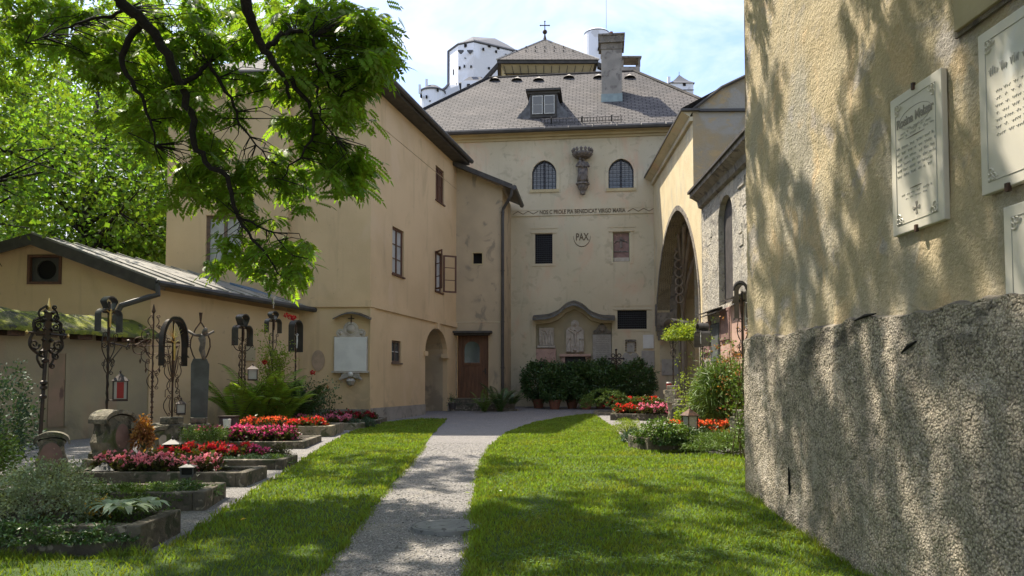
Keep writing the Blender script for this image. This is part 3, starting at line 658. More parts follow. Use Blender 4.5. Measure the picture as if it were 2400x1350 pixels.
for x in (1159, 1211, 1262, 1333, 1403, 1476):
    a, b = proj(x, 190 if x < 1300 else 184); mb = MB(); o = RF.pt(a, b, 0)
    n = 8; outer = [o+RF.u*(.28*math.cos(pi*k/n))+RF.n*(.16*math.sin(pi*k/n)) for k in range(n+1)]
    if RF.n.z < 0: outer = [o+RF.u*(.28*math.cos(pi*k/n))-RF.n*(.16*math.sin(pi*k/n)) for k in range(n+1)]
    tip = o+RF.v*.7; mb.ribbon(outer, [tip]*(n+1)); mb.build('roof_vent', M['greystone'], roof)
    mb = MB(); mb.prism([p+(o+RF.v*.1-p)*.25+RF.v*.06 for p in outer], RF.v*.02); mb.build('vent_opening', M['dark'], roof)
# snow guard
NR = RF.n if RF.n.z > 0 else -RF.n
mb = MB(); a0, b0 = proj(1270, 292); a1, b1 = proj(1460, 283); bb = (b0+b1)/2
for dz in (.06, .22): mb.tube([RF.pt(a0, bb)+NR*dz, RF.pt(a1, bb)+NR*dz], .016, 5)
k = a0
while k < a1: mb.tube([RF.pt(k, bb)+NR*.02, RF.pt(k, bb)+NR*.24], .012, 4); k += .13
for q in (.12, .5, .86): p = RF.pt(a0+(a1-a0)*q, bb); mb.tube([p+NR*.3, p, p-RF.v*.45], .03, 4)
mb.build('snow_guard', M['tin'], roof)
# dormer
c_ = at(1274, 276, 33.6); c_ = RF.pt(*proj(1274, 276)); dw, dh = 1.42/2, 1.15
FRn = FAC.n
dm = MB(); u = FAC.u; Z = Vector((0, 0, 1))
dm.frame3(c_-u*dw*.82-FRn*1.6, u, FRn, Z, (dw*1.64, 1.66, dh)); dorm = dm.build('dormer', M['fascia'], main)
mb = MB(); mb.frame3(c_-u*(dw+.06)-FRn*1.9+Z*(dh+.0), u, FRn, Z, (2*dw+.12, 2.1, .09)); mb.frame3(c_-u*(dw+.0)-FRn*.1+Z*(dh-.1), u, FRn, Z, (2*dw, .2, .098)); mb.build('dormer_roof', M['fascia'], dorm)
mb = MB()
for sg in (-1, 1):
    for j in range(9):    # curved flared cheeks in rows of tiles
        z = j*.115; fl = .62*math.exp(-((z)/.42)**1.5)*1.0
        p = c_+u*(sg*(dw*.82+.003))+Z*z-FRn*.0
        mb.add([p, p+u*sg*fl-FRn*.02+Z*.02, p+u*sg*fl-FRn*1.2+Z*.9*0+Z*.02, p-FRn*1.3, p+Z*.14, p+u*sg*fl*.82+Z*.14-FRn*.02, p+u*sg*fl*.82+Z*.14-FRn*1.2, p-FRn*1.3+Z*.14],
               [(0, 1, 5, 4), (1, 2, 6, 5), (4, 5, 6, 7)])
mb.build('dormer_cheek_tiles', M['tin'], dorm)
for sg in (-1, 1):
    mb = MB(); p = c_+u*(sg*.26-.23)+FRn*.075+Z*.14; mb.frame3(p, u, FRn, Z, (.46, .03, .82)); f = mb.build('dormer_window', M['whitewood'], dorm)
    mb = MB(); mb.frame3(p+u*.035+Z*.035+FRn*.012, u, FRn, Z, (.39, .022, .37)); mb.frame3(p+u*.035+Z*.425+FRn*.012, u, FRn, Z, (.39, .022, .36)); mb.build('pane', M['glass'], f)
# chimney
cb = RF.pt(*proj(1434, 238)); ch = MB(); cw, cdp = .5, .8
ztop = at(1434, 101, cb.y).z
def cbox(m_, hw_, d0, d1, z0, z1): m_.frame3(Vector((cb.x, cb.y, 0))-u*hw_-FRn*d1+Z*z0, u, FRn, Z, (2*hw_, d1-d0, z1-z0))
cbox(ch, .46, 0, 1.0, cb.z-.3, ztop); chim = ch.build('chimney', M['chimney'], roof, bevel=.01)
mb = MB(); cbox(mb, .49, -.03, 1.03, ztop-.28, ztop-.002); cbox(mb, .58, -.12, 1.12, ztop, ztop+.06); cbox(mb, .55, -.09, 1.09, ztop+.062, ztop+.32); cbox(mb, .60, -.14, 1.14, ztop+.322, ztop+.40)
mb.build('chimney_cap', M['brickwork'], chim)
mb = MB(); cbox(mb, .475, -.015, 1.015, cb.z-.2, cb.z+.36); mb.build('chimney_flashing', M['copper'], chim)
mb = MB(); q = Vector((cb.x, cb.y, ztop+.38))-FRn*.5; mb.tube([q, q+Z*.36], .08, 8); mb.build('flue_pipe', M['terracotta'], chim)
# second chimney behind with louvred cap
q = at(1476, 168, 38.2); mb = MB(); mb.box((q.x, q.y, q.z-.4), (.9, .8, 1.0)); c2 = mb.build('chimney', M['chimney'], roof)
mb = MB(); mb.box((q.x, q.y, q.z+.57), (1.05, .95, .08)); [mb.box((q.x+a*.42, q.y+b*.36, q.z+.32), (.1, .1, .42)) for a in (-1, 1) for b in (-1, 1)]; mb.build('chimney_cap', M['brickwork'], c2)
# tower with pyramid roof behind
Yt = 38.6; zt_e = at(1280, 147, Yt).z; xl, xr = at(1167, 147, Yt).x, at(1401, 147, Yt).x
tb = MB(); xm = (xl+xr)/2; dpt = 5.6
tb.box((xm, Yt+.75+2.2, zt_e/2-.35), (xr-xl-1.3, 4.4, zt_e-.7)); tower = tb.build('upper_storey', M['soffit'], main)
mb = MB(); lo = at(1280, 181, Yt+.7).z-.1
fr = [(xl+.15, Yt+.12), (xr-.15, Yt+.12), (xr-.15, Yt+dpt-.1), (xl+.15, Yt+dpt-.1)]; rr_ = [(xl+.55, Yt+.8), (xr-.55, Yt+.8), (xr-.55, Yt+dpt-.7), (xl+.55, Yt+dpt-.7)]
T4 = [Vector((*p, zt_e-.02)) for p in fr]; Bm4 = [Vector((p[0]*.5+q[0]*.5, p[1]*.6+q[1]*.4, zt_e-.42)) for p, q in zip(fr, rr_)]; L4 = [Vector((*q, lo)) for q in rr_]
for k in range(4):
    j = (k+1) % 4; mb.add([T4[k], T4[j], Bm4[j], Bm4[k]], [(0, 1, 2, 3)]); mb.add([Bm4[k], Bm4[j], L4[j], L4[k]], [(0, 1, 2, 3)])
mb.build('flared_soffit', M['soffit'], tower, fix=False)
mb = MB()
for k in range(12): x = xl+.3+(xr-xl-.6)*k/11; mb.tube([(x, Yt+.1, zt_e-.1), (x+(xm-x)*.05, Yt+.34, zt_e-.43), (x+(xm-x)*.1, Yt+.62, lo)], .016, 4)
mb.tube([(xl+.3, Yt+.33, zt_e-.42), (xr-.3, Yt+.33, zt_e-.42)], .018, 4); mb.build('soffit_joint', M['fascia'], tower)
mb = MB(); mb.box((xm, Yt+dpt/2, zt_e+.06), (xr-xl, dpt, .16)); mb.build('eaves_board', M['fascia'], tower)
ap = at(1277, 93, Yt+dpt/2); mb = MB(); cs = [Vector((xl-.05, Yt-.05, zt_e+.15)), Vector((xr+.05, Yt-.05, zt_e+.15)), Vector((xr+.05, Yt+dpt, zt_e+.15)), Vector((xl-.05, Yt+dpt, zt_e+.15))]
for k in range(4):
    a, b = cs[k], cs[(k+1) % 4]; w_ = (b-a).length; hh = (ap-(a+b)/2).length; mb.add([a, b, ap], [(0, 1, 2)], [[(0, 0), (w_, 0), (w_/2, hh)]])
pyr = mb.build('pyramid_roof', M['tiles'], tower, fix=False)
mb = MB(); [mb.tube([c, ap], .05, 5) for c in cs]; mb.build('hip_tiles', M['greystone'], pyr)
mb = MB()
for row, y in ((5, 118), (7, 127)):
    for k in range(row): q = at(1277-(row-1)*11+k*22, y, Yt+1.0+(127-y)*.06); q.z = zt_e+.15+(q.y-Yt)*(ap.z-zt_e-.15)/(dpt/2); mb.box(q+Z*.06, (.05, .05, .14))
mb.build('snow_hook', M['fascia'], pyr)
t_ = at(1277, 50, ap.y).z; mb = MB(); mb.lathe(ap, [(.12, -.05), (.05, .2), (.03, .35)], 8); mb.lathe(ap+Z*((t_-ap.z)*.42), [(.001, -.13), (.1, -.09), (.14, 0), (.1, .09), (.001, .13)], 10)
mb.tube([ap+Z*.1, Vector((ap.x, ap.y, t_))], .028, 6); zc = t_-.23; mb.tube([(ap.x-.24, ap.y, zc), (ap.x+.24, ap.y, zc)], .028, 6)
for dx, dz in ((-.24, 0), (.24, 0), (0, .23)): mb.lathe((ap.x+dx, ap.y, zc+dz), [(.001, -.055), (.055, 0), (.001, .055)], 8)
mb.build('roof_cross', M['iron'], pyr)
# dark verge running down at the left and right of the upper storey
mb = MB(); p0 = Vector((xl, Yt, zt_e)); p1 = RF.pt(*proj(1128, 190)); mb.frame3(p0-Z*.2, (p1-p0).normalized(), (0, 1, 0), Z, ((p1-p0).length, .3, .25)); 
p0 = Vector((xr, Yt, zt_e)); mb.frame3(p0-Z*.2, (1, 0, -.45), (0, 1, 0), Z, (.6, .3, .25)); mb.build('verge_board', M['fascia'], tower)

# ================================================================== LEFT BUILDING
LC = (-4.08, 22.0); LE = (-2.2, 30.1)
LS = Wall(LC, LE, (2, 20)); LF = Wall((-4.08, 22.0), (-6.45, 22.06), (-6, 10)); LF2 = Wall((-6.45, 21.9), (-9.98, 22.0), (-6, 10))
left = thing('ochre_house', 'tall ochre plastered house on the left with brown windows and an arched doorway', 'building', (-6, 25, .5))
zL = 10.35
c = lambda x, y: LS.px(x, y)
def LR(tl, tr, br, bl):
    P = [LS.px(*q) for q in (tl, tr, br, bl)]; return ((P[0][0]+P[3][0])/2, (P[2][1]+P[3][1])/2, (P[1][0]+P[2][0])/2, (P[0][1]+P[1][1])/2)
wA = LR((1021, 388), (1041, 401), (1041, 481), (1021, 467)); wB = LR((920, 528), (947, 544), (946, 650), (919, 641)); wC = LR((1020, 586), (1038, 597), (1037, 687), (1020, 681)); wD = LR((918, 797), (940, 800), (940, 851), (918, 849))
aD = (LS.px(996, 960)[0], -.3, LS.px(1048, 960)[0], LS.px(1021, 769)[1]); spD = LS.px(1000, 825)[1]
arL = arch(aD, spD, 14)
mb = MB(); top = [(0, -.3), (LS.L, -.3), (LS.L, zL), (0, zL)]
arL2 = [(p[0], max(p[1], -.29)) for p in arL]
panel(mb, LS, top, [rloop(wA), rloop(wB), rloop(wC), rloop(wD), arL2], .18)
wF = LF2.rect(482, 504, 570, 620)
panel(mb, LF2, [(0, -.3), (LF2.L, -.3), (LF2.L, zL), (0, zL)], [rloop(wF)], .18)
panel(mb, LF, [(0, -.3), (LF.L, -.3), (LF.L, zL), (0, zL)], [])
mb.add([LF.pt(LF.L, -.3), LF2.pt(0, -.3), LF2.pt(0, zL), LF.pt(LF.L, zL)], [(0, 1, 2, 3)])
BL = [(-9.98, 22.0), (-8.2, 31.5), (-2.2, 30.1)]
for a, b in zip(BL, BL[1:]): mb.add([(*a, -.3), (*b, -.3), (*b, zL), (*a, zL)], [(0, 1, 2, 3)])
mb.build('wall', M['plaster_o'], left)
# string courses, corner strip, plinth
zs0, zs1 = LS.px(877, 722)[1], LS.px(877, 706)[1]
mb = MB(); wbox(mb, LS, (-.06, zs0, LS.L, zs1), 0, .06); wbox(mb, LF, (-.003, zs0, LF.L, zs1), 0, .057); wbox(mb, LS, (-.035, 0, .30, zs0-.003), 0, .03)
mb.build('string_course', M['plaster_o'], left)
zp = LS.px(935, 952)[1]
mb = MB(); wbox(mb, LS, (.02, -.3, aD[0]-.06, zp), 0, .05); wbox(mb, LS, (aD[2]+.05, -.3, LS.L, zp), 0, .05); wbox(mb, LF, (0, -.3, LF.L, zp-.02), 0, .05); mb.build('plinth', M['chimney'], left)
# arched doorway: imposts, keystone, dark passage, inner door
mb = MB()
for a in (aD[0], aD[2]): wbox(mb, LS, (a-.17, spD-.14, a+.14, spD+.02), -.19, .06)
cA = (aD[0]+aD[2])/2; wbox(mb, LS, (cA-.12, aD[3]-.03, cA+.12, zs0-.003), .0, .09); mb.build('impost_and_keystone', M['plaster_o'], left)
mb = MB(); panel(mb, LS, grow(arL2, .02), o=-1.1); 
n = len(arL2)
A1 = [LS.pt(a, b, -.18) for a, b in arL2]; B1 = [LS.pt(a, b, -1.1) for a, b in arL2]; mb.add(A1+B1, [(k, (k+1) % n, n+(k+1) % n, n+k) for k in range(1, n)])
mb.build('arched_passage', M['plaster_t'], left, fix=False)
mb = MB(); wbox(mb, LS, (aD[0]+.1, -.2, aD[2]-.5, spD-.15), -1.09, -1.02); mb.build('inner_door', M['doorwood'], left)
window(LS, wA, left, .10, .07, 2, 2, 'wood', 'wood'); window(LS, wB, left, .10, .07, 2, 3, 'wood', 'curtain'); window(LS, wD, left, .10, .06, 2, 2, 'woodgrey', 'glass', 'whitewood')
wc_ = window(LS, wC, left, .12, .06, 1, 1, 'wood', 'curtain', lab='open brown window with one casement swung out')
# open casements
for hinge, ang in ((wC[2], .9), (wC[0]+.02, 2.35)):
    o_ = LS.pt(hinge, wC[1]+.03, .02); d_ = (LS.u*math.cos(ang)+LS.n*math.sin(ang)).normalized(); nn_ = d_.cross(Z); hgt_ = wC[3]-wC[1]-.06; wd_ = .52
    mb = MB()
    for a0_, b0_, a1_, b1_ in ((0, 0, .06, hgt_), (wd_-.06, 0, wd_, hgt_), (.06, 0, wd_-.06, .06), (.06, hgt_-.06, wd_-.06, hgt_), (.06, hgt_/3-.012, wd_-.06, hgt_/3+.012), (.06, 2*hgt_/3-.012, wd_-.06, 2*hgt_/3+.012)):
        mb.frame3(o_+d_*a0_+Z*b0_, d_, Z, nn_, (a1_-a0_, b1_-b0_, .035))
    mb.build('casement', M['wood'], wc_)
window(LF2, wF, left, .12, .09, 2, 3, 'woodgrey', 'curtain', 'whitewood', bar=.03)
# roof
ov = .5; ze = zL
def LP(a, b, z): return LS.pt(a, z, b)
e0 = LS.pt(-ov, ze, ov+.0); e1 = LS.pt(LS.L+.15, ze, ov); f1 = LF2.pt(LF2.L+.4, ze, ov)
back1 = Vector((-8.2, 31.5, ze)); r0 = Vector((-6.6, 25.5, ze+2.3)); r1 = Vector((-5.3, 29.6, ze+2.3))
mb = MB()
for P in ([e0, e1, r1, r0], [f1, e0, r0], [back1, f1, r0, r1], [e1, back1, r1]):
    a, b = P[0], P[1]; uu = (b-a).normalized(); nn = (b-a).cross(P[-1]-a).normalized(); vv = nn.cross(uu)
    mb.add([p+Z*.12 for p in P], [tuple(range(len(P)))], [[((p-a).dot(uu), (p-a).dot(vv)) for p in P]])
lroof = mb.build('roof', M['tiles'], left, fix=False)
mb = MB()
for a, b in ((e0, e1), (e0, f1)):
    d = (b-a); L_ = d.length; d.normalize(); sd = d.cross(Z); sd = sd if sd.dot(Vector((-6, 25, 0))-Vector((a.x, a.y, 0))) > 0 else -sd
    mb.frame3(a-Z*.08, d, sd, Z, (L_, .62, .19))
mb.build('eaves_board', M['fascia'], lroof)
mb = MB(); mb.tube([e0+Z*.06+LS.n*.09, e1+Z*.06+LS.n*.09], .085, 8); mb.tube([e0+Z*.06+LF.n*.09, f1+Z*.06+LF.n*.09], .085, 8); mb.build('gutter', M['gutter'], lroof)
mb = MB(); mb.tube([LS.pt(.0, zL-1.05, .004), LS.pt(LS.L, zL-1.05, .004)], .012, 4); mb.build('plaster_groove', M['plaster_t'], left)
# ================================================================== STAIR TURRET with door
BF = Wall((-2.2, 30.1), (-.38, 30.0), (0, 10)); BS = Wall((-.38, 30.0), (-.05, 33.01), (4, 30))
tur = thing('stair_turret', 'narrow plastered stair turret with a brown door between the ochre house and the cream building', 'building', (-1.3, 30.5, .6))
zTa, zTb = BF.px(1082, 392)[1], BF.px(1176, 440)[1]
wv = BF.rect(1109, 593, 1130, 618); dd = BF.rect(1068, 783, 1145, 933); dd = (max(.04, dd[0]), dd[1], dd[2], dd[3])
mb = MB(); panel(mb, BF, [(0, -.3), (BF.L, -.3), (BF.L, zTb), (0, zTa)], [rloop(wv), rloop(dd)], .2)
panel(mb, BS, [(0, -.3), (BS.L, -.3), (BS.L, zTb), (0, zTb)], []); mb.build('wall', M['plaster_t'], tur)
mb = MB(); panel(mb, BF, rloop(wv), o=-.19); mb.build('small_dark_window', M['dark'], tur)
mb = MB(); ring(mb, BF, rloop(wv), .05, 0, .012); mb.build('window_surround', M['soffit'], tur)
q0 = BF.pt(-.3, zTa+.1, .45); q1 = BF.pt(BF.L+.42, zTb-.12, .45); vb = BS.u*3.0
mb = MB(); rf0 = [q0, q1, q1+vb, q0+vb]; mb.add(rf0+[p+Z*.14 for p in rf0], [(0, 1, 2, 3), (4, 5, 6, 7), (0, 1, 5, 4), (1, 2, 6, 5), (2, 3, 7, 6)]); tr_ = mb.build('roof', M['tin'], tur)
mb = MB(); mb.prism([q0-Z*.06, q1-Z*.06, q1+Z*.13, q0+Z*.13], BF.n*.05); mb.build('verge_board', M['fascia'], tr_)
g0 = q1+BF.u*.08; mb = MB(); mb.tube([g0-BS.u*.05, g0+vb], .10, 8); mb.build('gutter', M['gutter'], tr_)
mb = MB(); p = BF.pt(BF.L+.02, 0, .10); zt_ = q1.z
mb.tube([Vector((q1.x, q1.y, zt_-.02)), Vector((q1.x-.05, q1.y+.05, zt_-.3)), Vector((p.x+.02, p.y, zt_-.75)), Vector((p.x, p.y, zt_-1.0)), Vector((p.x, p.y, .75))], .062, 8)
for z in (8.3, 6.0, 4.0, 2.2): mb.lathe((p.x, p.y, z), [(.075, 0), (.075, .06)], 8)
mb.build('downpipe', M['gutter'], tur)
mb = MB(); zs_ = BF.px(1110, 756)[1]; wbox(mb, BF, (0, zs_, BF.L, zs_+.03), 0, .015)
mb.build('plaster_groove', M['plaster'], tur)
mb = MB(); r2 = BF.rect(1062, 774, 1154, 783); wbox(mb, BF, (r2[0], r2[1]+.02, r2[2], r2[1]+.10), 0, .45); wbox(mb, BF, (r2[0]+.05, r2[1]-.06, r2[2]-.1, r2[1]+.018), 0, .3); mb.build('door_canopy', M['fascia'], tur)
dr = MB(); wbox(dr, BF, (dd[0]+.02, dd[1]+.0, dd[2]-.02, dd[3]-.01), -.17, -.11); door = dr.build('door', M['doorwood'], tur)
mb = MB(); wa_ = BF.rect(1088, 800, 1124, 850); la_ = arch(wa_, wa_[3]-.28, 10); plate(mb, BF, la_, -.11, -.10); mb.build('door_window', M['glass'], door)
mb = MB(); ring(mb, BF, la_, .06, -.11, -.085); wbox(mb, BF, (wa_[0]-.1, wa_[1]-.1, wa_[2]+.1, wa_[1]-.06), -.11, -.07)
for k in range(5): a = wa_[0]-.1+(wa_[2]-wa_[0]+.2)*k/4; wbox(mb, BF, (a-.012, dd[1]+.45, a+.012, wa_[1]-.12), -.11, -.098)
for a in (dd[0]+.05, dd[2]-.17): wbox(mb, BF, (a, dd[1]+.03, a+.12, dd[3]-.05), -.11, -.095)
wbox(mb, BF, (dd[0]+.17, dd[1]+.05, dd[2]-.17, dd[1]+.42), -.11, -.098); mb.build('door_mouldings', M['doorwood'], door)
mb = MB(); h_ = BF.pt(dd[2]-.13, dd[1]+1.05, -.07); mb.box(h_, (.05, .03, .22)); mb.tube([h_+BF.n*.02, h_+BF.n*.07, h_+BF.n*.07-BF.u*.12], .012, 5); mb.build('door_handle', M['iron'], door)
mb = MB()
for k in range(3):
    zz = dd[1]-.01-k*.19; z2 = zz-.19; wbox(mb, BF, (dd[0]-.15, -.2, dd[2]+.9+.15*k, zz), .003+.34*k, .34*(k+1)+ (0 if k else .0))
stp = mb.build('door_steps', M['kerb'], tur, bevel=.01)
# ================================================================== PORCH WING with pointed arch (right)
SW = Wall((5.775, 23.2), (5.62, 9.2), (0, 15)); zS = SW.px(1660, 410, .36)[1]
AW = Wall((6.01, 32.30), (5.80, 24.30), (0, 28)); EW = Wall((5.80, 24.30), (9.8, 24.2), (6, 10))
por = thing('arched_porch_wing', 'sunlit cream wing on the right of the facade with a tall pointed stone arch', 'building', (7, 28, .5))
zA = AW.px(1630, 203, .35)[1]
sa, sb = AW.px(1541, 700)[0], AW.px(1639, 700)[0]; apx = AW.px(1588, 493); zcb = AW.px(1553, 745)[1]
spA = AW.px(1545, 640)[1]
AR_ = [AW.px(*q) for q in ((1639.6, 724), (1637.6, 668), (1630, 599), (1618, 543), (1604, 506), (1588, 493), (1573, 515), (1560, 557), (1548.5, 627), (1542, 700), (1541, 745))]
arc_pts = []
for i in range(len(AR_)-1):
    p0_, p1_, p2_, p3_ = AR_[max(0, i-1)], AR_[i], AR_[i+1], AR_[min(len(AR_)-1, i+2)]
    for k in range(4):
        t_ = k/4; arc_pts.append(tuple(.5*((2*p1_[j])+(-p0_[j]+p2_[j])*t_+(2*p0_[j]-5*p1_[j]+4*p2_[j]-p3_[j])*t_*t_+(-p0_[j]+3*p1_[j]-3*p2_[j]+p3_[j])*t_**3) for j in (0, 1)))
print('ARCH', [(round(a, 2), round(b, 2)) for a, b in AR_])
sb, sa = AR_[0][0], AR_[-1][0]; apx = (0, max(q[1] for q in AR_)); spA = apx[1]-3.2
full = [(.02, -.25), (sb, -.25)]+arc_pts+[(sa, zcb), (.02, zcb)]
mb = MB(); panel(mb, AW, [(0, -.3), (AW.L+1.1, -.3), (AW.L+1.1, zS+.25), (AW.L, zS+.25), (AW.L, zA), (0, zA)], [full], .5); mb.add([AW.pt(AW.L, zS+.25), AW.pt(AW.L+1.1, zS+.25), AW.pt(AW.L+1.1, zS+.25, -3), AW.pt(AW.L, zS+.25, -3)], [(0, 1, 2, 3)])
mb.build('wall', M['plaster_sun'], por)
mb = MB(); zl_ = EW.px(1690, 209)[1]; zr_ = EW.px(1755, 178)[1]
sR = EW.px(1690, 209)[0]; panel(mb, EW, [(0, -.3), (EW.L, -.3), (EW.L, zr_+1.4), (EW.px(1755, 178)[0], zr_), (sR, zl_), (0, zA)], []); mb.build('end_wall', M['plaster_patch'], por)
# arch ring of stone, deep reveal
mb = MB(); ring_ = [(sb, -.25)]+arc_pts+[(sa, zcb-.25)]
g = [(sb+.16, -.25)]+[(a+(.16*(a-(sa+sb)/2)/((sb-sa)/2)), z+.17*max(0, (z-spA)/(apx[1]-spA))) for a, z in arc_pts]+[(sa-.16, zcb-.25)]
for i in range(len(ring_)-1):
    mb.add([AW.pt(*ring_[i], .03), AW.pt(*ring_[i+1], .03), AW.pt(*g[i+1], .03), AW.pt(*g[i], .03), AW.pt(*ring_[i], -.8), AW.pt(*ring_[i+1], -.8), AW.pt(*g[i+1], 0), AW.pt(*g[i], 0)],
           [(0, 1, 2, 3), (0, 4, 5, 1), (3, 2, 6, 7)])
# corbel at the far springing
for k, (h_, e_) in enumerate(((.9, .0), (.22, .12), (.2, .28), (.18, .42))):
    z0_ = zcb+.7-sum((.9, .22, .2, .18)[:k+1]); mb.frame3(AW.pt(sa-.50+e_*.5, z0_, -.52+e_*.4), AW.u, Z, AW.n, (.52-e_*.8, h_-.003, .55-e_*.6))
mb.build('stone_arch', M['brickwork'], por)
# inner vault: back wall, ribs
mb = MB(); inx = AW.n*-3.2
mb.add([AW.pt(0, -.3)+inx, AW.pt(AW.L+1, -.3)+inx, AW.pt(AW.L+1, zA)+inx, AW.pt(0, zA)+inx], [(0, 1, 2, 3)])
mb.add([AW.pt(AW.L+1, -.3)+inx, AW.pt(AW.L+1, -.3, -.51), AW.pt(AW.L+1, zS, -.51), AW.pt(AW.L+1, zS)+inx], [(0, 1, 2, 3)])
zv = apx[1]+.3
mb.add([AW.pt(0, zv, -.51), AW.pt(AW.L, zv, -.51), AW.pt(AW.L, zv)+inx, AW.pt(0, zv)+inx], [(0, 1, 2, 3)])
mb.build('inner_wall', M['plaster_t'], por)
mb = MB(); base = at(1600, 752, 31.55)
for tx, ty, tY in ((1572, 640, 31.5), (1580, 590, 30.6), (1590, 548, 29.2), (1603, 528, 28.3), (1617, 548, 28.6), (1630, 600, 29.2)):
    e_ = at(tx, ty, tY); c1 = base+Vector((0, -.25, (e_.z-base.z)*.55)); pts = [base.lerp(c1, t).lerp(c1.lerp(e_, t), t) for t in [k/10 for k in range(11)]]; mb.tube(pts, .075, 6)
mb.tube([base-Z*3.4, base+Z*.05], .17, 8); mb.lathe(base, [(.17, -.2), (.26, -.05), (.2, .05)], 10)
for k in range(8):       # pierced tracery ornament running up the vault
    p = at(1593-k*.6, 700-k*20, 30.9-k*.16); r_ = .15
    mb.tube([p+Vector((r_*math.cos(a), 0, r_*1.1*math.sin(a))) for a in [2*pi*j/10 for j in range(10)]], .035, 5, closed=True)
mb.build('vault_rib', M['darkstone'], por)
# eaves moulding and roof
mb = MB(); wbox(mb, AW, (-.0, zA-.30, AW.L+.0, zA-.16), 0, .10); mb.add([AW.pt(0, zA-.16, .10), AW.pt(AW.L, zA-.16, .10), AW.pt(AW.L, zA, .36), AW.pt(0, zA, .36), AW.pt(0, zA, 0), AW.pt(AW.L, zA, 0)], [(0, 1, 2, 3), (2, 3, 4, 5), (1, 2, 5), (0, 4, 3)])
mb.build('cornice', M['plaster'], por)
mb = MB(); wbox(mb, AW, (-.0, zA+.003, AW.L+.12, zA+.07), -.2, .40); mb.frame3(AW.pt(AW.L, zA-.02, -4.5), AW.u, Z, AW.n, (.1, .08, 4.3)); mb.build('gutter', M['gutter'], por)
mb = MB(); mb.add([AW.pt(-.0, zA+.08, .38), AW.pt(AW.L+.1, zA+.08, .38), EW.pt(EW.L, zA+2.4, .05), AW.pt(0, zA+2.4, -3.8)], [(0, 1, 2, 3)], [[(0, 0), (8, 0), (8, 5), (0, 5)]]); mb.build('roof', M['tiles'], por, fix=False)
mb = MB(); mb.tube([EW.pt(0, zA+.05, .08), EW.pt(sR, zl_+.03, .08), EW.pt(EW.px(1755, 178)[0], zr_+.03, .08), EW.pt(EW.L, zr_+1.43, .08)], .05, 6); mb.build('verge_flashing', M['fascia'], por)
# ================================================================== STONE CHAPEL

chp = thing('stone_chapel', 'rough sunlit stone chapel with an arched niche, between the porch wing and the near wall', 'building', (6.5, 17, .4))
nl = SW.rect(1684, 462, 1717, 708); nl = (nl[0], SW.px(1700, 712)[1], nl[2], SW.px(1697, 460)[1]); na = arch(nl, nl[3]-.55, 12)
mb = MB(); panel(mb, SW, [(0, -.3), (SW.L, -.3), (SW.L, zS), (0, zS)], [na], .28); mb.build('wall', M['rubble'], chp)
mb = MB(); panel(mb, SW, grow(na, .02), o=-.16); mb.build('blocked_niche', M['nichedark'], chp)
mb = MB(); r0_ = random.Random(3)
for k in range(46):      # proud rubble stones
    a = r0_.uniform(.1, 9); z = r0_.uniform(2.2, zS-.6)
    if nl[0]-.4 < a < nl[2]+.4 and z < nl[3]+.4: continue
    w_, h_ = r0_.uniform(.25, .6), r0_.uniform(.18, .4); wbox(mb, SW, (a, z, a+w_, z+h_), -.05, r0_.uniform(.012, .05))
tag(mb.build('proud_stone', M['rubble'], chp, bevel=.02), kind='stuff')
mb = MB(); prof = [(.0, -.42), (.10, -.38), (.14, -.20), (.30, -.10), (.36, -.08), (.36, .04), (0, .04)]
mb.prism([SW.pt(.0, zS+b, a) for a, b in prof], SW.u*SW.L); mb.build('stone_cornice', M['brickwork'], chp)
mb = MB(); mb.frame3(SW.pt(-.05, zS+.045, -.3), SW.u, Z, SW.n, (SW.L, .07, .72)); mb.add([SW.pt(0, zS+.12, .4), SW.pt(SW.L, zS+.12, .4), SW.pt(SW.L, zS+1.9, -3.6), SW.pt(0, zS+1.9, -3.6)], [(0, 1, 2, 3)]); mb.build('roof_edge', M['fascia'], chp)
for (xa, ya, xb, yb, nm) in ((1641, 742, 1676, 728, 0), (1697, 708, 1754, 690, 1), (1652, 748, 1690, 728, 2)):
    a, za1 = SW.px(xa, ya, .2); b, zb1 = SW.px(xb, yb, .2); zz = (za1+zb1)/2
    mb = MB(); mb.add([SW.pt(a, zz, .32), SW.pt(b, zz, .32), SW.pt(b, zz+.1, 0), SW.pt(a, zz+.1, 0), SW.pt(a, zz+.03, .32), SW.pt(b, zz+.03, .32), SW.pt(b, zz+.13, 0), SW.pt(a, zz+.13, 0)], [(0, 1, 2, 3), (4, 5, 6, 7), (0, 1, 5, 4), (1, 2, 6, 5), (0, 3, 7, 4)])
    mb.build('sheet_metal_canopy', M['tin'], chp)
mems = [((1650, 755, 1668, 830), 'redmarble', 'reddish upright wall slab under the small metal canopy next to the porch arch'), ((1670, 758, 1690, 850), 'slabgrey', 'dark grey upright wall slab right of the reddish slab on the chapel wall'),
        ((1692, 722, 1716, 800), 'redmarble', 'tall red marble wall slab below the arched niche of the chapel'), ((1718, 712, 1745, 830), 'pinkstone', 'tall pink marble wall slab under the long metal canopy beside the near wall')]
for (r_, mt, lb) in mems:
    rr = SW.rect(*r_); t = thing('memorial_slab', lb, 'memorial slab', SW.pt((rr[0]+rr[2])/2, rr[1], 0))
    mb = MB(); wbox(mb, SW, rr, 0.002, .06); mb.build('slab', M[mt], t, bevel=.01)
    mb = MB(); ring(mb, SW, grow(rloop(rr), -.09), .05, .06, .075); mb.build('border', M[mt], t)
mb = MB(); plate(mb, SW, [SW.px(*p) for p in ((1668, 800), (1752, 770), (1752, 900), (1700, 900), (1668, 880))], 0, .02)
mb.build('pink_plaster_patch', M['pinkstone'], chp)
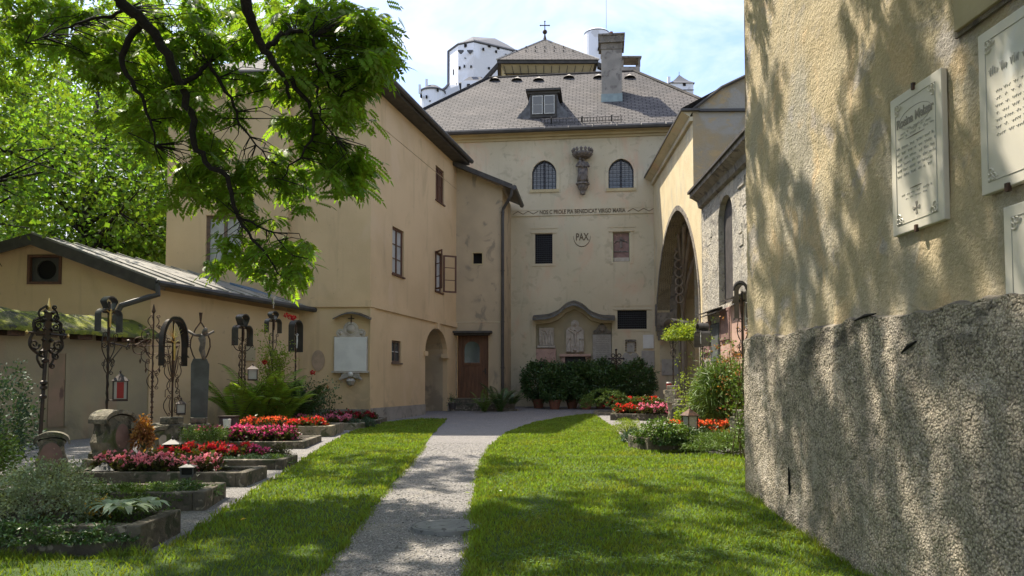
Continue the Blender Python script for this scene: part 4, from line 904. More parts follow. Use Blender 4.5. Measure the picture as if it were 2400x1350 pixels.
# ================================================================== NEAR RIGHT WALL
RW = Wall((2.79, 9.05), (3.44, -4.0), (0, 5))
near = thing('roughcast_building', 'near building wall on the right, rough yellow plaster above a grey pebble roughcast base', 'building', (5, 3, .1))
zP = 2.12
def ptop(a): return zP+.05*noise.noise(Vector((a*1.3, 0, 0)))+.035*noise.noise(Vector((a*5, 2, 0)))
bump_panel(RW, (0, zP-.12, RW.L, 6.5), .035, .016, 2.5, 'rough', 'upper_wall', near, seed=2)
def flare(a, z): return .05+.16*max(0, (1-z/2.1))*min(1, a/3.0)
V = []; ns, nz_ = 330, 80
Lp = 8.5
for i in range(ns+1):
    a = -.03+Lp*i/ns
    for j in range(nz_+1):
        z = -.3+(ptop(a)+.3)*j/nz_; q = Vector((a*2.2, z*2.2, 5))
        d = .022*noise.noise(q)+.014*noise.noise(q*4)+.012*noise.noise(q*11)
        if j == nz_: d -= .0
        V.append(RW.pt(a, z, flare(a, z)+d*(1 if 0 < i else .5)))
I = np.arange(len(V)).reshape(ns+1, nz_+1); Fq = np.stack([I[:-1, :-1], I[1:, :-1], I[1:, 1:], I[:-1, 1:]], -1).reshape(-1, 4)
fastmesh('roughcast_base', V, Fq, M['roughcast'], near, smooth=True)
V2 = []
for i in range(ns+1):      # worn shelf between the base and the wall above
    a = -.03+Lp*i/ns; q = Vector((a*2.2, ptop(a)*2.2, 5)); d = .022*noise.noise(q)+.014*noise.noise(q*4)+.012*noise.noise(q*11)
    V2 += [RW.pt(a, ptop(a), flare(a, ptop(a))+d*(1 if i else .5)), RW.pt(a, ptop(a)+.04, -.03)]
fastmesh('worn_ledge', V2, [[2*i, 2*i+2, 2*i+3, 2*i+1] for i in range(ns)], M['brickwork'], near, smooth=True)
mb = MB(); e_ = RW.u*-.02
mb.add([RW.pt(-.0, -.3), RW.pt(0, 6.5), RW.pt(0, 6.5, -5), RW.pt(0, -.3, -5)], [(0, 1, 2, 3)]); mb.add([RW.pt(-.03, -.3, -.1), RW.pt(-.03, ptop(0), -.1), RW.pt(-.03, ptop(0), .05+.0), RW.pt(-.03, -.3, .05)], [(0, 1, 2, 3)])
mb.add([RW.pt(0, 6.5), RW.pt(RW.L, 6.5), RW.pt(RW.L, 6.5, -5), RW.pt(0, 6.5, -5)], [(0, 1, 2, 3)]); mb.build('end_wall', M['rough'], near)
mb = MB()
for (x0, y0, x1, y1) in ((1990, 752, 2040, 735), (2105, 828, 2138, 800), (1848, 1095, 1852, 1160)):
    a = RW.px(x0, y0, .1); b = RW.px(x1, y1, .1); mb.tube([RW.pt(a[0], a[1], flare(*a)+.005), RW.pt((a[0]+b[0])/2, (a[1]+b[1])/2+.01, flare(*a)+.004), RW.pt(b[0], b[1], flare(*b)+.005)], [.006, .017, .006], 5)
mb.build('broken_hole', M['dark'], near)
def plaque(rect, label, big):
    s_0, z_0, s_1, z_1 = rect; t = thing('memorial_plaque', label, 'plaque', RW.pt((s_0+s_1)/2, z_0, .02))
    mb = MB(); wbox(mb, RW, rect, .0, .045); sl_ = mb.build('slab', M['marble'], t, bevel=.006)
    mb = MB(); g_ = .07; lp = rloop((s_0+g_, z_0+g_, s_1-g_, z_1-g_)); mb.tube([RW.pt(a, b, .046) for a, b in lp], .004, 4, closed=True); mb.build('border_line', M['engrave2'], t)
    for (cx, cz, sx, sz) in ((s_0+g_, z_0+g_, 1, 1), (s_1-g_, z_0+g_, -1, 1), (s_0+g_, z_1-g_, 1, -1), (s_1-g_, z_1-g_, -1, -1)):
        mb = MB()
        for q in range(3):
            pts = []
            for k in range(14): a = k*.5; r_ = .030*(1-k/16); pts.append(RW.pt(cx+sx*(.02+.03*q*(q != 2)+.0+r_*math.cos(a)), cz+sz*(.02+(.035 if q == 2 else 0)+r_*math.sin(a)), .048))
            mb.tube(pts, .0055, 4)
        mb.build('corner_scroll', M['marble'], t)
    return t
def scribble(t, w, sA, sB, z, h, seed, m='engrave2'):
    rr = random.Random(seed); mb = MB(); a = min(sA, sB); b = max(sA, sB); x = a
    while x < b-.01:
        wd = rr.uniform(.03, .09); n = max(4, int(wd/.006)); e = min(x+wd, b)
        pts = [w.pt(x+(e-x)*k/n, z+h*(.5+.45*math.sin(k*2.1+rr.random()))*(1.25 if rr.random() < .2 else 1), .0465) for k in range(n+1)]
        mb.tube(pts, h*.09, 3, cap=False); x = e+rr.uniform(.015, .03)
    mb.build('engraved_line', M[m], t)
r1_ = RW.rect(2098, 240, 2228, 534); rA = (RW.px(2103, 400)[0], (RW.px(2110, 556)[1]+RW.px(2230, 512)[1])/2, RW.px(2224, 330)[0], (RW.px(2098, 240)[1]+RW.px(2217, 160)[1])/2)
rA = (min(rA[0], rA[2]), rA[1], max(rA[0], rA[2]), rA[3])
tp = plaque(rA, 'white marble memorial plaque inscribed Rosina Melzer with corner scrolls, wholly in view', True)
wd_ = rA[2]-rA[0]
sgn = 1 if Z.cross(RW.n).dot(RW.u) > 0 else -1
left_s = rA[0] if sgn > 0 else rA[2]
def ls(f): return left_s+sgn*wd_*f
H_ = rA[3]-rA[1]
text('Rosina Melzer', RW, ls(.14), rA[1]+H_*.76, .07, .046, tp, m='engrave', width=wd_*.72, slope=0, thick=.003)
mb = MB(); mb.tube([RW.pt(ls(.5)+.20*math.cos(a), rA[1]+H_*.79+.075*math.sin(a), .046) for a in [2*pi*k/28 for k in range(28)]], .0018, 3, closed=True)
for zc in (.66, .30): mb.tube([RW.pt(ls(.32 if zc > .5 else .38), rA[1]+H_*zc, .046), RW.pt(ls(.5), rA[1]+H_*zc, .047), RW.pt(ls(.68 if zc > .5 else .62), rA[1]+H_*zc, .046)], [.0015, .005, .0015], 4)
mb.build('flourish', M['engrave'], tp)
for k, (zf, a, b, h) in enumerate(((.72, .36, .64, .018), (.70, .2, .8, .02), (.675, .15, .85, .02), (.60, .12, .86, .024), (.56, .12, .88, .024), (.52, .14, .86, .024), (.48, .12, .88, .024), (.44, .13, .86, .024), (.40, .12, .84, .024), (.26, .2, .8, .018), (.23, .28, .7, .016))):
    scribble(tp, RW, ls(a), ls(b), rA[1]+H_*zf, h, k+4)
mb = MB(); cc = (ls(.5), rA[1]+H_*.15)
for k in range(4): a = pi/2*k; mb.prism([RW.pt(cc[0], cc[1], .047), RW.pt(cc[0]+.045*math.cos(a-.3), cc[1]+.045*math.sin(a-.3), .047), RW.pt(cc[0]+.045*math.cos(a+.3), cc[1]+.045*math.sin(a+.3), .047)], RW.n*.003)
mb.build('engraved_cross', M['engrave'], tp)
mb = MB()
for z_, up in ((rA[3], 1), (rA[1], -1)): mb.frame3(RW.pt(ls(.5)-.012, z_-(.03 if up > 0 else .02), .04), RW.u, Z, RW.n, (.024, .05, .022))
mb.build('iron_clamp', M['rust'], tp)
rB = (RW.px(2312, 270)[0], RW.px(2318, 460)[1], RW.px(2312, 270)[0]+1.0, RW.px(2308, 86)[1])
tq = plaque(rB, 'large worn white marble plaque right of the Rosina Melzer plaque, cut off by the edge', True)
for k in range(7): scribble(tq, RW, rB[2]-.05 if sgn > 0 else rB[0]+.15, rB[0]+.15 if sgn > 0 else rB[2]-.12, rB[1]+.60-k*.045, .02, 40+k)
scribble(tq, RW, rB[0]+.10, rB[2]-.12, rB[1]+.72, .055, 77, 'engrave2')
mb = MB(); mb.frame3(RW.pt(rB[0]+.23, rB[1]-.03, .038), RW.u, Z, RW.n, (.03, .05, .025)); mb.build('iron_clamp', M['rust'], tq)
rC = (RW.px(2372, 640)[0], RW.px(2390, 806)[1], RW.px(2372, 640)[0]+.9, RW.px(2366, 488)[1])
tr2 = plaque(rC, 'white memorial plaque set low at the right edge, mostly out of frame', True)
rD = (RW.px(2249, 20)[0], RW.px(2249, 78)[1], RW.px(2249, 20)[0]+1.1, RW.px(2249, 78)[1]+.9)
t = thing('memorial_plaque', 'beige stone panel at the top right corner above the large white plaque', 'plaque', RW.pt(rD[0], rD[1], 0)); mb = MB(); wbox(mb, RW, rD, 0, .045); mb.build('slab', M['niche'], t, bevel=.006)
mb = MB(); ring(mb, RW, rloop(rD), .03, 0, .02); mb.build('border', M['brickwork'], t)

# ================================================================== SHED AND GARDEN WALL (left)
SS = Wall((-8.5, 18.0), (-6.12, 22.0), (0, 15)); SG = Wall((-8.5, 18.0), (-14.5, 18.0), (-9, 10))
shed = thing('low_shed', 'low ochre shed on the left with a metal gable roof and a round vent window', 'shed', (-9.5, 19.5, .4))
zSe = SS.px(550, 716)[1]; zSe = 3.62
apexS = SG.px(86, 556); ev = SG.px(372, 664)
lx = apexS[0]+(apexS[0]-0)*1.0
wS = SG.rect(65, 597, 145, 666)
mb = MB(); panel(mb, SG, [(0, -.3), (SG.L, -.3), (SG.L, apexS[1]-1.1), (apexS[0], apexS[1]-.08), (0, ev[1]-.12)], [rloop(wS)], .15)
panel(mb, SS, [(0, -.3), (SS.L, -.3), (SS.L, zSe), (0, ev[1]-.12)], [])
shw = mb.build('wall', M['plaster_o'], shed)
cS = ((wS[0]+wS[2])/2, (wS[1]+wS[3])/2); mb = MB(); ring(mb, SG, grow(rloop(wS), -.06), .06, -.08, .03); fw_ = mb.build('vent_window', M['wood'], shed)
circ = [(cS[0]+.23*math.cos(a), cS[1]+.23*math.sin(a)) for a in [2*pi*k/24 for k in range(24)]]
mb = MB(); panel(mb, SG, rloop(grow(rloop(wS), -.04)[0]+grow(rloop(wS), -.04)[2]), [circ], .06, o=-.07); mb.build('vent_board', M['gutter'], fw_)
mb = MB(); panel(mb, SG, rloop(wS), o=-.145); mb.build('vent_opening', M['dark'], fw_)
ap3 = SG.pt(apexS[0], apexS[1], .22); rb = Vector((-8.7, 22.6, 4.66)); eA = SG.pt(-.22, ev[1]-.0, .22); eB = SS.pt(SS.L+.35, 3.75, .28)
lA = SG.pt(apexS[0]+4.2, apexS[1]-1.2, .22); lB = lA+Vector((2.2, 5, -.2))
mb = MB(); ns = 12
for (a, b, c_, d_) in ((ap3, eA, eB, rb), (lA, ap3, rb, lB)): mb.add([a, b, c_, d_, a+Z*.05, b+Z*.05, c_+Z*.05, d_+Z*.05], [(0, 1, 2, 3), (4, 5, 6, 7), (0, 1, 5, 4), (1, 2, 6, 5), (3, 0, 4, 7), (2, 3, 7, 6)])
sroof = mb.build('roof', M['metalroof'], shed)
mb = MB()
for k in range(0, 11):
    t = k/10; p, q = ap3.lerp(rb, t), eA.lerp(eB, t); mb.frame3(p+Z*.045, (q-p).normalized(), (.5, .86, 0), Z, ((q-p).length, .025, .05))
mb.build('standing_seam', M['metalroof'], sroof)
mb = MB()
for a, b in ((ap3, eA), (lA, ap3)): mb.prism([a-Z*.22, b-Z*.22, b+Z*.045, a+Z*.045], SG.n*.04)
mb.build('bargeboard', M['fascia'], sroof)
mb = MB(); mb.tube([eA+Z*-.02+SS.n*.07, eB-Z*.02+SS.n*.07], .075, 8); mb.build('gutter', M['gutter'], sroof)
mb = MB(); d0 = eA+SS.n*.05-Z*.05; m_ = at(284, 716, 17.3); mb.tube([d0, d0+Vector((.03, -.02, -.25)), d0.lerp(m_, .25)-Z*.18, m_, m_+Vector((-.15, -.05, -.35))], .065, 8); mb.build('downpipe', M['gutter'], shed)
mb = MB(); sk = ap3.lerp(rb, .75).lerp(eA.lerp(eB, .75), .5); mb.frame3(sk+Z*.05, (rb-ap3).normalized(), (eA-ap3).normalized(), Z, (1.5, .9, .09)); mb.build('blue_metal_patch', mat('blue_grey_sheet', (.10, .16, .24), rough=.5), sroof)
# garden wall with mossy coping
GW = Wall((-8.52, 17.98), (-13.4, 7.0), (0, 12))
gwl = thing('garden_wall', 'shaded plastered garden wall on the left under a mossy coping, behind the crosses', 'wall', (-10.5, 13, .4))
zg0 = GW.px(200, 783)[1]
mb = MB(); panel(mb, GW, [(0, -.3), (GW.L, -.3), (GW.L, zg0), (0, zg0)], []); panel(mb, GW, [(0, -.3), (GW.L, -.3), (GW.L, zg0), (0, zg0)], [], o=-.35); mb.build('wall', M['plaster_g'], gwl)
V = []
for i in range(120):
    a = -.1+(GW.L+.1)*i/119
    for (o_, h_) in ((.32, -.04), (.33, .03), (.1, .17), (-.12, .31), (-.38, .44), (-.5, .1)):
        q = Vector((a*2, o_*3, 1)); V.append(GW.pt(a, zg0+h_+.035*noise.noise(q)+.02*noise.noise(q*4), o_+.03*noise.noise(q*2+Vector((5, 0, 0)))))
I = np.arange(len(V)).reshape(120, 6); fastmesh('mossy_coping', V, np.stack([I[:-1, :-1], I[1:, :-1], I[1:, 1:], I[:-1, 1:]], -1).reshape(-1, 4), M['moss'], gwl, smooth=True)
mb = MB()
for x in (28, 190, 250, 292, 330): a = GW.px(x, 783, .1)[0]; mb.frame3(GW.pt(a-.16, zg0-.13, .0), GW.u, Z, GW.n, (.34, .12, .24))
mb.build('coping_corbel', M['rust'], gwl)
rr = GW.rect(112, 828, 150, 1000); t = thing('memorial_slab', 'faded pink rectangular slab on the shaded garden wall behind the leftmost cross', 'memorial slab', GW.pt(rr[0], rr[1], 0))
mb = MB(); wbox(mb, GW, rr, 0, .02); mb.build('slab', mat('faded_pink_slab', (.30, .20, .14), (.24, .18, .12), 3, stains=[(4, .58, .66, (.14, .09, .07), (1, 1, .5))]), t)
mb = MB(); wbox(mb, GW, (rr[0]-.09, rr[1], rr[0]-.003, rr[3]), 0, .04); mb.build('border', M['plaster_g'], t)

# ================================================================== HILL AND FORTRESS
HV = []; n_ = 40
for i in range(n_+1):
    for j in range(n_+1):
        x = -260+520*i/n_; y = 120+420*j/n_; r_ = math.hypot(x/190, (y-290)/140); z = 84*max(0, math.cos(min(r_, 1)*pi/2))**.8+6*noise.noise(Vector((x*.02, y*.02, 0)))*max(0, 1-r_); HV.append((x, y, z-.5))
I = np.arange(len(HV)).reshape(n_+1, n_+1); tag(fastmesh('hill', HV, np.stack([I[:-1, :-1], I[1:, :-1], I[1:, 1:], I[:-1, 1:]], -1).reshape(-1, 4), mat('wooded_hill', (.04, .07, .02), (.03, .05, .02), .05), smooth=True), kind='structure')
fort = thing('hilltop_fortress', 'large white hilltop fortress keep with dark slate roof, far behind the tiled roof', 'fortress', (-10, 255, 80))
def AP(x, y, Y): return at(x, y, Y)
eave = [AP(1052, 120, 264), AP(1074, 104, 256), AP(1110, 97, 252), AP(1216, 122, 262)]; ez = sum(p.z for p in eave)/4
pl = [(p.x, p.y) for p in eave]+[(eave[3].x+2, 300), (eave[0].x, 300)]
def body(mb, poly, z0, z1):
    n = len(poly)
    for k in range(n): a, b = poly[k], poly[(k+1) % n]; mb.add([(*a, z0), (*b, z0), (*b, z1[(k+1) % n]), (*a, z1[k])], [(0, 1, 2, 3)])
ez_ = [eave[0].z, eave[1].z, eave[2].z, eave[3].z, eave[3].z, eave[0].z]
mb = MB(); body(mb, pl, 78, ez_); mb.build('keep_wall', M['limewall'], fort)
ra, rb_ = AP(1107, 87, 275), AP(1160, 91, 275); mb = MB(); EV = [Vector((p[0], p[1], z)) for p, z in zip(pl, ez_)]
rc = AP(1188, 105, 275); RG = [ra, rb_, rc]
for P in ((EV[0], EV[1], ra), (EV[1], EV[2], ra), (EV[2], rb_, ra), (EV[2], EV[3], rb_), (EV[3], rc, rb_), (EV[3], EV[4], rc), (EV[4], EV[5], ra, rb_), (EV[5], EV[0], ra)): mb.add([p+Z*.2 for p in P], [tuple(range(len(P)))])
mb.tube([p+Z*.1 for p in EV[:4]], .5, 4); mb.tube([EV[0], Vector((EV[0].x, EV[0].y, 85))], .6, 5); mb.build('keep_roof', M['slate'], fort)
def fbox(x, y, Y, w_, h_, m='dark', nm='fortress_window', d=1.2):
    p = AP(x, y, Y); b = MB(); b.box(p, (w_*.8, d, h_*.8)); return b.build(nm, M[m], fort)
for x, y, Y, w_, h_ in ((1091, 108, 254.2, 1.1, 1.1), (1133, 116, 254.0, .8, .9), (1163, 122, 257.0, .8, .9), (1186, 131, 259.2, .6, 1.2), (1147, 109, 255.3, 1.0, .7), (1168, 114, 257.5, 1.0, .7), (1203, 125, 260.7, 1.1, .9), (1146, 161, 255.5, .9, .8), (1063, 170, 260.2, .5, 2.2), (1071, 200, 257.5, .5, 1.8), (1088, 156, 254.4, .5, 1.0), (1104, 157, 252.7, .6, .9), (1077, 160, 255.7, .8, 1.1), (1090, 137, 254.2, .35, .35)):
    fbox(x, y, Y, w_, h_)
for x in (1080, 1102):
    p = AP(x, 124, 253); mb = MB(); mb.prism([p+Vector((-1.0, 0, .5)), p+Vector((1.0, 0, .5)), p+Vector((.3, 0, -.4)), p+Vector((-.2, 0, -.4))], (0, -1.2, 0)); mb.build('corbelled_bay', M['slate'], fort)
mb = MB(); a = AP(1083, 215, 246); mb.box(AP(1102, 210, 247), (5.5, 4, 4.5)); b_ = mb.build('gatehouse_wall', M['limewall'], fort)
mb = MB(); a = AP(1075, 195, 245); b = AP(1132, 193, 245); c3 = AP(1100, 180, 249); d3 = AP(1130, 180, 249); mb.add([a, b, d3, c3, a+Vector((0, 8, 0)), b+Vector((0, 8, 0))], [(0, 1, 2, 3), (0, 3, 4), (5, 4, 3, 2), (1, 5, 2)]); mb.build('gatehouse_roof', M['slate'], fort)
mb = MB(); mb.box(AP(1098, 204, 244.6), (1.0, .4, 2)); mb.build('gatehouse_opening', M['dark'], fort)
low = thing('fortress_round_tower', 'low round white bastion tower at the left foot of the fortress', 'tower', (AP(1012, 230, 250).x, 250, 80))
pc = AP(1011, 205, 250); rad = (AP(1040, 205, 250).x-AP(982, 205, 250).x)/2
mb = MB(); mb.lathe((pc.x, 250+rad, 0), [(rad+.6, 78), (rad, pc.z), (0.001, pc.z+.01)], 28); mb.build('wall', M['limewall'], low, smooth=False)
mb = MB(); mb.lathe((pc.x, 250+rad, 0), [(rad+.35, pc.z-.4), (rad+.35, pc.z+.1), (rad*.45, pc.z+1.9), (.01, pc.z+2.2)], 28); mb.build('roof', M['slate'], low)
for x, y in ((1000, 228), (1026, 211), (987, 225), (1008, 238)): p = AP(x, y, 250.3); mb = MB(); mb.box(p, (.55, 1.4, .9 if y != 238 else .3)); mb.build('fortress_window', M['dark'], low)
for x, y in ((984, 205), (1000, 192)): p = AP(x, y+4, 252); mb = MB(); mb.box(p, (.8, .8, 3)); mb.build('chimney', M['limewall'], low)
mb = MB(); P = [AP(1032, 215, 254), AP(1052, 198, 256), AP(1075, 200, 256), AP(1075, 250, 256), AP(1032, 250, 254)]; mb.prism(P, (0, 6, 0)); mb.build('ramp_wall', M['limewall'], fort)
mb = MB(); mb.tube([AP(1032, 214, 253.8), AP(1044, 206, 254.5), AP(1052, 196, 255.5)], .45, 5); mb.build('ramp_coping', M['slate'], fort)
cy = thing('fortress_cylinder_tower', 'tall plain white cylindrical tower with an antenna behind the big chimney', 'tower', (AP(1402, 100, 250).x, 250, 80))
pc = AP(1402, 66, 250); rad = (AP(1432, 66, 250).x-AP(1372, 66, 250).x)/2
mb = MB(); mb.lathe((pc.x, 250+rad, 0), [(rad, 78), (rad, pc.z-.0), (rad*.8, pc.z+.7), (0.001, pc.z+.9)], 32); mb.build('wall', M['limewall'], cy)
mb = MB(); mb.lathe((pc.x, 250+rad, 0), [(rad+.1, pc.z-.35), (rad+.1, pc.z-.1)], 32); mb.build('rim', M['slate'], cy)
mb = MB(); q = AP(1421, 60, 252); mb.tube([q-Z*1, q+Z*12], .06, 4); mb.build('antenna', M['tin'], cy)
mb = MB(); mb.box(AP(1404, 115, 249.6), (.8, 1, .9)); mb.build('fortress_window', M['dark'], cy)
sm = thing('fortress_corner_tower', 'small square white turret with a pointed concave roof at the right end of the fortress', 'tower', (AP(1598, 200, 250).x, 252, 80))
a, b = AP(1571, 195, 250), AP(1625, 195, 250); cx = (a.x+b.x)/2; hw = (b.x-a.x)/2
mb = MB(); mb.box((cx, 250+hw, (a.z+78)/2), (2*hw, 2*hw, a.z-78)); mb.build('wall', M['limewall'], sm)
zap = AP(1597, 170, 252).z; mb = MB(); prev = None
for f_, g_ in ((1.12, 0), (.70, .28), (.38, .58), (.16, .82), (.001, 1)):
    cur = [Vector((cx+x*hw*f_, 250+hw+y*hw*f_, a.z+(zap-a.z)*g_)) for x, y in ((-1, -1), (1, -1), (1, 1), (-1, 1))]
    if prev:
        for k in range(4): mb.add([prev[k], prev[(k+1) % 4], cur[(k+1) % 4], cur[k]], [(0, 1, 2, 3)])
    prev = cur
mb.tube([(cx, 250+hw, zap-.2), (cx, 250+hw, zap+1)], .08, 4); mb.build('roof', M['slate'], sm)
mb = MB(); mb.box(AP(1604, 198, 249.9), (.9, .3, .9)); mb.build('fortress_window', M['dark'], sm)
mb = MB(); mb.box((AP(1571, 190, 251).x-.5, 251, a.z+1), (.9, .9, 3)); mb.build('chimney', M['limewall'], sm)
mb = MB(); mb.box((cx, 249.9, AP(1598, 211, 250).z), (2*hw+.2, .3, .2)); mb.build('string_course', M['slate'], sm)
# ================================================================== FOLIAGE TOOLS
def norm(A): return A/np.maximum(np.linalg.norm(A, axis=-1, keepdims=True), 1e-9)
def leaf_quads(P, D, Nn, Ln, Wd, fold=.15):
    D = norm(D); S = norm(np.cross(D, Nn)); U = norm(np.cross(S, D)); Ln = np.asarray(Ln)[:, None]; Wd = np.asarray(Wd)[:, None]
    a = P; b = P+D*Ln*.45+S*Wd*.5+U*Wd*fold; c_ = P+D*Ln; d = P+D*Ln*.45-S*Wd*.5+U*Wd*fold
    V = np.stack([a, b, c_, d], 1).reshape(-1, 3); k = np.arange(len(P))*4
    return V, np.concatenate([np.stack([k, k+1, k+2], 1), np.stack([k, k+2, k+3], 1)])
def rdir(r, n): return norm(r.normal(size=(n, 3)))
def cloud_mesh(name, P, r, ln, wd, matn, parent, out=None, up=.5, droop=.2, kind=None, org=None):
    n = len(P); D = rdir(r, n)*.8
    if out is not None: D = D+out
    D[:, 2] -= droop; Nn = rdir(r, n)*.9; Nn[:, 2] += up
    V, Fq = leaf_quads(P, D, Nn, ln*(.65+.7*r.random(n)), wd*(.65+.7*r.random(n)))
    o = fastmesh(name, V, Fq, M[matn], parent, org=org)
    if kind: o['kind'] = kind
    return o
def clumps(r, c, rad, ncl, per, spread, shell=.55, lo=-1.0):
    c = np.array(c, float); rad = np.array(rad, float); d = rdir(r, ncl*3); d = d[d[:, 2] > lo][:ncl]; rr = shell+(1-shell)*r.random((len(d), 1))**.6
    C = c+d*rr*rad; P = (C[:, None, :]+r.normal(size=(len(C), per, 3))*spread*np.minimum(1, rad/ max(rad))).reshape(-1, 3)
    O = norm(P-c); return P, O, C
# pinnate leaf template along +x : leaflets in pairs
def pinnate(nl=6):
    V, Fq = [], []
    for i in range(nl):
        x = .16+.78*i/nl
        for sg in (1, -1):
            b = np.array([x, 0, 0]); d = np.array([.45, sg*.9, -.12]); d /= np.linalg.norm(d); L_ = .36*(1-.35*abs(i/nl-.4)); s_ = np.cross(d, [0, 0, 1.]); s_ /= np.linalg.norm(s_)
            k = len(V); V += [b, b+d*L_*.4+s_*.08, b+d*L_, b+d*L_*.4-s_*.08]; Fq += [[k, k+1, k+2], [k, k+2, k+3]]
    k = len(V); V += [np.array([.92, 0, 0]), np.array([1.05, .075, 0]), np.array([1.28, 0, -.05]), np.array([1.05, -.075, 0])]; Fq += [[k, k+1, k+2], [k, k+2, k+3]]
    k = len(V); V += [np.array([0, .006, 0]), np.array([0, -.006, 0]), np.array([.95, 0, 0.0])]; Fq += [[k, k+1, k+2]]
    V = np.array(V); V[:, 2] -= .22*V[:, 0]**2; return V, np.array(Fq)
PV, PF = pinnate()
def pinnate_mesh(name, P, D, r, size, matn, parent):
    n = len(P); D = norm(D); up = np.tile([0, 0, 1.], (n, 1))+r.normal(size=(n, 3))*.35; S = norm(np.cross(up, D)); U = np.cross(D, S); sc = size*(.7+.6*r.random(n))
    V = P[:, None, :]+sc[:, None, None]*(PV[None, :, 0, None]*D[:, None, :]+PV[None, :, 1, None]*S[:, None, :]+PV[None, :, 2, None]*U[:, None, :])
    Fq = PF[None]+(np.arange(n)*len(PV))[:, None, None]
    return fastmesh(name, V.reshape(-1, 3), Fq.reshape(-1, 3), M[matn], parent)
# ------------------------------------------------------------------ the near overhanging tree
r = np.random.default_rng(5)
tree = thing('pinnate_leaved_tree', 'large tree overhanging from the upper left with long feathery leaves and dark drooping limbs', 'tree', (-7.3, 7.0, .2))
TR = Vector((-7.3, 7.0, .1)); FK = Vector((-7.0, 7.2, 5.2))
def pxl(pts, Y0, Y1): Y0 -= .5; Y1 -= .5; n = len(pts); return [at(x, y, Y0+(Y1-Y0)*i/(n-1)) for i, (x, y) in enumerate(pts)]
limbs = [
 ([FK, Vector((-5.4, 7.4, 7.4)), Vector((-3.9, 7.9, 7.3))]+pxl([(570, -20), (588, 40), (603, 80), (618, 120), (650, 160), (668, 190), (680, 232)], 8.2, 8.8), .085),
 ([FK, Vector((-6.4, 7.6, 6.8)), Vector((-5.0, 8.0, 6.9))]+pxl([(262, -20), (300, 20), (335, 50), (372, 95), (400, 150), (425, 200), (447, 260), (455, 335), (480, 378), (534, 415), (545, 470), (556, 505), (590, 560)], 8.2, 9.2), .075),
 (pxl([(335, 50), (300, 95), (285, 140), (310, 190), (338, 240), (357, 300), (362, 340)], 8.5, 9.0), .042),
 (pxl([(618, 120), (650, 90), (680, 72), (722, 76), (735, 100), (740, 150), (765, 185), (790, 225)], 8.6, 9.0), .035),
 (pxl([(680, 182), (700, 215), (725, 240), (735, 280), (730, 330), (690, 380), (660, 420)], 8.8, 9.2), .03),
 (pxl([(700, 185), (745, 205), (745, 240), (760, 290), (790, 330)], 8.8, 9.0), .022),
 (pxl([(590, 560), (620, 590), (650, 640), (690, 660)], 9.2, 9.3), .018),
 (pxl([(556, 505), (590, 520), (640, 545), (690, 600)], 9.2, 9.3), .018),
 (pxl([(425, 200), (470, 170), (490, 150), (520, 200), (548, 250), (560, 290), (600, 340), (640, 380)], 8.9, 9.2), .03),
 (pxl([(300, 20), (240, 40), (180, 55), (120, 80), (60, 100)], 8.6, 9.0), .02),
 ([FK, Vector((-5.5, 6.5, 8.0)), Vector((-3.0, 6.2, 8.8)), Vector((-.8, 6.3, 8.6)), Vector((.8, 6.6, 8.0))], .09),
 ([FK, Vector((-5.8, 8.0, 8.2)), Vector((-4.2, 9.8, 9.2)), Vector((-2.6, 11, 9.4))], .08),
 ([FK, Vector((-6.0, 5.0, 7.8)), Vector((-4.0, 3.4, 8.3)), Vector((-1.5, 3.0, 8.2))], .08),
 ([FK, Vector((-7.4, 9, 8.2)), Vector((-7.4, 11.5, 9.2)), Vector((-6.6, 13, 9.6))], .08)]
mb = MB(); mb.tube([TR, TR+Vector((.05, .05, 1.5)), TR+Vector((0, .1, 3.5)), FK], [.30, .25, .21, .19], 12); mb.build('trunk', M['bark'], tree, smooth=True)
LP_ = []
for pts, r0 in limbs:
    rs = [r0*(1-.8*i/(len(pts)-1)) for i in range(len(pts))]
    fine = []; fr = []
    for i in range(len(pts)-1):
        for k in range(3):
            t = k/3; j = Vector((noise.noise(pts[i]*3+Vector((k, 0, 0))), noise.noise(pts[i]*3+Vector((0, k, 7))), noise.noise(pts[i]*3+Vector((3, 0, k)))))*.05
            fine.append(pts[i].lerp(pts[i+1], t)+(j if k else j*0)); fr.append(rs[i]*(1-t)+rs[i+1]*t)
    fine.append(pts[-1]); fr.append(rs[-1]); mb = MB(); mb.tube(fine, fr, 7); mb.build('limb', M['bark'], tree, smooth=True); LP_ += fine
LPn = np.array([tuple(p) for p in LP_])
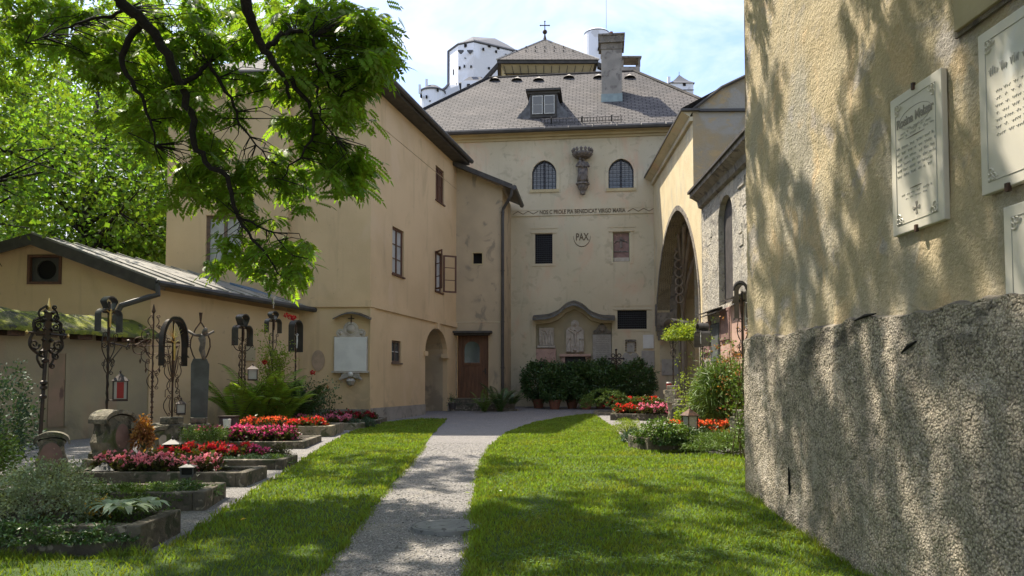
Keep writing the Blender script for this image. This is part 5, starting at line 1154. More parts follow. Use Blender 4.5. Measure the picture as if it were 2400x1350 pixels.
# foliage masses, measured on the photograph: (px, py, rx, ry, Y, clusters)
BL_ = [(60, 40, 90, 60, 9.5, 14), (180, 60, 90, 70, 9.5, 16), (60, 150, 80, 60, 10.5, 7), (330, 60, 100, 80, 9, 26), (450, 70, 90, 80, 8.8, 24), (560, 60, 60, 60, 9.3, 12), (700, 50, 90, 55, 9, 22), (820, 50, 90, 55, 8.8, 24),
       (880, 100, 60, 60, 8.8, 16), (905, 165, 26, 22, 8.8, 5), (830, 150, 70, 55, 9, 18), (700, 120, 80, 50, 9, 16), (300, 160, 100, 60, 9.3, 22), (420, 170, 80, 60, 9, 18), (500, 165, 50, 40, 9.2, 8), (620, 190, 50, 35, 9.3, 6), (240, 110, 60, 60, 9.6, 10),
       (390, 260, 90, 55, 9.2, 20), (500, 250, 60, 30, 9.2, 7), (300, 255, 60, 50, 9.6, 8), (720, 190, 70, 45, 9, 14), (810, 215, 50, 50, 9, 12), (770, 290, 60, 55, 9.2, 14), (850, 280, 20, 30, 9, 3), (690, 290, 50, 35, 9.1, 8),
       (690, 365, 45, 45, 9.2, 8), (770, 365, 70, 45, 9.1, 15), (830, 410, 50, 35, 9, 10), (850, 370, 30, 35, 9, 5), (460, 350, 70, 45, 9.2, 13), (420, 410, 45, 40, 9.3, 6), (520, 390, 60, 40, 9.2, 10), (600, 385, 55, 35, 9.2, 9), (660, 420, 40, 30, 9.2, 5), (700, 455, 22, 30, 9.3, 4),
       (490, 440, 45, 35, 9.3, 7), (560, 460, 60, 45, 9.2, 10), (620, 500, 30, 25, 9.2, 4), (560, 570, 40, 35, 9.3, 6), (610, 590, 45, 40, 9.2, 8), (690, 590, 45, 35, 9.3, 7), (660, 645, 50, 30, 9.3, 7), (700, 640, 30, 35, 9.3, 4), (530, 620, 30, 22, 9.3, 3), (610, 650, 22, 18, 9.3, 2), (370, 330, 45, 30, 9.4, 5)]
tips = []
for (x, y, rx, ry, Y, n) in BL_:
    for _ in range(int(n*.95)):
        a = r.random()*2*pi; q = math.sqrt(r.random()); p = at(x+rx*q*math.cos(a), y+ry*q*math.sin(a), Y+r.normal()*.35); tips.append(tuple(p))
canopy = []; KX, KY = -SD.x/SD.z, SD.y/SD.z
while len(canopy) < 2800:
    gx_, gy_ = r.uniform(-9, 6.0), r.uniform(-.8, 15.5)       # where its shade falls
    if gy_ > 12.9-.6*(gx_+.6): continue
    h_ = r.uniform(6.3, 9.6); x, y = gx_-KX*h_, gy_+KY*h_
    d = Vector((x, y, h_+.3))-CAM; w_ = d.dot(Fd); pxx, pyy = 1200+F_PX*d.x/w_, PPY-F_PX*(d.dot(Ud)/w_)
    if pyy > -130 and not (pxx < 860 and pyy < 120) and w_ > 0: continue
    if noise.noise(Vector((gx_*.62, gy_*.62, 4.2))) < (-.10 if -.5 < gx_ < 2.6 else (-.20 if gx_ < 2.6 else -.36)): continue
    canopy.append((x, y, h_+.3))
tips = np.array(tips+canopy)
nf = len(tips)-len(canopy)
mb = MB()
for i, tp_ in enumerate(tips):
    dd2 = np.linalg.norm(LPn-tp_, axis=1); j = int(np.argmin(dd2+.25*np.maximum(0, tp_[2]-LPn[:, 2])))
    if dd2[j] > .95: continue
    a, b = Vector(LPn[j]), Vector(tp_); m_ = a.lerp(b, .5)+Vector((r.normal()*.07, r.normal()*.07, .10*dd2[j])); mb.tube([a, a.lerp(m_, .6), m_, b], [.008, .006, .005, .003], 4, cap=False)
tag(mb.build('twigs', M['bark'], tree, fix=False), kind='stuff')
per = 9; n = len(tips)*per; P = np.repeat(tips, per, 0)+r.normal(size=(n, 3))*.05; an = r.random(n)*2*pi
D = np.stack([np.cos(an), np.sin(an), -.35+.5*r.normal(size=n)*.6-.1], 1); pinnate_mesh('crown', P, D, r, .205, 'leaf', tree)['kind'] = 'stuff'
# ------------------------------------------------------------------ trees beyond the shed
def bg_tree(label, x, y, h, cr, cz, seed, nlv=24000, ls=.26, name='broadleaf_tree', lim=None):
    r = np.random.default_rng(seed); t = thing(name, label, 'tree', (x, y, .5), group='trees beyond the shed')
    base = Vector((x, y, .4)); mb = MB(); lean = Vector((r.normal()*.4, r.normal()*.3, 0)); top = base+Vector((0, 0, h*.9))+lean*2
    mb.tube([base, base.lerp(top, .3)+lean*.2, base.lerp(top, .6), top], [.42, .32, .2, .05], 9); mb.build('trunk', M['bark'], t, smooth=True)
    C = []; mb = MB()
    for k in range(30):
        a = r.random()*2*pi; f = .25+.65*r.random(); s_ = base.lerp(top, f*.85); L_ = cr*(.5+.6*r.random())*(1.15-abs(f-.5)); e = s_+Vector((math.cos(a)*L_, math.sin(a)*L_, L_*(.15+.5*r.random())))
        m_ = s_.lerp(e, .5)+Vector((0, 0, .3)); mb.tube([s_, m_, e], [.09, .06, .02], 5, cap=False)
        for q in range(5):
            e2 = m_.lerp(e, r.random())+Vector(tuple(r.normal(size=3)*cr*.16)); mb.tube([m_.lerp(e, .4), e2], [.03, .01], 4, cap=False); C.append(tuple(e2))
        C.append(tuple(e))
    mb.build('limb', M['bark'], t, smooth=True, fix=False)
    C = np.array(C); ex_ = clumps(r, (x, y, cz), (cr, cr, (h-cz+1)), 90, 1, .01, .6)[0]; C = np.concatenate([C, ex_]); w_ = nlv//len(C)
    P = (C[:, None, :]+r.normal(size=(len(C), w_, 3))*np.array([.62, .62, .42])).reshape(-1, 3); P = P[P[:, 2] > (4.9 if seed == 25 else 1.5)]
    cloud_mesh('crown', P, r, ls, ls*.8, 'leafbg', t, up=.8, droop=.25, kind='stuff')
bg_tree('broad green tree just beyond the low shed roof, filling the left edge', -15.0, 26, 13, 4.0, 8.5, 21, 19000, .17)
bg_tree('tall bright green tree rising between the shed and the ochre house', -12.9, 33, 17, 4.6, 9.5, 22, 20000, .20)
bg_tree('large leafy tree far left behind the shed ridge, pale sky in its gaps', -21, 32, 19, 6.0, 11, 23, 18000, .21)
bg_tree('dark leafy tree at the far back, lowest in the gap beside the ochre house', -17, 42, 15, 6.0, 7.5, 24, 15000, .25)
bg_tree('near green tree at the left edge above the shed gable', -14.2, 16.8, 12, 3.8, 8.6, 25, 17000, .13)

bg_tree('unseen shade tree outside the picture on the left of the graves', -15.5, 8.5, 14, 5.0, 9.0, 26, 15000, .3)  # added out of view to shade the garden wall and beds
bg_tree('unseen shade tree behind the viewpoint on the left', -7.5, -6.5, 15, 6.0, 9.5, 27, 7000, .36)  # never in view, added to dim the sky light on the left
# ================================================================== GRAVE BEDS
BEDS = []
def grave_bed(n_px, f_px, length, h, label, m='kerb', th=.13, wmin=.8, soil=.6, slant=0):
    a, b = gp(*n_px), gp(*f_px); a.z = b.z = 0; e = (b-a); w = max(e.length, wmin); e.normalize(); ax = Vector((-e.y, e.x, 0))
    if ax.x > 0: ax = -ax
    z0 = zg(a.x, a.y)-.05; t = thing('grave_bed', label, 'grave', (a.x, a.y, z0+.05)); H_ = h+.05
    o = Vector((a.x, a.y, z0)); mb = MB()
    mb.frame3(o, ax, e, Z, (th, w, H_)); mb.frame3(o+ax*(length-th), ax, e, Z, (th, w, H_)); mb.frame3(o+ax*(th-.001), ax, e, Z, (length-2*th+.002, th, H_-.004)); mb.frame3(o+ax*(th-.001)+e*(w-th), ax, e, Z, (length-2*th+.002, th, H_-.004))
    k = mb.build('kerb', M[m], t, bevel=.015)
    V = []; n1, n2 = 16, 8
    for i in range(n1+1):
        for j in range(n2+1): p = o+ax*(th+(length-2*th)*i/n1)+e*(th+(w-2*th)*j/n2); V.append((p.x, p.y, z0+H_*soil+.03*noise.noise(p*6)+.05*math.sin(pi*i/n1)*math.sin(pi*j/n2)))
    I = np.arange(len(V)).reshape(n1+1, n2+1); fastmesh('soil', V, np.stack([I[:-1, :-1], I[1:, :-1], I[1:, 1:], I[:-1, 1:]], -1).reshape(-1, 4), M['soil'], t, smooth=True)
    B = dict(o=Vector((a.x, a.y, 0)), ax=ax, e=e, w=w, L=length, top=z0+H_, soil=z0+H_*soil, t=t); BEDS.append(B); return B
def bp(B, u, v, z=0): return B['o']+B['ax']*u+B['e']*v+Vector((0, 0, z))
bA = grave_bed((330, 1300), (417, 1252), 2.3, .24, 'large foreground grave bed overflowing with silvery and dark green plants, nearest the camera')
bB = grave_bed((480, 1197), (527, 1167), 2.1, .20, 'low overgrown grave bed between the foreground bed and the coral begonia bed')
bC = grave_bed((576, 1141), (626, 1120), 2.3, .18, 'pale stone grave kerb with coral pink begonias and bare soil at its end', soil=.75)
bD = grave_bed((664, 1101), (698, 1085), 2.2, .15, 'grave bed edged by blue green ground plants with scarlet begonias behind')
bE = grave_bed((713, 1052), (754, 1034), 2.4, .14, 'flat slab kerbed grave with magenta pink begonias below the ferns', soil=.9)
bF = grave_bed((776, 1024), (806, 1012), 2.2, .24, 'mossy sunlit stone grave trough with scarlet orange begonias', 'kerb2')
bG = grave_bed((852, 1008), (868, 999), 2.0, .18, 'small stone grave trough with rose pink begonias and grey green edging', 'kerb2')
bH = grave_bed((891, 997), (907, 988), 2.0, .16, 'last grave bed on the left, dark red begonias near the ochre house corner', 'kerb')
# ------------------------------------------------------------------ begonias
def begonia(color, seed):
    r = np.random.default_rng(seed); t = thing('begonia_plant', '', 'begonia')
    P = r.normal(size=(150, 3))*np.array([.065, .065, .05])+[0, 0, .09]; P[:, 2] = np.abs(P[:, 2]); cloud_mesh('foliage', P, r, .055, .045, 'begleaf', t, out=norm(P), up=1, droop=0, org=(0, 0, 0))
    C = r.normal(size=(13, 3))*np.array([.062, .062, .022]); C[:, 2] = .17+.05*r.random(13)-1.6*(C[:, 0]**2+C[:, 1]**2)*4
    Q = (C[:, None]+r.normal(size=(13, 12, 3))*.016).reshape(-1, 3); cloud_mesh('flowers', Q, r, .034, .034, 'f_'+color, t, up=.6, droop=-.3, org=(0, 0, 0)); return t
BG = {}; RB = []
def plant_row(B, color, us, vs, label, dz=0, sc=1.0, n=None, jit=.04, group=None):
    ORD = 'first second third fourth fifth sixth seventh eighth ninth tenth eleventh twelfth thirteenth fourteenth fifteenth'.split(); ROW = ['front row', 'back row'] if len(vs) == 2 else (['front row', 'middle row', 'back row'] if len(vs) == 3 else ['single row']); base = label
    for iv, v in enumerate(vs):
        for iu, u in enumerate(us):
            label = base+', '+ORD[iu]+' from the '+('left' if B in RB else 'path end')+', '+ROW[iv]
            key = (color, random.randrange(3)); p = bp(B, u+random.uniform(-jit, jit), v+random.uniform(-jit, jit)); z = B['soil']+dz-.01
            if key not in BG:
                t = begonia(color, 50+len(BG)); BG[key] = t; t.location = (p.x, p.y, z); t.rotation_euler = (0, 0, random.random()*6); s_ = sc*random.uniform(.9, 1.15); t.scale = (s_,)*3; t['label'] = label; t['group'] = group
            else: dup(BG[key], (p.x, p.y, z), random.random()*6, sc*random.uniform(.85, 1.2), label, group)
def fr(a, b, st): return [a+st*i for i in range(int((b-a)/st)+1)]
plant_row(bC, 'pink', fr(.62, 2.0, .19), (.28, .48), 'coral pink begonia', group='coral pink begonias', sc=1.1)
plant_row(bD, 'red', fr(.95, 2.1, .17), (.6,), 'crimson begonia behind blue green edging', group='scarlet begonias', sc=1.05)
plant_row(bD, 'red', fr(.8, 2.1, .18), (.78,), 'deep red begonia', group='deep red begonias', sc=1.05)
plant_row(bD, 'magenta', fr(.45, 1.2, .17), (.72,), 'magenta begonia near blue green edging', group='magenta edge begonias')
plant_row(bE, 'magenta', fr(.42, 2.2, .17), (.28, .46, .64), 'magenta pink begonia in slab kerbed grave', group='magenta pink begonias', sc=1.15)
plant_row(bF, 'scarlet', fr(.36, 1.1, .15), (.26, .45, .64), 'bright scarlet begonia in mossy trough', group='bright scarlet begonias', sc=1.2)
plant_row(bF, 'orange', fr(1.2, 2.0, .16), (.26, .45, .64), 'orange red begonia in mossy trough', group='orange red begonias', sc=1.15)
plant_row(bG, 'rose', fr(.45, 1.7, .2), (.35, .58), 'rose pink begonia in small trough', group='rose pink begonias', sc=1.2)
plant_row(bH, 'darkred', fr(.3, 1.7, .2), (.35, .6), 'dark red begonia by ochre house corner', group='dark red begonias', sc=1.2)
# ------------------------------------------------------------------ ground plants, bushes
def bush(name, label, cat, c, rad, nl, ls, lw, m, seed, ncl=60, spread=.05, shell=.35, lo=-.15, up=.6, droop=.1, stem=True, kind=None, group=None, outw=.7):
    r = np.random.default_rng(seed); c = Vector(c); t = thing(name, label, cat, (c.x, c.y, c.z), group=group)
    cc = (c.x, c.y, c.z+rad[2]*.45 if lo > -.5 else c.z); P, O, C = clumps(r, cc, rad, ncl, max(1, nl//ncl), spread, shell, lo); P[:, 2] = np.maximum(P[:, 2], c.z+.01)
    cloud_mesh('foliage', P, r, ls, lw, m, t, out=O*outw, up=up, droop=droop)
    if stem:
        mb = MB(); 
        for k in range(0, len(C), max(1, len(C)//16)): mb.tube([c, c.lerp(Vector(C[k]), .5)+Vector((0, 0, .03)), Vector(C[k])], [.012, .008, .004], 4, cap=False)
        tag(mb.build('stems', M['stem'], t, fix=False), kind='stuff')
    return t
def bq(B, u, v, dz=0): p = bp(B, u, v); p.z = B['soil']+dz; return p
# bed A
bush('silver_leaved_plant', 'large silvery feathery plant in the middle of the foreground bed', 'plant', bq(bA, 1.15, .6), (.62, .42, .40), 8500, .028, .016, 'silver', 61, 190, .045)
bush('silver_leaved_plant', 'smaller silvery plant beside the dark bush in the foreground bed', 'plant', bq(bA, 1.9, .75), (.35, .3, .28), 3200, .028, .016, 'silver', 62, 90, .045)
bush('ground_cover', 'dark green trailing plant hanging over the front of the foreground bed kerb', 'plant', bq(bA, .85, .03, -.0), (.8, .26, .18), 5200, .035, .018, 'shrub', 63, 170, .05, lo=-.6)
bush('ground_cover', 'mid green trailing plant at the left front of the foreground bed', 'plant', bq(bA, 1.9, .05, .0), (.7, .26, .24), 4800, .032, .018, 'box', 64, 150, .05, lo=-.6)
bush('yellow_flower_plant', 'small plant with yellow flowers between the silvery plant and the pale lance leaves', 'plant', bq(bA, .66, .62, .08), (.10, .10, .10), 420, .022, .022, 'f_yellow', 65, 40, .02)
bush('ground_cover', 'low green filling behind the pale lance leaves in the foreground bed', 'plant', bq(bA, .55, .75), (.5, .2, .13), 2600, .03, .015, 'box', 66, 90, .05)
t = thing('lance_leaved_plant', 'clump of pale grey green lance leaves at the corner of the foreground bed', 'plant', bq(bA, .38, .38))
r = np.random.default_rng(9); Vs = []; Fs = []
for cx_, cy_, n_l in ((.45, .45, 26), (.28, .32, 22), (.22, .6, 18)):
    c = np.array(tuple(bq(bA, cx_, cy_, .15)))
    for k in range(n_l):
        a = r.random()*2*pi; L_ = .17+.10*r.random(); w_ = .020+.012*r.random(); d = np.array([math.cos(a), math.sin(a), 0]); s_ = np.array([-d[1], d[0], 0]); b0 = len(Vs)
        for i in range(6): q = i/5; ww = w_*math.sin(pi*min(1, q*.92+.08))**.7; p = c+d*L_*q+np.array([0, 0, L_*(1.25*q-1.15*q*q)+.05*r.random()*0]); Vs += [p-s_*ww+[0, 0, .004], p+s_*ww+[0, 0, .004]]
        for i in range(5): Fs.append([b0+2*i, b0+2*i+1, b0+2*i+3, b0+2*i+2])
fastmesh('leaves', Vs, Fs, M['hosta'], t, smooth=True)
bush('wild_bush', 'dark green bush with small pale leaf tips at the left edge, beside the first cross', 'bush', (gp(-60, 1150).x+.1, 8.6, .3), (.85, .7, .75), 9000, .045, .028, 'box', 67, 260, .08, shell=.3)
bush('wild_bush', 'tall loose shrub at the far left edge against the garden wall', 'bush', (-7.0, 10.4, .3), (.6, .5, 1.15), 3800, .05, .03, 'bluegreen', 68, 130, .09, shell=.2)
# bed B
bush('ground_cover', 'low mixed green ground plants filling the overgrown bed', 'plant', bq(bB, .95, .30, -.03), (.95, .44, .13), 9500, .03, .014, 'box', 70, 220, .05, lo=-.3)
bush('ground_cover', 'dark creeping conifer sprig mat at the end of the overgrown bed', 'plant', bq(bB, .35, .4), (.38, .36, .11), 3400, .04, .010, 'shrub', 71, 110, .04, lo=-.3)
bush('ground_cover', 'green tuft at the wall end of the overgrown bed by the pink headstone', 'plant', bq(bB, 1.8, .4), (.4, .3, .12), 3000, .03, .014, 'silver', 72, 110, .04, lo=-.3)
# bed D, E, F, G
bush('ground_cover', 'blue green cushion plants spilling over the kerb in front of the scarlet begonias', 'plant', bq(bD, .55, .25), (.55, .22, .13), 6500, .028, .012, 'bluegreen', 73, 190, .035, lo=-.5)
bush('ground_cover', 'dark green sedum mat at the path corner of the scarlet begonia bed', 'plant', bq(bD, .18, .45), (.22, .35, .12), 3200, .025, .014, 'box', 74, 100, .03, lo=-.5)
bush('dark_leaved_plant', 'dark purple leaved plant at the path end behind the scarlet bed', 'plant', bq(bD, .28, .8), (.18, .14, .15), 900, .03, .02, 'begleaf', 75, 50, .03)
bush('ground_cover', 'grey green tuft at the left end of the small rose pink trough', 'plant', bq(bG, .25, .2), (.16, .16, .13), 900, .04, .012, 'bluegreen', 76, 50, .03, lo=-.4)
bush('ground_cover', 'grey green grass tuft at the right corner of the small rose pink trough', 'plant', bq(bG, -.05, .45, -.05), (.18, .25, .17), 1300, .05, .01, 'bluegreen', 77, 60, .03, lo=-.4)
bush('pebble_moss', 'mossy edging along the scarlet begonia trough', 'plant', bq(bF, .25, .3, .03), (.14, .14, .05), 300, .02, .014, 'silver', 78, 30, .02)
# shade plants around the headstones
bush('ivy_ground_cover', 'soft green hanging plants between the oval plaque stones and the magenta begonias', 'plant', at(480, 1012, 12.9)-Vector((0, 0, .22)), (.40, .3, .22), 3200, .035, .016, 'box', 79, 120, .05)
bush('dry_grass_clump', 'orange brown dry plant between the tall mossy headstone and the oval plaque stone', 'plant', at(336, 1055, 11.6), (.16, .16, .34), 1100, .06, .03, 'orangeleaf', 80, 60, .05, shell=.2, droop=.5)
# ferns
def fern(label, c, n, L_, seed, m='fern', tilt=.0, group=None, name='fern'):
    r = np.random.default_rng(seed); t = thing(name, label, 'fern', c, group=group); Vs = []; Fs = []; c = np.array(tuple(c)); mb = MB()
    for k in range(n):
        a = 2*pi*k/n+r.normal()*.3; L2 = L_*(.7+.5*r.random()); up_ = 1.35+.6*r.random(); d = np.array([math.cos(a), math.sin(a), 0]); s_ = np.array([-d[1], d[0], 0]); pts = []
        for i in range(15):
            q = i/14; pts.append(c+d*L2*(q*.75)+np.array([0, 0, L2*(up_*q-.95*q*q)]))
        mb.tube([Vector(p) for p in pts[::2]], .005, 3, cap=False)
        for i in range(1, 15):
            q = i/14; pl_ = L2*.20*math.sin(pi*min(1, q*.9+.12))**.8; w_ = L2*.016; tn = norm((pts[i]-pts[i-1])[None])[0]
            for sg in (1, -1):
                for h in (0, .5):
                    p = pts[i-1]+(pts[i]-pts[i-1])*h; dd_ = s_*sg+tn*.35+np.array([0, 0, -.25]); dd_ /= np.linalg.norm(dd_); b0 = len(Vs); Vs += [p, p+dd_*pl_*.4+tn*w_, p+dd_*pl_, p+dd_*pl_*.4-tn*w_]; Fs += [[b0, b0+1, b0+2], [b0, b0+2, b0+3]]
    fastmesh('fronds', Vs, Fs, M[m], t); tag(mb.build('frond_stalks', M['stem'], t, fix=False), kind='stuff'); return t
def on(px_, py_, Y): p = at(px_, py_, Y); return p
def gz(p, dz=0): return Vector((p.x, p.y, zg(p.x, p.y)+dz))
fern('large bright fern in the middle of the clump in front of the ornate cross', gz(at(612, 950, 18.9), .1), 28, 1.5, 81)
fern('bright fern at the left of the clump by the dark bin', gz(at(560, 960, 18.6), .1), 24, 1.35, 82)
fern('bright fern at the right of the clump below the climbing rose', gz(at(662, 950, 19.1), .1), 24, 1.25, 83)
fern('dark green fern behind the clump near the oval cross', gz(at(705, 940, 19.8), .1), 16, 1.1, 84, 'shrub')
# rose bushes
def rose(label, c, H_, seed, sp=.3, m='limeleaf', flowers=(), nst=5, nl=1500, fm='f_red', cat='rose bush', ls=.05):
    r = np.random.default_rng(seed); c = Vector(c); t = thing('climbing_rose', label, cat, c); mb = MB(); P = []
    for k in range(nst):
        p = c+Vector((r.normal()*.08, r.normal()*.08, 0)); pts = [p.copy()]
        for i in range(9): p = p+Vector((r.normal()*sp*.16, r.normal()*sp*.16, H_/9*(1 if k == 0 else .6+.4*r.random()))); pts.append(p.copy())
        mb.tube(pts, [.014-.0011*i for i in range(10)], 5, cap=False)
        for i in range(2, 10): P += [tuple(pts[i]+Vector(tuple(r.normal(size=3)*sp*.35))) for _ in range(max(2, nl//(nst*8*6)))]
    mb.build('stems', M['stem'], t, fix=False)['kind'] = 'stuff'; P = np.repeat(np.array(P), 6, 0); P = P+r.normal(size=P.shape)*.04
    cloud_mesh('leaves', P, r, ls, ls*.65, m, t, up=.7)
    for fx in flowers:
        q = np.array(tuple(fx)); Q = q+rdir(r, 60)*.045*r.random((60, 1))**.4; cloud_mesh('bloom', Q, r, .04, .038, fm, t, out=rdir(r, 60)*.1+norm(Q-q), up=0, droop=0, kind=None)
    return t
rose('tall climbing rose with red blooms growing up the small hooded cross', gz(at(640, 940, 19.0)), 2.4, 85, .32, 'limeleaf', [at(680, 743, 18.8), at(671, 739, 18.8), at(620, 849, 18.6), at(688, 745, 18.8)], 8, 4200, ls=.055)
rose('low rose bush with a single red bloom at the wall of the ochre house', gz(at(715, 940, 20.2)), 1.15, 86, .5, 'shrub', [at(733, 873, 20.0)], 9, 3200, ls=.06)
t = thing('dry_seed_stalk', 'thin bare seed stalk standing alone in front of the ochre wall', 'plant', gz(at(775, 950, 20))); mb = MB(); mb.tube([t.location, at(772, 930, 20), at(768, 905, 20)], .007, 4); mb.build('stalk', M['stem'], t); mb = MB(); mb.lathe(at(768, 907, 20), [(.001, -.06), (.035, 0), (.001, .07)], 6); mb.build('seed_head', M['orangeleaf'], t)
# ================================================================== IRON CROSSES, HEADSTONES, LANTERNS
FACE = R(-28)         # graves face the path, turned a little towards the camera   (local -y is the front)
XF = R(62)
def place(t, p, rz=0): t.location = p; t.rotation_euler = (0, 0, rz); return t
def spiral(mb, cx, cz, r0, a0, turns=1.4, sg=1, rad=.012, y=0, rmin=.15):
    n = 16; mb.tube([(cx+r0*(1-(1-rmin)*k/n)*math.cos(a0+sg*turns*2*pi*k/n), y, cz+r0*(1-(1-rmin)*k/n)*math.sin(a0+sg*turns*2*pi*k/n)) for k in range(n+1)], [rad*(1-.3*k/n) for k in range(n+1)], 4, cap=False)
def cscroll(mb, x0, z0, x1, z1, bulge, rad=.01, y=0, curl=.07):
    """c/s scroll between two points with curled ends, mirrored by caller"""
    n = 10; dx, dz = x1-x0, z1-z0; L_ = math.hypot(dx, dz); nx, nz_ = -dz/L_, dx/L_
    mb.tube([(x0+dx*k/n+nx*bulge*math.sin(pi*k/n), y, z0+dz*k/n+nz_*bulge*math.sin(pi*k/n)) for k in range(n+1)], rad, 4, cap=False)
    for (x, z) in ((x0, z0), (x1, z1)): spiral(mb, x-nx*curl, z-nz_*curl, curl, math.atan2(nz_, nx), 1.2, 1 if (x, z) == (x0, z0) else -1, rad*.85, y)
def hood_pts(kind, w, h):
    P = []
    if kind == 'trefoil':
        r_ = w*.27; zc = h*.42
        for k in range(13): a = pi+.15-(pi*.72)*k/12; P.append((-w*.5+r_+r_*math.cos(a), zc+r_*math.sin(a)))
        for k in range(17): a = pi-.35-(pi-.7)*k/16; P.append((w*.29*math.cos(a), h*.72+w*.30*math.sin(a)))
        Q = [(-x, z) for x, z in P[:13]][::-1]; P = [(P[0][0], 0)]+P[:30]+Q+[(w*.5, 0)]
    elif kind == 'lancet':
        P = [(-w/2, 0)]+[(-w/2*math.cos(pi/2*k/12)**.8 if k < 12 else 0, h*.42+h*.58*math.sin(pi/2*k/12)) for k in range(13)]; P += [(-x, z) for x, z in P[:-1]][::-1]
    else: P = [(-w/2, 0)]+[(-w/2*math.cos(pi*k/16), h-w/2+w/2*math.sin(pi*k/16)) for k in range(17)]+[(w/2, 0)]
    return P
def hood(t, kind, w, h, z, dep, m='tin', serr=False):
    P = hood_pts(kind, w, h); mb = MB(); n = len(P)
    for (dy, s_) in ((0, 1), (0, .96)):
        A = [(x*s_, -dep/2, z+zz*s_) for x, zz in P]; B = [(x*s_, dep/2, z+zz*s_) for x, zz in P]; mb.ribbon(A, B)
    A = [(x, -dep/2, z+zz) for x, zz in P]; Bq = [(x*.96, -dep/2, z+zz*.96) for x, zz in P]; mb.ribbon(A, Bq); mb.ribbon([(x, dep/2, zz) for x, _, zz in A], [(x, dep/2, zz) for x, _, zz in Bq])
    if serr:
        for i in range(0, n-1):
            for q in (0, .5):
                x, zz = P[i][0]+(P[i+1][0]-P[i][0])*q, P[i][1]+(P[i+1][1]-P[i][1])*q; L_ = math.hypot(x, zz-h*.4) or 1; mb.lathe((x, -dep/2, z+zz), [(.022, 0), (.001, .05)], 4, (Vector((0, 1, 0)), Vector((zz-h*.4, 0, -x))/L_, Vector((x, 0, zz-h*.4))/L_))
    return mb.build('tin_hood', M[m], t, fix=False)
def pole(t, H_, rad=.017, twist=False, m='iron', collars=()):
    mb = MB(); n = 24 if twist else 2; mb.tube([(.004*math.sin(k*2.1) if twist else 0, .004*math.cos(k*2.1) if twist else 0, H_*k/n) for k in range(n+1)], [rad*(1+.35*(k % 2)) if twist else rad for k in range(n+1)], 6)
    for z in collars: mb.lathe((0, 0, z), [(rad, -.03), (rad*2, -.015), (rad*2, .015), (rad, .03)], 8)
    mb.build('pole', M[m], t)
def both(f):
    for s_ in (1, -1): f(s_)
def finial(t, z, h=.12, m='gold', r_=.02): mb = MB(); mb.lathe((0, 0, z), [(.006, 0), (r_, h*.3), (.005, h)], 8); mb.build('finial', M[m], t)
def foot(t, h): mb = MB(); mb.box((0, 0, -.06), (.30, .24, .12)); mb.box((0, 0, -.12-(h-.12)/2), (.38, .32, h-.123)); mb.build('stone_base', M['stone'], t, bevel=.02)
# 1 heavy black cross with gilded tips
t = thing('grave_cross', 'heavy black scrolled iron cross with gilded tips, leftmost, on the pink fronted headstone', 'cross'); pole(t, 1.22, .022, False, 'iron', (.62, .74, .80, 1.08))
mb = MB()
for sg in (1, -1):
    cscroll(mb, sg*.06, 1.02, sg*.05, 1.22, -sg*.05, .016, curl=.035); cscroll(mb, sg*.09, 1.16, sg*.17, 1.42, -sg*.08, .02, curl=.045); cscroll(mb, sg*.16, 1.46, sg*.08, 1.62, -sg*.06, .017, curl=.04); cscroll(mb, sg*.09, 1.60, sg*.05, 1.76, -sg*.05, .014, curl=.03)
    spiral(mb, sg*.15, 1.28, .07, 0, 1.5, sg, .017); spiral(mb, sg*.11, 1.52, .055, 1, 1.5, -sg, .015); mb.tube([(sg*.03, -.02, 1.42), (sg*.24, -.02, 1.42)], .012, 5)
    for z in (1.2, 1.34, 1.48, 1.6, 1.7): mb.lathe((sg*.05, -.02, z), [(.001, -.03), (.035, 0), (.001, .03)], 6)
mb.build('scrollwork', M['iron'], t); mb = MB(); mb.box((0, 0, 1.45), (.09, .03, .5)); mb.box((0, 0, 1.42), (.26, .025, .07)); mb.build('centre_plate', M['iron'], t)
finial(t, 1.72, .16)
mb = MB(); mb.lathe((.26, -.02, 1.39), [(.001, 0), (.022, .03), (.001, .06)], 6); mb.build('gilded_tip', M['gold'], t); mb = MB(); mb.lathe((-.26, -.02, 1.39), [(.001, 0), (.022, .03), (.001, .06)], 6); mb.build('gilded_tip', M['gold'], t)
b = at(93, 1046, 10.0); place(t, b, XF); t.rotation_euler = (0, R(2.2), XF); t.scale = (1.03,)*3
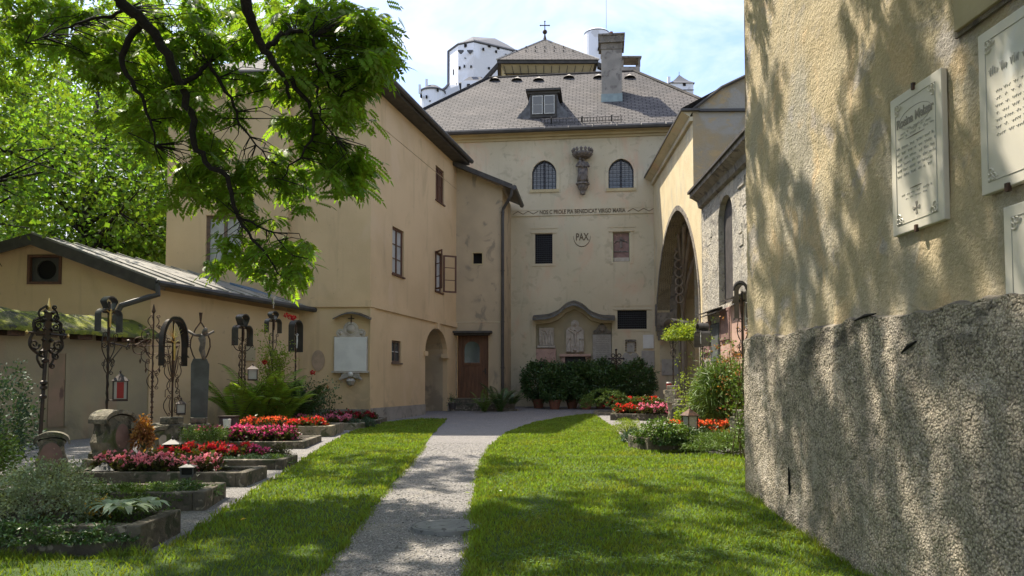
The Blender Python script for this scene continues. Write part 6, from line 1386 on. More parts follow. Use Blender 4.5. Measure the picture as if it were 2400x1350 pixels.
# 2 trefoil hood with bracket
def hooded(name_label, H_, w, h, dep, z, bracket=False, body=True, m='iron', serr=False, kind='trefoil', fig='gold', tw=True, hm='tin'):
    t = thing('grave_cross', name_label, 'cross'); pole(t, H_, .016, tw, m); hood(t, kind, w, h, z, dep, hm, serr)
    mb = MB(); mb.box((0, 0, z+h*.40), (.035, .02, h*.75)); mb.box((0, 0, z+h*.5), (w*.55, .02, .035)); mb.build('inner_cross', M[m], t)
    mb = MB(); mb.tube([(0, -.03, z+h*.12), (0, -.035, z+h*.35), (0, -.03, z+h*.52)], [.014, .022, .016], 6); mb.tube([(-w*.17, -.03, z+h*.55), (0, -.03, z+h*.48), (w*.17, -.03, z+h*.55)], .009, 5); mb.lathe((0, -.04, z+h*.56), [(.001, -.02), (.02, 0), (.001, .02)], 8); mb.build('figure', M[fig], t)
    if body:
        mb = MB()
        for sg in (1, -1):
            cscroll(mb, sg*.03, z-.42, sg*.09, z-.05, -sg*.05, .010, curl=.045); cscroll(mb, sg*.03, z-.62, sg*.06, z-.45, -sg*.03, .009, curl=.035); spiral(mb, sg*.07, z-.2, .05, 0, 1.4, sg, .009); spiral(mb, sg*.07, z-.5, .04, 1, 1.4, -sg, .008)
        if bracket: mb.tube([(.02, 0, z-.17), (.2, 0, z-.19), (.33, 0, z-.22), (.36, 0, z-.15)], .011, 5); mb.tube([(.02, 0, z-.48), (.12, 0, z-.36), (.24, 0, z-.22)], .010, 5); spiral(mb, .34, -.24+z, .035, 0, 1.2, 1, .009); mb.lathe((.36, 0, z-.16), [(.01, 0), (.035, .05), (.012, .06)], 6)
        mb.build('scrollwork', M['rust' if m == 'rust' else 'iron'], t)
    return t
t = hooded('twisted iron cross with a dark trefoil tin hood and side bracket above the mossy headstone', 1.62, .38, .60, .14, 1.28, True); b = at(250, 974, 11.75); place(t, b, R(66))
# 3 lacy rusty cross
t = thing('grave_cross', 'tall rusty filigree cross with a diamond of fine scrolls and a leaf at the tip', 'cross'); pole(t, 1.92, .013, True, 'rust', (.5, .8))
mb = MB()
for sg in (1, -1):
    for (x0, z0, x1, z1, b_) in ((.04, .62, .04, .85, .05), (.03, .9, .10, 1.08, .05), (.10, 1.05, .18, 1.22, .04), (.20, 1.2, .32, 1.32, .05), (.32, 1.36, .18, 1.5, .05), (.18, 1.46, .08, 1.66, .05), (.05, 1.7, .05, 1.86, .04), (.05, 1.15, .05, 1.45, .08), (.1, 1.2, .22, 1.34, -.05), (.2, 1.42, .1, 1.55, -.04)):
        cscroll(mb, sg*x0, z0, sg*x1, z1, -sg*b_, .008, curl=.032)
    mb.tube([(0, 0, 1.35), (sg*.36, 0, 1.35)], .008, 4); mb.lathe((sg*.38, 0, 1.35), [(.001, -.04), (.04, 0), (.001, .04)], 5); mb.lathe((sg*.2, 0, 1.08), [(.001, -.05), (.02, 0), (.001, .05)], 5); mb.lathe((sg*.11, 0, .92), [(.001, -.05), (.02, 0), (.001, .05)], 5)
for z in [.1+.09*k for k in range(9)]: mb.lathe((0, 0, z), [(.013, -.03), (.03, 0), (.013, .03)], 5)
mb.tube([(.30*math.cos(a), 0, 1.35+.17*math.sin(a)) for a in [2*pi*k/4 for k in range(4)]], .007, 4, closed=True); mb.build('scrollwork', M['rust'], t); finial(t, 1.9, .18, 'rust', .035)
foot(t, .6); place(t, at(355, 992, 13.4), R(35))
# 4 wide serrated arch
t = hooded('broad cross with a wide serrated pointed tin hood and gilded rays, beside the filigree cross', 1.62, .46, .80, .15, .86, False, False, 'rust', True, 'lancet', 'gold', False, 'iron')
mb = MB(); z = .0
for sg in (1, -1):
    for (x0, z0, x1, z1, b_) in ((.10, .05, .10, .33, .07), (.06, .42, .06, .62, .05), (.06, .62, .13, .9, .07), (.04, .1, .04, .3, .02), (.05, .7, .1, 1.0, .02)): cscroll(mb, sg*x0, z0, sg*x1, z1, -sg*b_, .009, curl=.035)
    mb.tube([(sg*.14, 0, .33), (sg*.14, 0, .45), (sg*.06, 0, .5), (sg*.05, 0, .6)], .008, 4)
    for k in range(4): mb.tube([(0, 0, .5), (sg*(.03+.03*k), 0, .95+.09*k)], .006, 3)
mb.build('scrollwork', M['rust'], t); mb = MB()
for k in range(9): a = pi*.15+pi*.7*k/8; mb.tube([(0, -.02, 1.33), (.2*math.cos(a), -.02, 1.33+.24*math.sin(a))], [.008, .003], 4)
mb.build('gilded_rays', M['gold'], t); foot(t, .6); place(t, at(403, 977, 13.0), R(62))
# 5 slate slab with iron crucifix
t = thing('grave_cross', 'slim grey slate slab topped by a rusty iron loop with dark figure', 'cross')
mb = MB(); mb.prism([(-.15, 0, 0), (.15, 0, 0), (.17, 0, 1.02), (.12, 0, 1.13), (-.12, 0, 1.13), (-.16, 0, 1.02)], (0, .07, 0)); mb.build('slab', M['slabgrey'], t, bevel=.008)
mb = MB(); mb.tube([(0, .035, 2.02), (0, .035, 1.82)], [.035, .015], 5)
for sg in (1, -1): mb.tube([(0, .035, 1.84), (sg*.09, .035, 1.7), (sg*.17, .035, 1.5), (sg*.18, .035, 1.36), (sg*.13, .035, 1.2), (sg*.09, .035, 1.12)], .014, 5)
mb.build('iron_loop', M['rust'], t)
mb = MB(); mb.tube([(.07, 0, 1.11), (.06, -.01, 1.2), (.03, -.02, 1.3), (.05, -.02, 1.42), (.03, -.02, 1.52), (.04, -.02, 1.60)], [.03, .045, .055, .05, .07, .03], 8)
mb.tube([(.05, -.02, 1.60), (.09, -.04, 1.66), (.10, -.05, 1.72)], [.03, .055, .03], 8)
mb.tube([(.03, -.02, 1.57), (-.10, -.02, 1.58), (-.22, -.02, 1.66)], [.035, .028, .03], 6); mb.tube([(.05, -.02, 1.57), (.15, -.02, 1.6), (.25, -.02, 1.66)], [.035, .026, .025], 6); mb.box((-.26, -.01, 1.66), (.05, .03, .13)); mb.build('crucified_figure', M['bronze'], t, smooth=True)
foot(t, .6); place(t, at(466, 978, 14.8), R(18))
# 6 ornate with trefoil hood and scroll body
t = hooded('ornate cross with a high trefoil hood over a dense scrolled shaft, behind ferns', 1.75, .46, .78, .18, 1.16, False, False, 'iron', False, 'trefoil', 'rust', False)
mb = MB()
for sg in (1, -1):
    for k in range(6): cscroll(mb, sg*.04, .1+.19*k, sg*.07, .24+.19*k, -sg*.05, .010, curl=.03); spiral(mb, sg*.075, .17+.19*k, .035, 1, 1.3, sg, .009)
    cscroll(mb, sg*.05, 1.05, sg*.28, 1.2, -sg*.05, .011, curl=.045); cscroll(mb, sg*.08, 1.3, sg*.2, 1.55, -sg*.06, .010, curl=.045); mb.tube([(sg*.14, 0, 0), (sg*.06, 0, .9)], .009, 4)
mb.build('scrollwork', M['rust'], t); foot(t, 1.1); place(t, at(566, 935, 18.8), R(66)); t.scale = (1.12,)*3
# 7 small trefoil hood with lily finial
t = hooded('small hooded cross with a pale lily finial, overgrown by the climbing rose', 1.7, .40, .54, .15, 1.43, False, True, 'iron', False, 'trefoil', 'rust', False)
mb = MB(); mb.tube([(0, 0, 2.0), (0, 0, 2.22)], .012, 5)
for sg in (1, -1, 0): mb.tube([(0, 0, 2.2), (sg*.05, 0, 2.27), (sg*.06, 0, 2.34)], [.012, .016, .004], 5)
mb.lathe((0, 0, 2.12), [(.001, -.05), (.028, 0), (.001, .05)], 6); mb.build('lily_finial', M['palestone'], t); foot(t, 1.0); place(t, at(638, 925, 19.2), R(60)); t.scale = (1.08,)*3
# 8 oval hood
t = hooded('small dark cross under an oval arched hood with pale figure, near the ochre house wall', 1.35, .28, .72, .18, .72, False, False, 'rust', False, 'round', 'white', True, 'gutter'); foot(t, 1.0); place(t, at(692, 900, 20.4), R(64)); t.scale = (1.18,)*3
# ------------------------------------------------------------------ headstones
def headstone(label, w, h, d, p, rz, plate_m='redmarble', base=.12, sh=1, m='stone', plate_full=False):
    t = thing('headstone', label, 'headstone'); hw = w/2
    P = [(-hw, 0), (hw, 0), (hw, h*.10), (hw*.80, h*.18), (hw*.92, h*.36), (hw*.72, h*.55), (hw*.66, h*.74), (hw*.80, h*.84)]
    top_ = [(hw*.80*math.cos(pi*k/10), h*.84+h*.13*math.sin(pi*k/10)) for k in range(1, 10)]
    P = P+top_+[(-x, z) for x, z in P[2:][::-1]]
    mb = MB(); mb.prism([(x, -d/2, z+base) for x, z in P], (0, d, 0)); mb.build('stone_body', M[m], t, bevel=.018)
    mb = MB(); mb.box((0, 0, base/2), (w*1.25, d*1.25, base)); mb.build('base', M[m], t, bevel=.015)
    mb = MB(); C = [(hw*.95*math.cos(pi*k/12), h*.84+h*.17*math.sin(pi*k/12)**1.3) for k in range(13)]; C = [(hw*1.0, h*.79)]+C+[(-hw*1.0, h*.79)]
    for i in range(len(C)-1):
        a, b_ = C[i], C[i+1]; mb.add([(a[0], -d*.54, a[1]+base), (b_[0], -d*.54, b_[1]+base), (b_[0], d*.54, b_[1]+base), (a[0], d*.54, a[1]+base), (a[0], -d*.54, a[1]+base+.06), (b_[0], -d*.54, b_[1]+base+.06), (b_[0], d*.54, b_[1]+base+.06), (a[0], d*.54, a[1]+base+.06)], [(0, 1, 2, 3), (4, 5, 6, 7), (0, 1, 5, 4), (2, 3, 7, 6), (0, 3, 7, 4), (1, 2, 6, 5)])
    mb.build('curved_cap', M[m], t)
    if plate_m:
        mb = MB(); n = 24; ow, oh = (hw*.42, h*.28) if not plate_full else (hw*.62, h*.36)
        mb.prism([(ow*math.cos(2*pi*k/n), -d/2-.03, base+h*.5+oh*math.sin(2*pi*k/n)) for k in range(n)], (0, .028, 0)); mb.build('oval_plate', M[plate_m], t)
        mb = MB(); mb.tube([(ow*1.06*math.cos(2*pi*k/n), -d/2-.01, base+h*.5+oh*1.06*math.sin(2*pi*k/n)) for k in range(n)], .018, 5, closed=True); mb.build('plate_moulding', M[m], t)
    place(t, p, rz); return t
headstone('tall mossy baroque headstone with a pink oval plate', .50, .66, .40, gz(at(262, 1092, 11.6), -.03), R(62), base=.17)
headstone('smaller headstone with a plain pink front under the gilded tip cross', .40, .50, .26, gz(at(120, 1120, 10.0), .0), R(28), 'redmarble', .10, plate_full=True)
headstone('low stone with a pale oval plate right of the orange dry plant', .34, .36, .3, gz(at(378, 1040, 12.9), .0), R(35), 'palestone', .10)
headstone('low stone with a pale oval plate under the serrated cross', .34, .34, .3, gz(at(425, 1020, 13.1), .04), R(35), 'palestone', .10)
t = thing('boulder_stone', 'rounded mossy stone lying below the slate slab cross', 'stone', gz(at(455, 1000, 14.2))); V = []
mb = MB(); mb.lathe(t.location, [(.001, -.05), (.26, 0), (.30, .12), (.24, .22), (.12, .28), (.001, .30)], 12); 
for v in mb.v: v += Vector((noise.noise(v*4), noise.noise(v*4+Vector((5, 0, 0))), noise.noise(v*3)))*.06
mb.build('boulder', M['stone'], t, smooth=True)
t = thing('boulder_stone', 'smaller rounded stone right of the boulder under the slate slab cross', 'stone', gz(at(486, 1000, 14.4)))
mb = MB(); mb.lathe(t.location, [(.001, -.05), (.18, 0), (.21, .1), (.16, .2), (.001, .25)], 12)
for v in mb.v: v += Vector((noise.noise(v*4), noise.noise(v*4+Vector((5, 0, 0))), 0))*.05
mb.build('boulder', M['kerb2'], t, smooth=True)
t = thing('waste_bin', 'dark rectangular bin standing behind the left fern against the ochre shed wall', 'bin', gz(at(530, 1000, 14.9))); mb = MB(); mb.frame3(t.location+Vector((-.14, 0, .12)), (1, 0, 0), (0, 1, 0), Z, (.28, .3, .42)); mb.build('bin_body', M['gutter'], t, bevel=.01); mb = MB(); mb.frame3(t.location+Vector((-.16, -.01, .54)), (1, 0, 0), (0, 1, 0), Z, (.32, .32, .03)); mb.build('lid', M['iron'], t)
t = thing('candle_pot', 'small white rimmed pot standing in front of the dark bin', 'pot', at(532, 990, 14.2)); mb = MB(); mb.lathe(t.location, [(.06, -.1), (.075, .06), (.065, .06), (.05, .05)], 14); mb.build('pot', M['white'], t)
# ------------------------------------------------------------------ lanterns
def lantern(label, w, h, p, rz=.3, red=False, hang=False, m='iron', glass='clear', post=0, group=None):
    t = thing('grave_lantern', label, 'lantern'); a = w/2; ht = h*.32; z0 = post
    mb = MB(); mb.box((0, 0, z0+.015), (w*1.1, w*1.1, .03)); mb.build('base_plate', M[m], t)
    mb = MB(); [mb.box((x*a, y*a, z0+.03+(h-ht)/2), (.016, .016, h-ht)) for x in (-1, 1) for y in (-1, 1)]; mb.box((0, 0, z0+.03+(h-ht)), (w*1.15, w*1.15, .014)); mb.build('frame', M[m], t)
    mb = MB(); mb.box((0, 0, z0+.03+(h-ht)/2), (w*.9, w*.9, (h-ht)*.96)); mb.build('glass', M[glass], t)
    mb = MB(); z = z0+.035+h-ht; cs = [Vector((x*a*1.35, y*a*1.35, z)) for x, y in ((-1, -1), (1, -1), (1, 1), (-1, 1))]; ap_ = Vector((0, 0, z+ht)); mid = [c*.35+Vector((0, 0, z+ht*.62-z*.35)) for c in cs]
    for k in range(4): mb.add([cs[k], cs[(k+1) % 4], mid[(k+1) % 4], mid[k]], [(0, 1, 2, 3)]); mb.add([mid[k], mid[(k+1) % 4], ap_], [(0, 1, 2)])
    mb.lathe((0, 0, z+ht), [(.008, -.01), (.018, .015), (.001, .035)], 8); mb.build('lantern_roof', M['tin' if m == 'tin' else m], t)
    if red: mb = MB(); mb.box((0, 0, z0+.03+(h-ht)/2), (w*.5, w*.94, (h-ht)*.9)); mb.box((0, 0, z0+.03+(h-ht)/2), (w*.94, w*.5, (h-ht)*.9)); mb.build('red_candle', M['redglass'], t)
    if post: mb = MB(); mb.tube([(0, 0, 0), (0, 0, post)], .02, 6); mb.build('post', M[m], t)
    place(t, p, rz); return t
lantern('black roofed lantern with a red candle hanging beside the tall twisted cross', .19, .40, at(281, 940, 11.7), .5, True)
mb = MB(); q = at(252, 938, 11.75); q2 = at(296, 938, 11.7)
t = thing('lantern_bracket', 'thin iron bracket holding the red candle lantern', 'bracket', q); mb.tube([q, q2], .009, 4); mb.build('bracket', M['iron'], t)
lantern('small wire lantern at the foot of the serrated cross', .13, .22, at(424, 972, 12.8), .4)
lantern('carriage style lantern on a curved arm right of the ornate cross', .18, .30, at(592, 892, 16.2), .3)
lantern('large dark grave lantern with a broad pointed roof by the tall mossy headstone', .20, .34, at(243, 1150, 9.9), .3, False, m='gutter', glass='dark')
lantern('small umbrella roofed path lantern in front of the coral begonia bed', .13, .12, gz(at(440, 1150, 8.8), .05), .2, False, m='gutter', glass='dark', post=.2)
lantern('dark square lantern behind the coral begonias under the pale oval plates', .20, .26, gz(at(404, 1040, 12.0), .1), .3, m='gutter', glass='dark')
# ------------------------------------------------------------------ memorials on the ochre house wall
t = thing('memorial_tablet', 'blank white tablet with baroque crest above and winged skull below, on the ochre house', 'memorial', LF.pt(.7, 2, .02))
r_ = LF.rect(785, 791, 860, 870); mb = MB(); wbox(mb, LF, r_, .02, .09); mb.build('tablet', M['white'], t, bevel=.01)
mb = MB(); wbox(mb, LF, (r_[0]-.06, r_[1]-.05, r_[2]+.06, r_[1]-.003), 0, .13); wbox(mb, LF, (r_[0]-.03, r_[1], r_[2]+.03, r_[3]+.03), 0, .018); mb.build('tablet_frame', M['palestone'], t)
def wl(w, x, y, o=0): a = w.px(x, y, o); return w.pt(a[0], a[1], o)
AX = (LF.u, Z, LF.n)
mb = MB(); mb.lathe(wl(LF, 823, 772), [(.22, 0), (.22, .05), (.15, .07), (.14, .05), (.06, .1), (.001, .11)], 16, AX)
for x in (799, 847): mb.lathe(wl(LF, x, 781), [(.13, 0), (.13, .04), (.08, .045), (.07, .03), (.03, .07), (.001, .08)], 12, AX)
a = LF.rect(800, 780, 846, 791); wbox(mb, LF, a, 0, .05); mb.build('crest', M['palestone'], t)
mb = MB(); c_ = wl(LF, 822, 877, .08); mb.lathe(c_, [(.001, -.09), (.06, -.06), (.085, 0), (.07, .06), (.001, .09)], 10); mb.build('skull', M['white'], t, smooth=True)
mb = MB()
for sg in (-1, 1):
    for k in range(5): mb.tube([c_+LF.u*sg*.06-Z*.03*k*.5, c_+LF.u*sg*(.20+.03*k)+Z*(.03-.045*k)+LF.n*.02, c_+LF.u*sg*(.30-.02*k)+Z*(.06-.07*k)], [.03, .03, .008], 5)
mb.lathe(wl(LF, 822, 893, .05), [(.001, -.15), (.09, -.1), (.14, .0), (.10, .07)], 10); mb.build('wings', M['greystone'], t)
mb = MB(); q = wl(LF, 823, 760, .05); mb.tube([q, q+Z*.26], .018, 5); mb.tube([q+Z*.17-LF.u*.09, q+Z*.17+LF.u*.09], .016, 5); mb.build('small_iron_cross', M['iron'], t)
pts = [(779, 749), (795, 741), (810, 736), (823, 735), (840, 738), (855, 744), (868, 750)]
mb = MB(); A = [wl(LF, x, y, .22) for x, y in pts]; B = [p-LF.n*.22+Z*.05 for p in A]; mb.ribbon(A, B); mb.ribbon([p+Z*.03 for p in A], [p+Z*.03 for p in B]); mb.ribbon(A, [p+Z*.03 for p in A]); mb.build('sheet_metal_hood', M['tin'], t, fix=False)
t = thing('oval_wall_plaque', 'faded pinkish oval plaque on the ochre wall left of the white tablet', 'plaque', wl(LF, 746, 846)); c_ = LF.px(746, 845); mb = MB(); plate(mb, LF, [(c_[0]+.19*math.cos(a), c_[1]+.30*math.sin(a)) for a in [2*pi*k/24 for k in range(24)]], 0, .025); mb.build('plaque', mat('faded_oval', (.42, .30, .21), (.33, .25, .17), 5), t)
t = thing('wall_tablet', 'small plain beige tablet on the shed wall under the hood of the ornate cross', 'tablet', SS.pt(*SS.px(586, 820)[:1], SS.px(586, 820)[1])); r_ = SS.rect(575, 812, 597, 846); mb = MB(); wbox(mb, SS, r_, 0, .03); mb.build('tablet', M['niche'], t)
# ------------------------------------------------------------------ things on the facade
FX = (FAC.u, Z, FAC.n)
def fp(x, y, o=0): return wl(FAC, x, y, o)
t = thing('madonna_statue', 'dark weathered Madonna and child statue on a bracket between the two pointed windows', 'statue', fp(1365, 430, .25))
c_ = fp(1366, 428, .25)
mb = MB(); hS = fp(1366, 368, .25).z-c_.z; mb.lathe(c_, [(.23, 0), (.25, .1*hS), (.21, .3*hS), (.23, .5*hS), (.21, .62*hS), (.20, .74*hS), (.11, .82*hS), (.07, .85*hS)], 14)
for v in mb.v: v += Vector((.03*noise.noise(v*7), .02*noise.noise(v*7+Vector((3, 0, 0))), 0))
for k in range(9): a = -2.6+k*.55; mb.tube([c_+Vector((.22*math.sin(a*.6), -.2+.04*abs(a)*.3, .03)), c_+Vector((.16*math.sin(a*.6), -.22+.04*abs(a)*.3, .3*hS)), c_+Vector((.13*math.sin(a*.6)+.05, -.16, .62*hS))], [.03, .022, .012], 5)
mb.lathe(c_+Z*hS*.93, [(.001, -.11), (.075, -.06), (.09, 0), (.07, .07), (.001, .10)], 10)
mb.tube([c_+Vector((.17, -.02, .76*hS)), c_+Vector((.24, -.12, .62*hS)), c_+Vector((.05, -.24, .58*hS))], [.07, .06, .045], 8); mb.tube([c_+Vector((-.17, -.02, .76*hS)), c_+Vector((-.26, -.12, .62*hS)), c_+Vector((-.12, -.24, .60*hS))], [.07, .06, .045], 8)
mb.build('robed_figure', M['bronze'], t, smooth=True)
mb = MB(); q = c_+Vector((-.14, -.22, .68*hS)); mb.tube([q-Z*.14+Vector((.14, 0, -.04)), q, q+Z*.16], [.05, .075, .05], 8); mb.lathe(q+Z*.23, [(.001, -.06), (.06, 0), (.001, .06)], 8); mb.build('child_figure', M['bronze'], t, smooth=True)
mb = MB(); mb.lathe(c_+Z*(hS*.93+.06), [(.09, 0), (.11, .08), (.09, .08), (.08, .02)], 10); mb.build('crown', M['bronze'], t)
mb = MB(); b_ = fp(1366, 458, .2); hb = c_.z-b_.z; mb.lathe(Vector((c_.x, c_.y+.05, b_.z)), [(.001, 0), (.10, .05), (.12, .18), (.2, .3), (.26, .5), (.24, hb*.8), (.30, hb*.86), (.30, hb-.01)], 10); mb.build('bracket', M['bronze'], t)
mb = MB(); k0 = fp(1365, 363, .3); mb.lathe(k0, [(.30, -.12), (.40, -.04), (.42, .02), (.42, .08)], 14)
for k in range(14): a = 2*pi*k/14; q = k0+Vector((.41*math.cos(a), .41*math.sin(a), .08)); mb.lathe(q, [(.03, 0), (.06, .06), (.07, .12), (.02, .17), (.001, .2)], 6); mb.lathe(q-Z*.07, [(.001, -.03), (.05, 0), (.001, .03)], 6)
mb.build('crown_canopy', M['bronze'], t)
# reliefs in the niche
t = thing('carved_relief', 'pale worn relief of standing figures on top of the pink slab, left in the niche', 'relief', fp(1280, 790, -.1)); r_ = FAC.rect(1263, 768, 1298, 810, -.1); mb = MB(); wbox(mb, FAC, r_, -.2, -.08); mb.build('relief_panel', M['palestone'], t, bevel=.02)
mb = MB(); w_ = r_[2]-r_[0]; h_ = r_[3]-r_[1]
for k, (fx_, fh) in enumerate(((.12, .8), (.3, .9), (.5, .72), (.68, .92), (.87, .8))): p = FAC.pt(r_[0]+w_*fx_, r_[1]+.03, -.07); mb.tube([p, p+Z*h_*fh*.4, p+Z*h_*fh*.75], [.07, .06, .045], 7); mb.lathe(p+Z*h_*fh*.86, [(.001, -.05), (.045, 0), (.001, .05)], 7)
wbox(mb, FAC, (r_[0]-.06, r_[1]-.09, r_[2]+.06, r_[1]-.003), -.2, .0); mb.build('carved_figures', M['palestone'], t, smooth=False)
t = thing('pink_memorial_slab', 'pink stone slab with a small carved crucifix, left in the niche under the figure relief', 'memorial slab', fp(1279, 850, -.1)); r_ = FAC.rect(1256, 817, 1303, 872, -.1); mb = MB(); wbox(mb, FAC, r_, -.2, -.05); mb.build('slab', M['pinkstone'], t, bevel=.01)
mb = MB(); q = fp(1288, 846, -.05); mb.tube([q, q+Z*.34], [.02, .03], 5); mb.tube([q+Z*.3-FAC.u*.16+Z*.1, q+Z*.27, q+Z*.3+FAC.u*.16+Z*.1], .018, 5); mb.tube([q+Z*.1, q+Z*.2-FAC.u*.12-Z*.12], .014, 4); mb.tube([q+Z*.1, q+Z*.2+FAC.u*.1-Z*.14], .014, 4); mb.build('carved_crucifix', M['pinkstone'], t)
t = thing('crucifixion_relief', 'tall pale crucifixion relief with kneeling figures and a round top, centre of the niche', 'relief', fp(1347, 800, -.1)); r_ = FAC.rect(1326, 768, 1369, 826, -.1)
mb = MB(); c0_ = (r_[0]+r_[2])/2; P = [(r_[0], r_[1]), (r_[2], r_[1]), (r_[2]-.02, r_[3]-.12), (r_[2]-.1, r_[3])]+[(c0_+.17*math.cos(a), r_[3]+.16+.17*math.sin(a)) for a in [-.6+(pi+1.2)*k/12 for k in range(13)]]+[(r_[0]+.1, r_[3]), (r_[0]+.02, r_[3]-.12)]
plate(mb, FAC, P, -.2, -.07); mb.build('relief_panel', M['palestone'], t)
mb = MB(); H2 = r_[3]-r_[1]; q = FAC.pt(c0_, r_[1]+.28, -.05); mb.tube([q, q+Z*.25+FAC.u*.03, q+Z*.5, q+Z*.62], [.03, .05, .06, .03], 7); mb.lathe(q+Z*.68, [(.001, -.06), (.05, 0), (.001, .06)], 7); mb.tube([q+Z*.52, q+Z*.72-FAC.u*.3], [.035, .02], 5); mb.tube([q+Z*.52, q+Z*.72+FAC.u*.3], [.035, .02], 5)
for sg in (-1, 1): p = FAC.pt(c0_+sg*.27, r_[1]+.04, -.05); mb.tube([p, p+Z*.25, p+Z*.45-FAC.u*sg*.05], [.12, .09, .05], 7); mb.lathe(p+Z*.54-FAC.u*sg*.05, [(.001, -.06), (.055, 0), (.001, .06)], 7)
mb.lathe(FAC.pt(c0_, r_[1]+.1, -.03), [(.001, -.09), (.08, 0), (.001, .08)], 8); mb.lathe(FAC.pt(c0_, r_[3]+.16, -.06), [(.11, 0), (.11, .03), (.06, .05), (.001, .07)], 12, FX); mb.build('carved_figures', M['palestone'], t)
t = thing('stone_aedicule', 'stone frame with a cornice and dark opening under the crucifixion relief', 'frame', fp(1347, 850, -.1)); r_ = FAC.rect(1316, 836, 1381, 880, -.1); mb = MB(); wbox(mb, FAC, (r_[0]-.08, r_[3], r_[2]+.08, r_[3]+.11), -.2, .12); wbox(mb, FAC, (r_[0], r_[1], r_[0]+.16, r_[3]-.003), -.2, .03); wbox(mb, FAC, (r_[2]-.16, r_[1], r_[2], r_[3]-.003), -.2, .03); mb.build('stone_frame', M['pinkstone'], t, bevel=.01)
mb = MB(); wbox(mb, FAC, (r_[0]+.16, r_[1], r_[2]-.16, r_[3]-.003), -.19, -.15); mb.build('dark_panel', M['grille'], t)
t = thing('inscribed_tablet', 'tall grey inscribed tablet with an ornate crest, right in the niche', 'tablet', fp(1410, 820, -.1)); r_ = FAC.rect(1389, 784, 1433, 860, -.1); mb = MB(); wbox(mb, FAC, r_, -.2, -.10); mb.build('tablet', M['greystone'], t, bevel=.008)
mb = MB(); c0_ = (r_[0]+r_[2])/2; plate(mb, FAC, [(r_[0], r_[3]+.003), (r_[2], r_[3]+.003), (r_[2]-.15, r_[3]+.22), (c0_+.14, r_[3]+.4), (c0_, r_[3]+.5), (c0_-.14, r_[3]+.4), (r_[0]+.15, r_[3]+.22)], -.2, -.11)
mb.lathe(FAC.pt(c0_, r_[3]+.25, -.1), [(.15, 0), (.15, .03), (.1, .05), (.001, .06)], 12, FX)
for sg in (-1, 1): mb.lathe(FAC.pt(c0_+sg*.28, r_[3]+.1, -.1), [(.09, 0), (.09, .03), (.05, .045), (.001, .05)], 10, FX)
mb.build('crest', M['brickwork'], t)
rr_ = random.Random(2)
for k in range(17):
    z = r_[3]-.08-k*.078; mb = MB(); x = r_[0]+.1+rr_.random()*.05
    while x < r_[2]-.1: e = min(r_[2]-.08, x+rr_.uniform(.06, .16)); wbox(mb, FAC, (x, z, e, z+.028), -.1, -.097); x = e+.03
    mb.build('engraved_line', M['engrave'], t)
t = thing('heart_shaped_tablet', 'pale heart shaped double tablet under a small dark framed stone, right of the iron cross', 'tablet', fp(1477, 840)); c0_ = FAC.px(1478, 842); mb = MB()
hw_ = (FAC.px(1497, 840)[0]-FAC.px(1458, 840)[0])/2; P = [(c0_[0]-hw_, c0_[1]+.14), (c0_[0]-hw_*.7, c0_[1]+.27), (c0_[0]-hw_*.25, c0_[1]+.26), (c0_[0], c0_[1]+.18), (c0_[0]+hw_*.25, c0_[1]+.26), (c0_[0]+hw_*.7, c0_[1]+.27), (c0_[0]+hw_, c0_[1]+.14), (c0_[0]+hw_*.85, c0_[1]-.1), (c0_[0]+hw_*.4, c0_[1]-.25), (c0_[0], c0_[1]-.30), (c0_[0]-hw_*.4, c0_[1]-.25), (c0_[0]-hw_*.85, c0_[1]-.1)]
plate(mb, FAC, P, 0, .07); mb.build('tablet', M['greystone'], t, bevel=.012); r_ = FAC.rect(1469, 801, 1487, 826); mb = MB(); wbox(mb, FAC, r_, 0, .05); mb.build('upper_stone', M['greystone'], t)
mb = MB(); wbox(mb, FAC, (r_[0]-.05, r_[3], r_[2]+.05, r_[3]+.09), 0, .12); [mb.lathe(FAC.pt(a, r_[1]+.1+.1*k, .05), [(.001, -.045), (.04, 0), (.001, .045)], 6) for a in (r_[0]-.04, r_[2]+.04) for k in range(5)]; mb.build('stone_border', M['brickwork'], t)
for (q, lb, m_) in (((1507, 785, 1532, 817), 'plain white square tablet high at the right end of the facade', 'white'), ((1504, 822, 1534, 862), 'grey rectangular tablet below the plain white square tablet', 'greystone'), ((1551, 842, 1590, 880), 'grey stone tablet low on the wall inside the porch arch', 'greystone')):
    t = thing('wall_tablet', lb, 'tablet', fp((q[0]+q[2])/2, q[3])); mb = MB(); wbox(mb, FAC, FAC.rect(*q), 0, .05); mb.build('tablet', M[m_], t, bevel=.008)
t = thing('grave_cross', 'plain dark iron cross with trefoil arms standing between the laurel bushes', 'cross'); mb = MB(); mb.tube([(0, 0, 0), (0, 0, 1.95)], .035, 6); mb.tube([(-.27, 0, 1.6), (.27, 0, 1.6)], .035, 6); mb.build('cross_bars', M['iron'], t)
mb = MB(); [mb.lathe((x, 0, z), [(.001, -.05), (.06, 0), (.001, .05)], 8) for x, z in ((-.28, 1.6), (.28, 1.6), (0, 1.95))]; [mb.tube([(.12*sx+.07*math.cos(a), 0, 1.6+.12*sz+.07*math.sin(a)) for a in [2*pi*k/10 for k in range(10)]], .022, 5, closed=True) for sx in (-1, 1) for sz in (-1, 1)]; mb.build('ring_ornament', M['iron'], t)
q = at(1444, 818, 30.2); place(t, (q.x, q.y, q.z-1.98), R(-7))
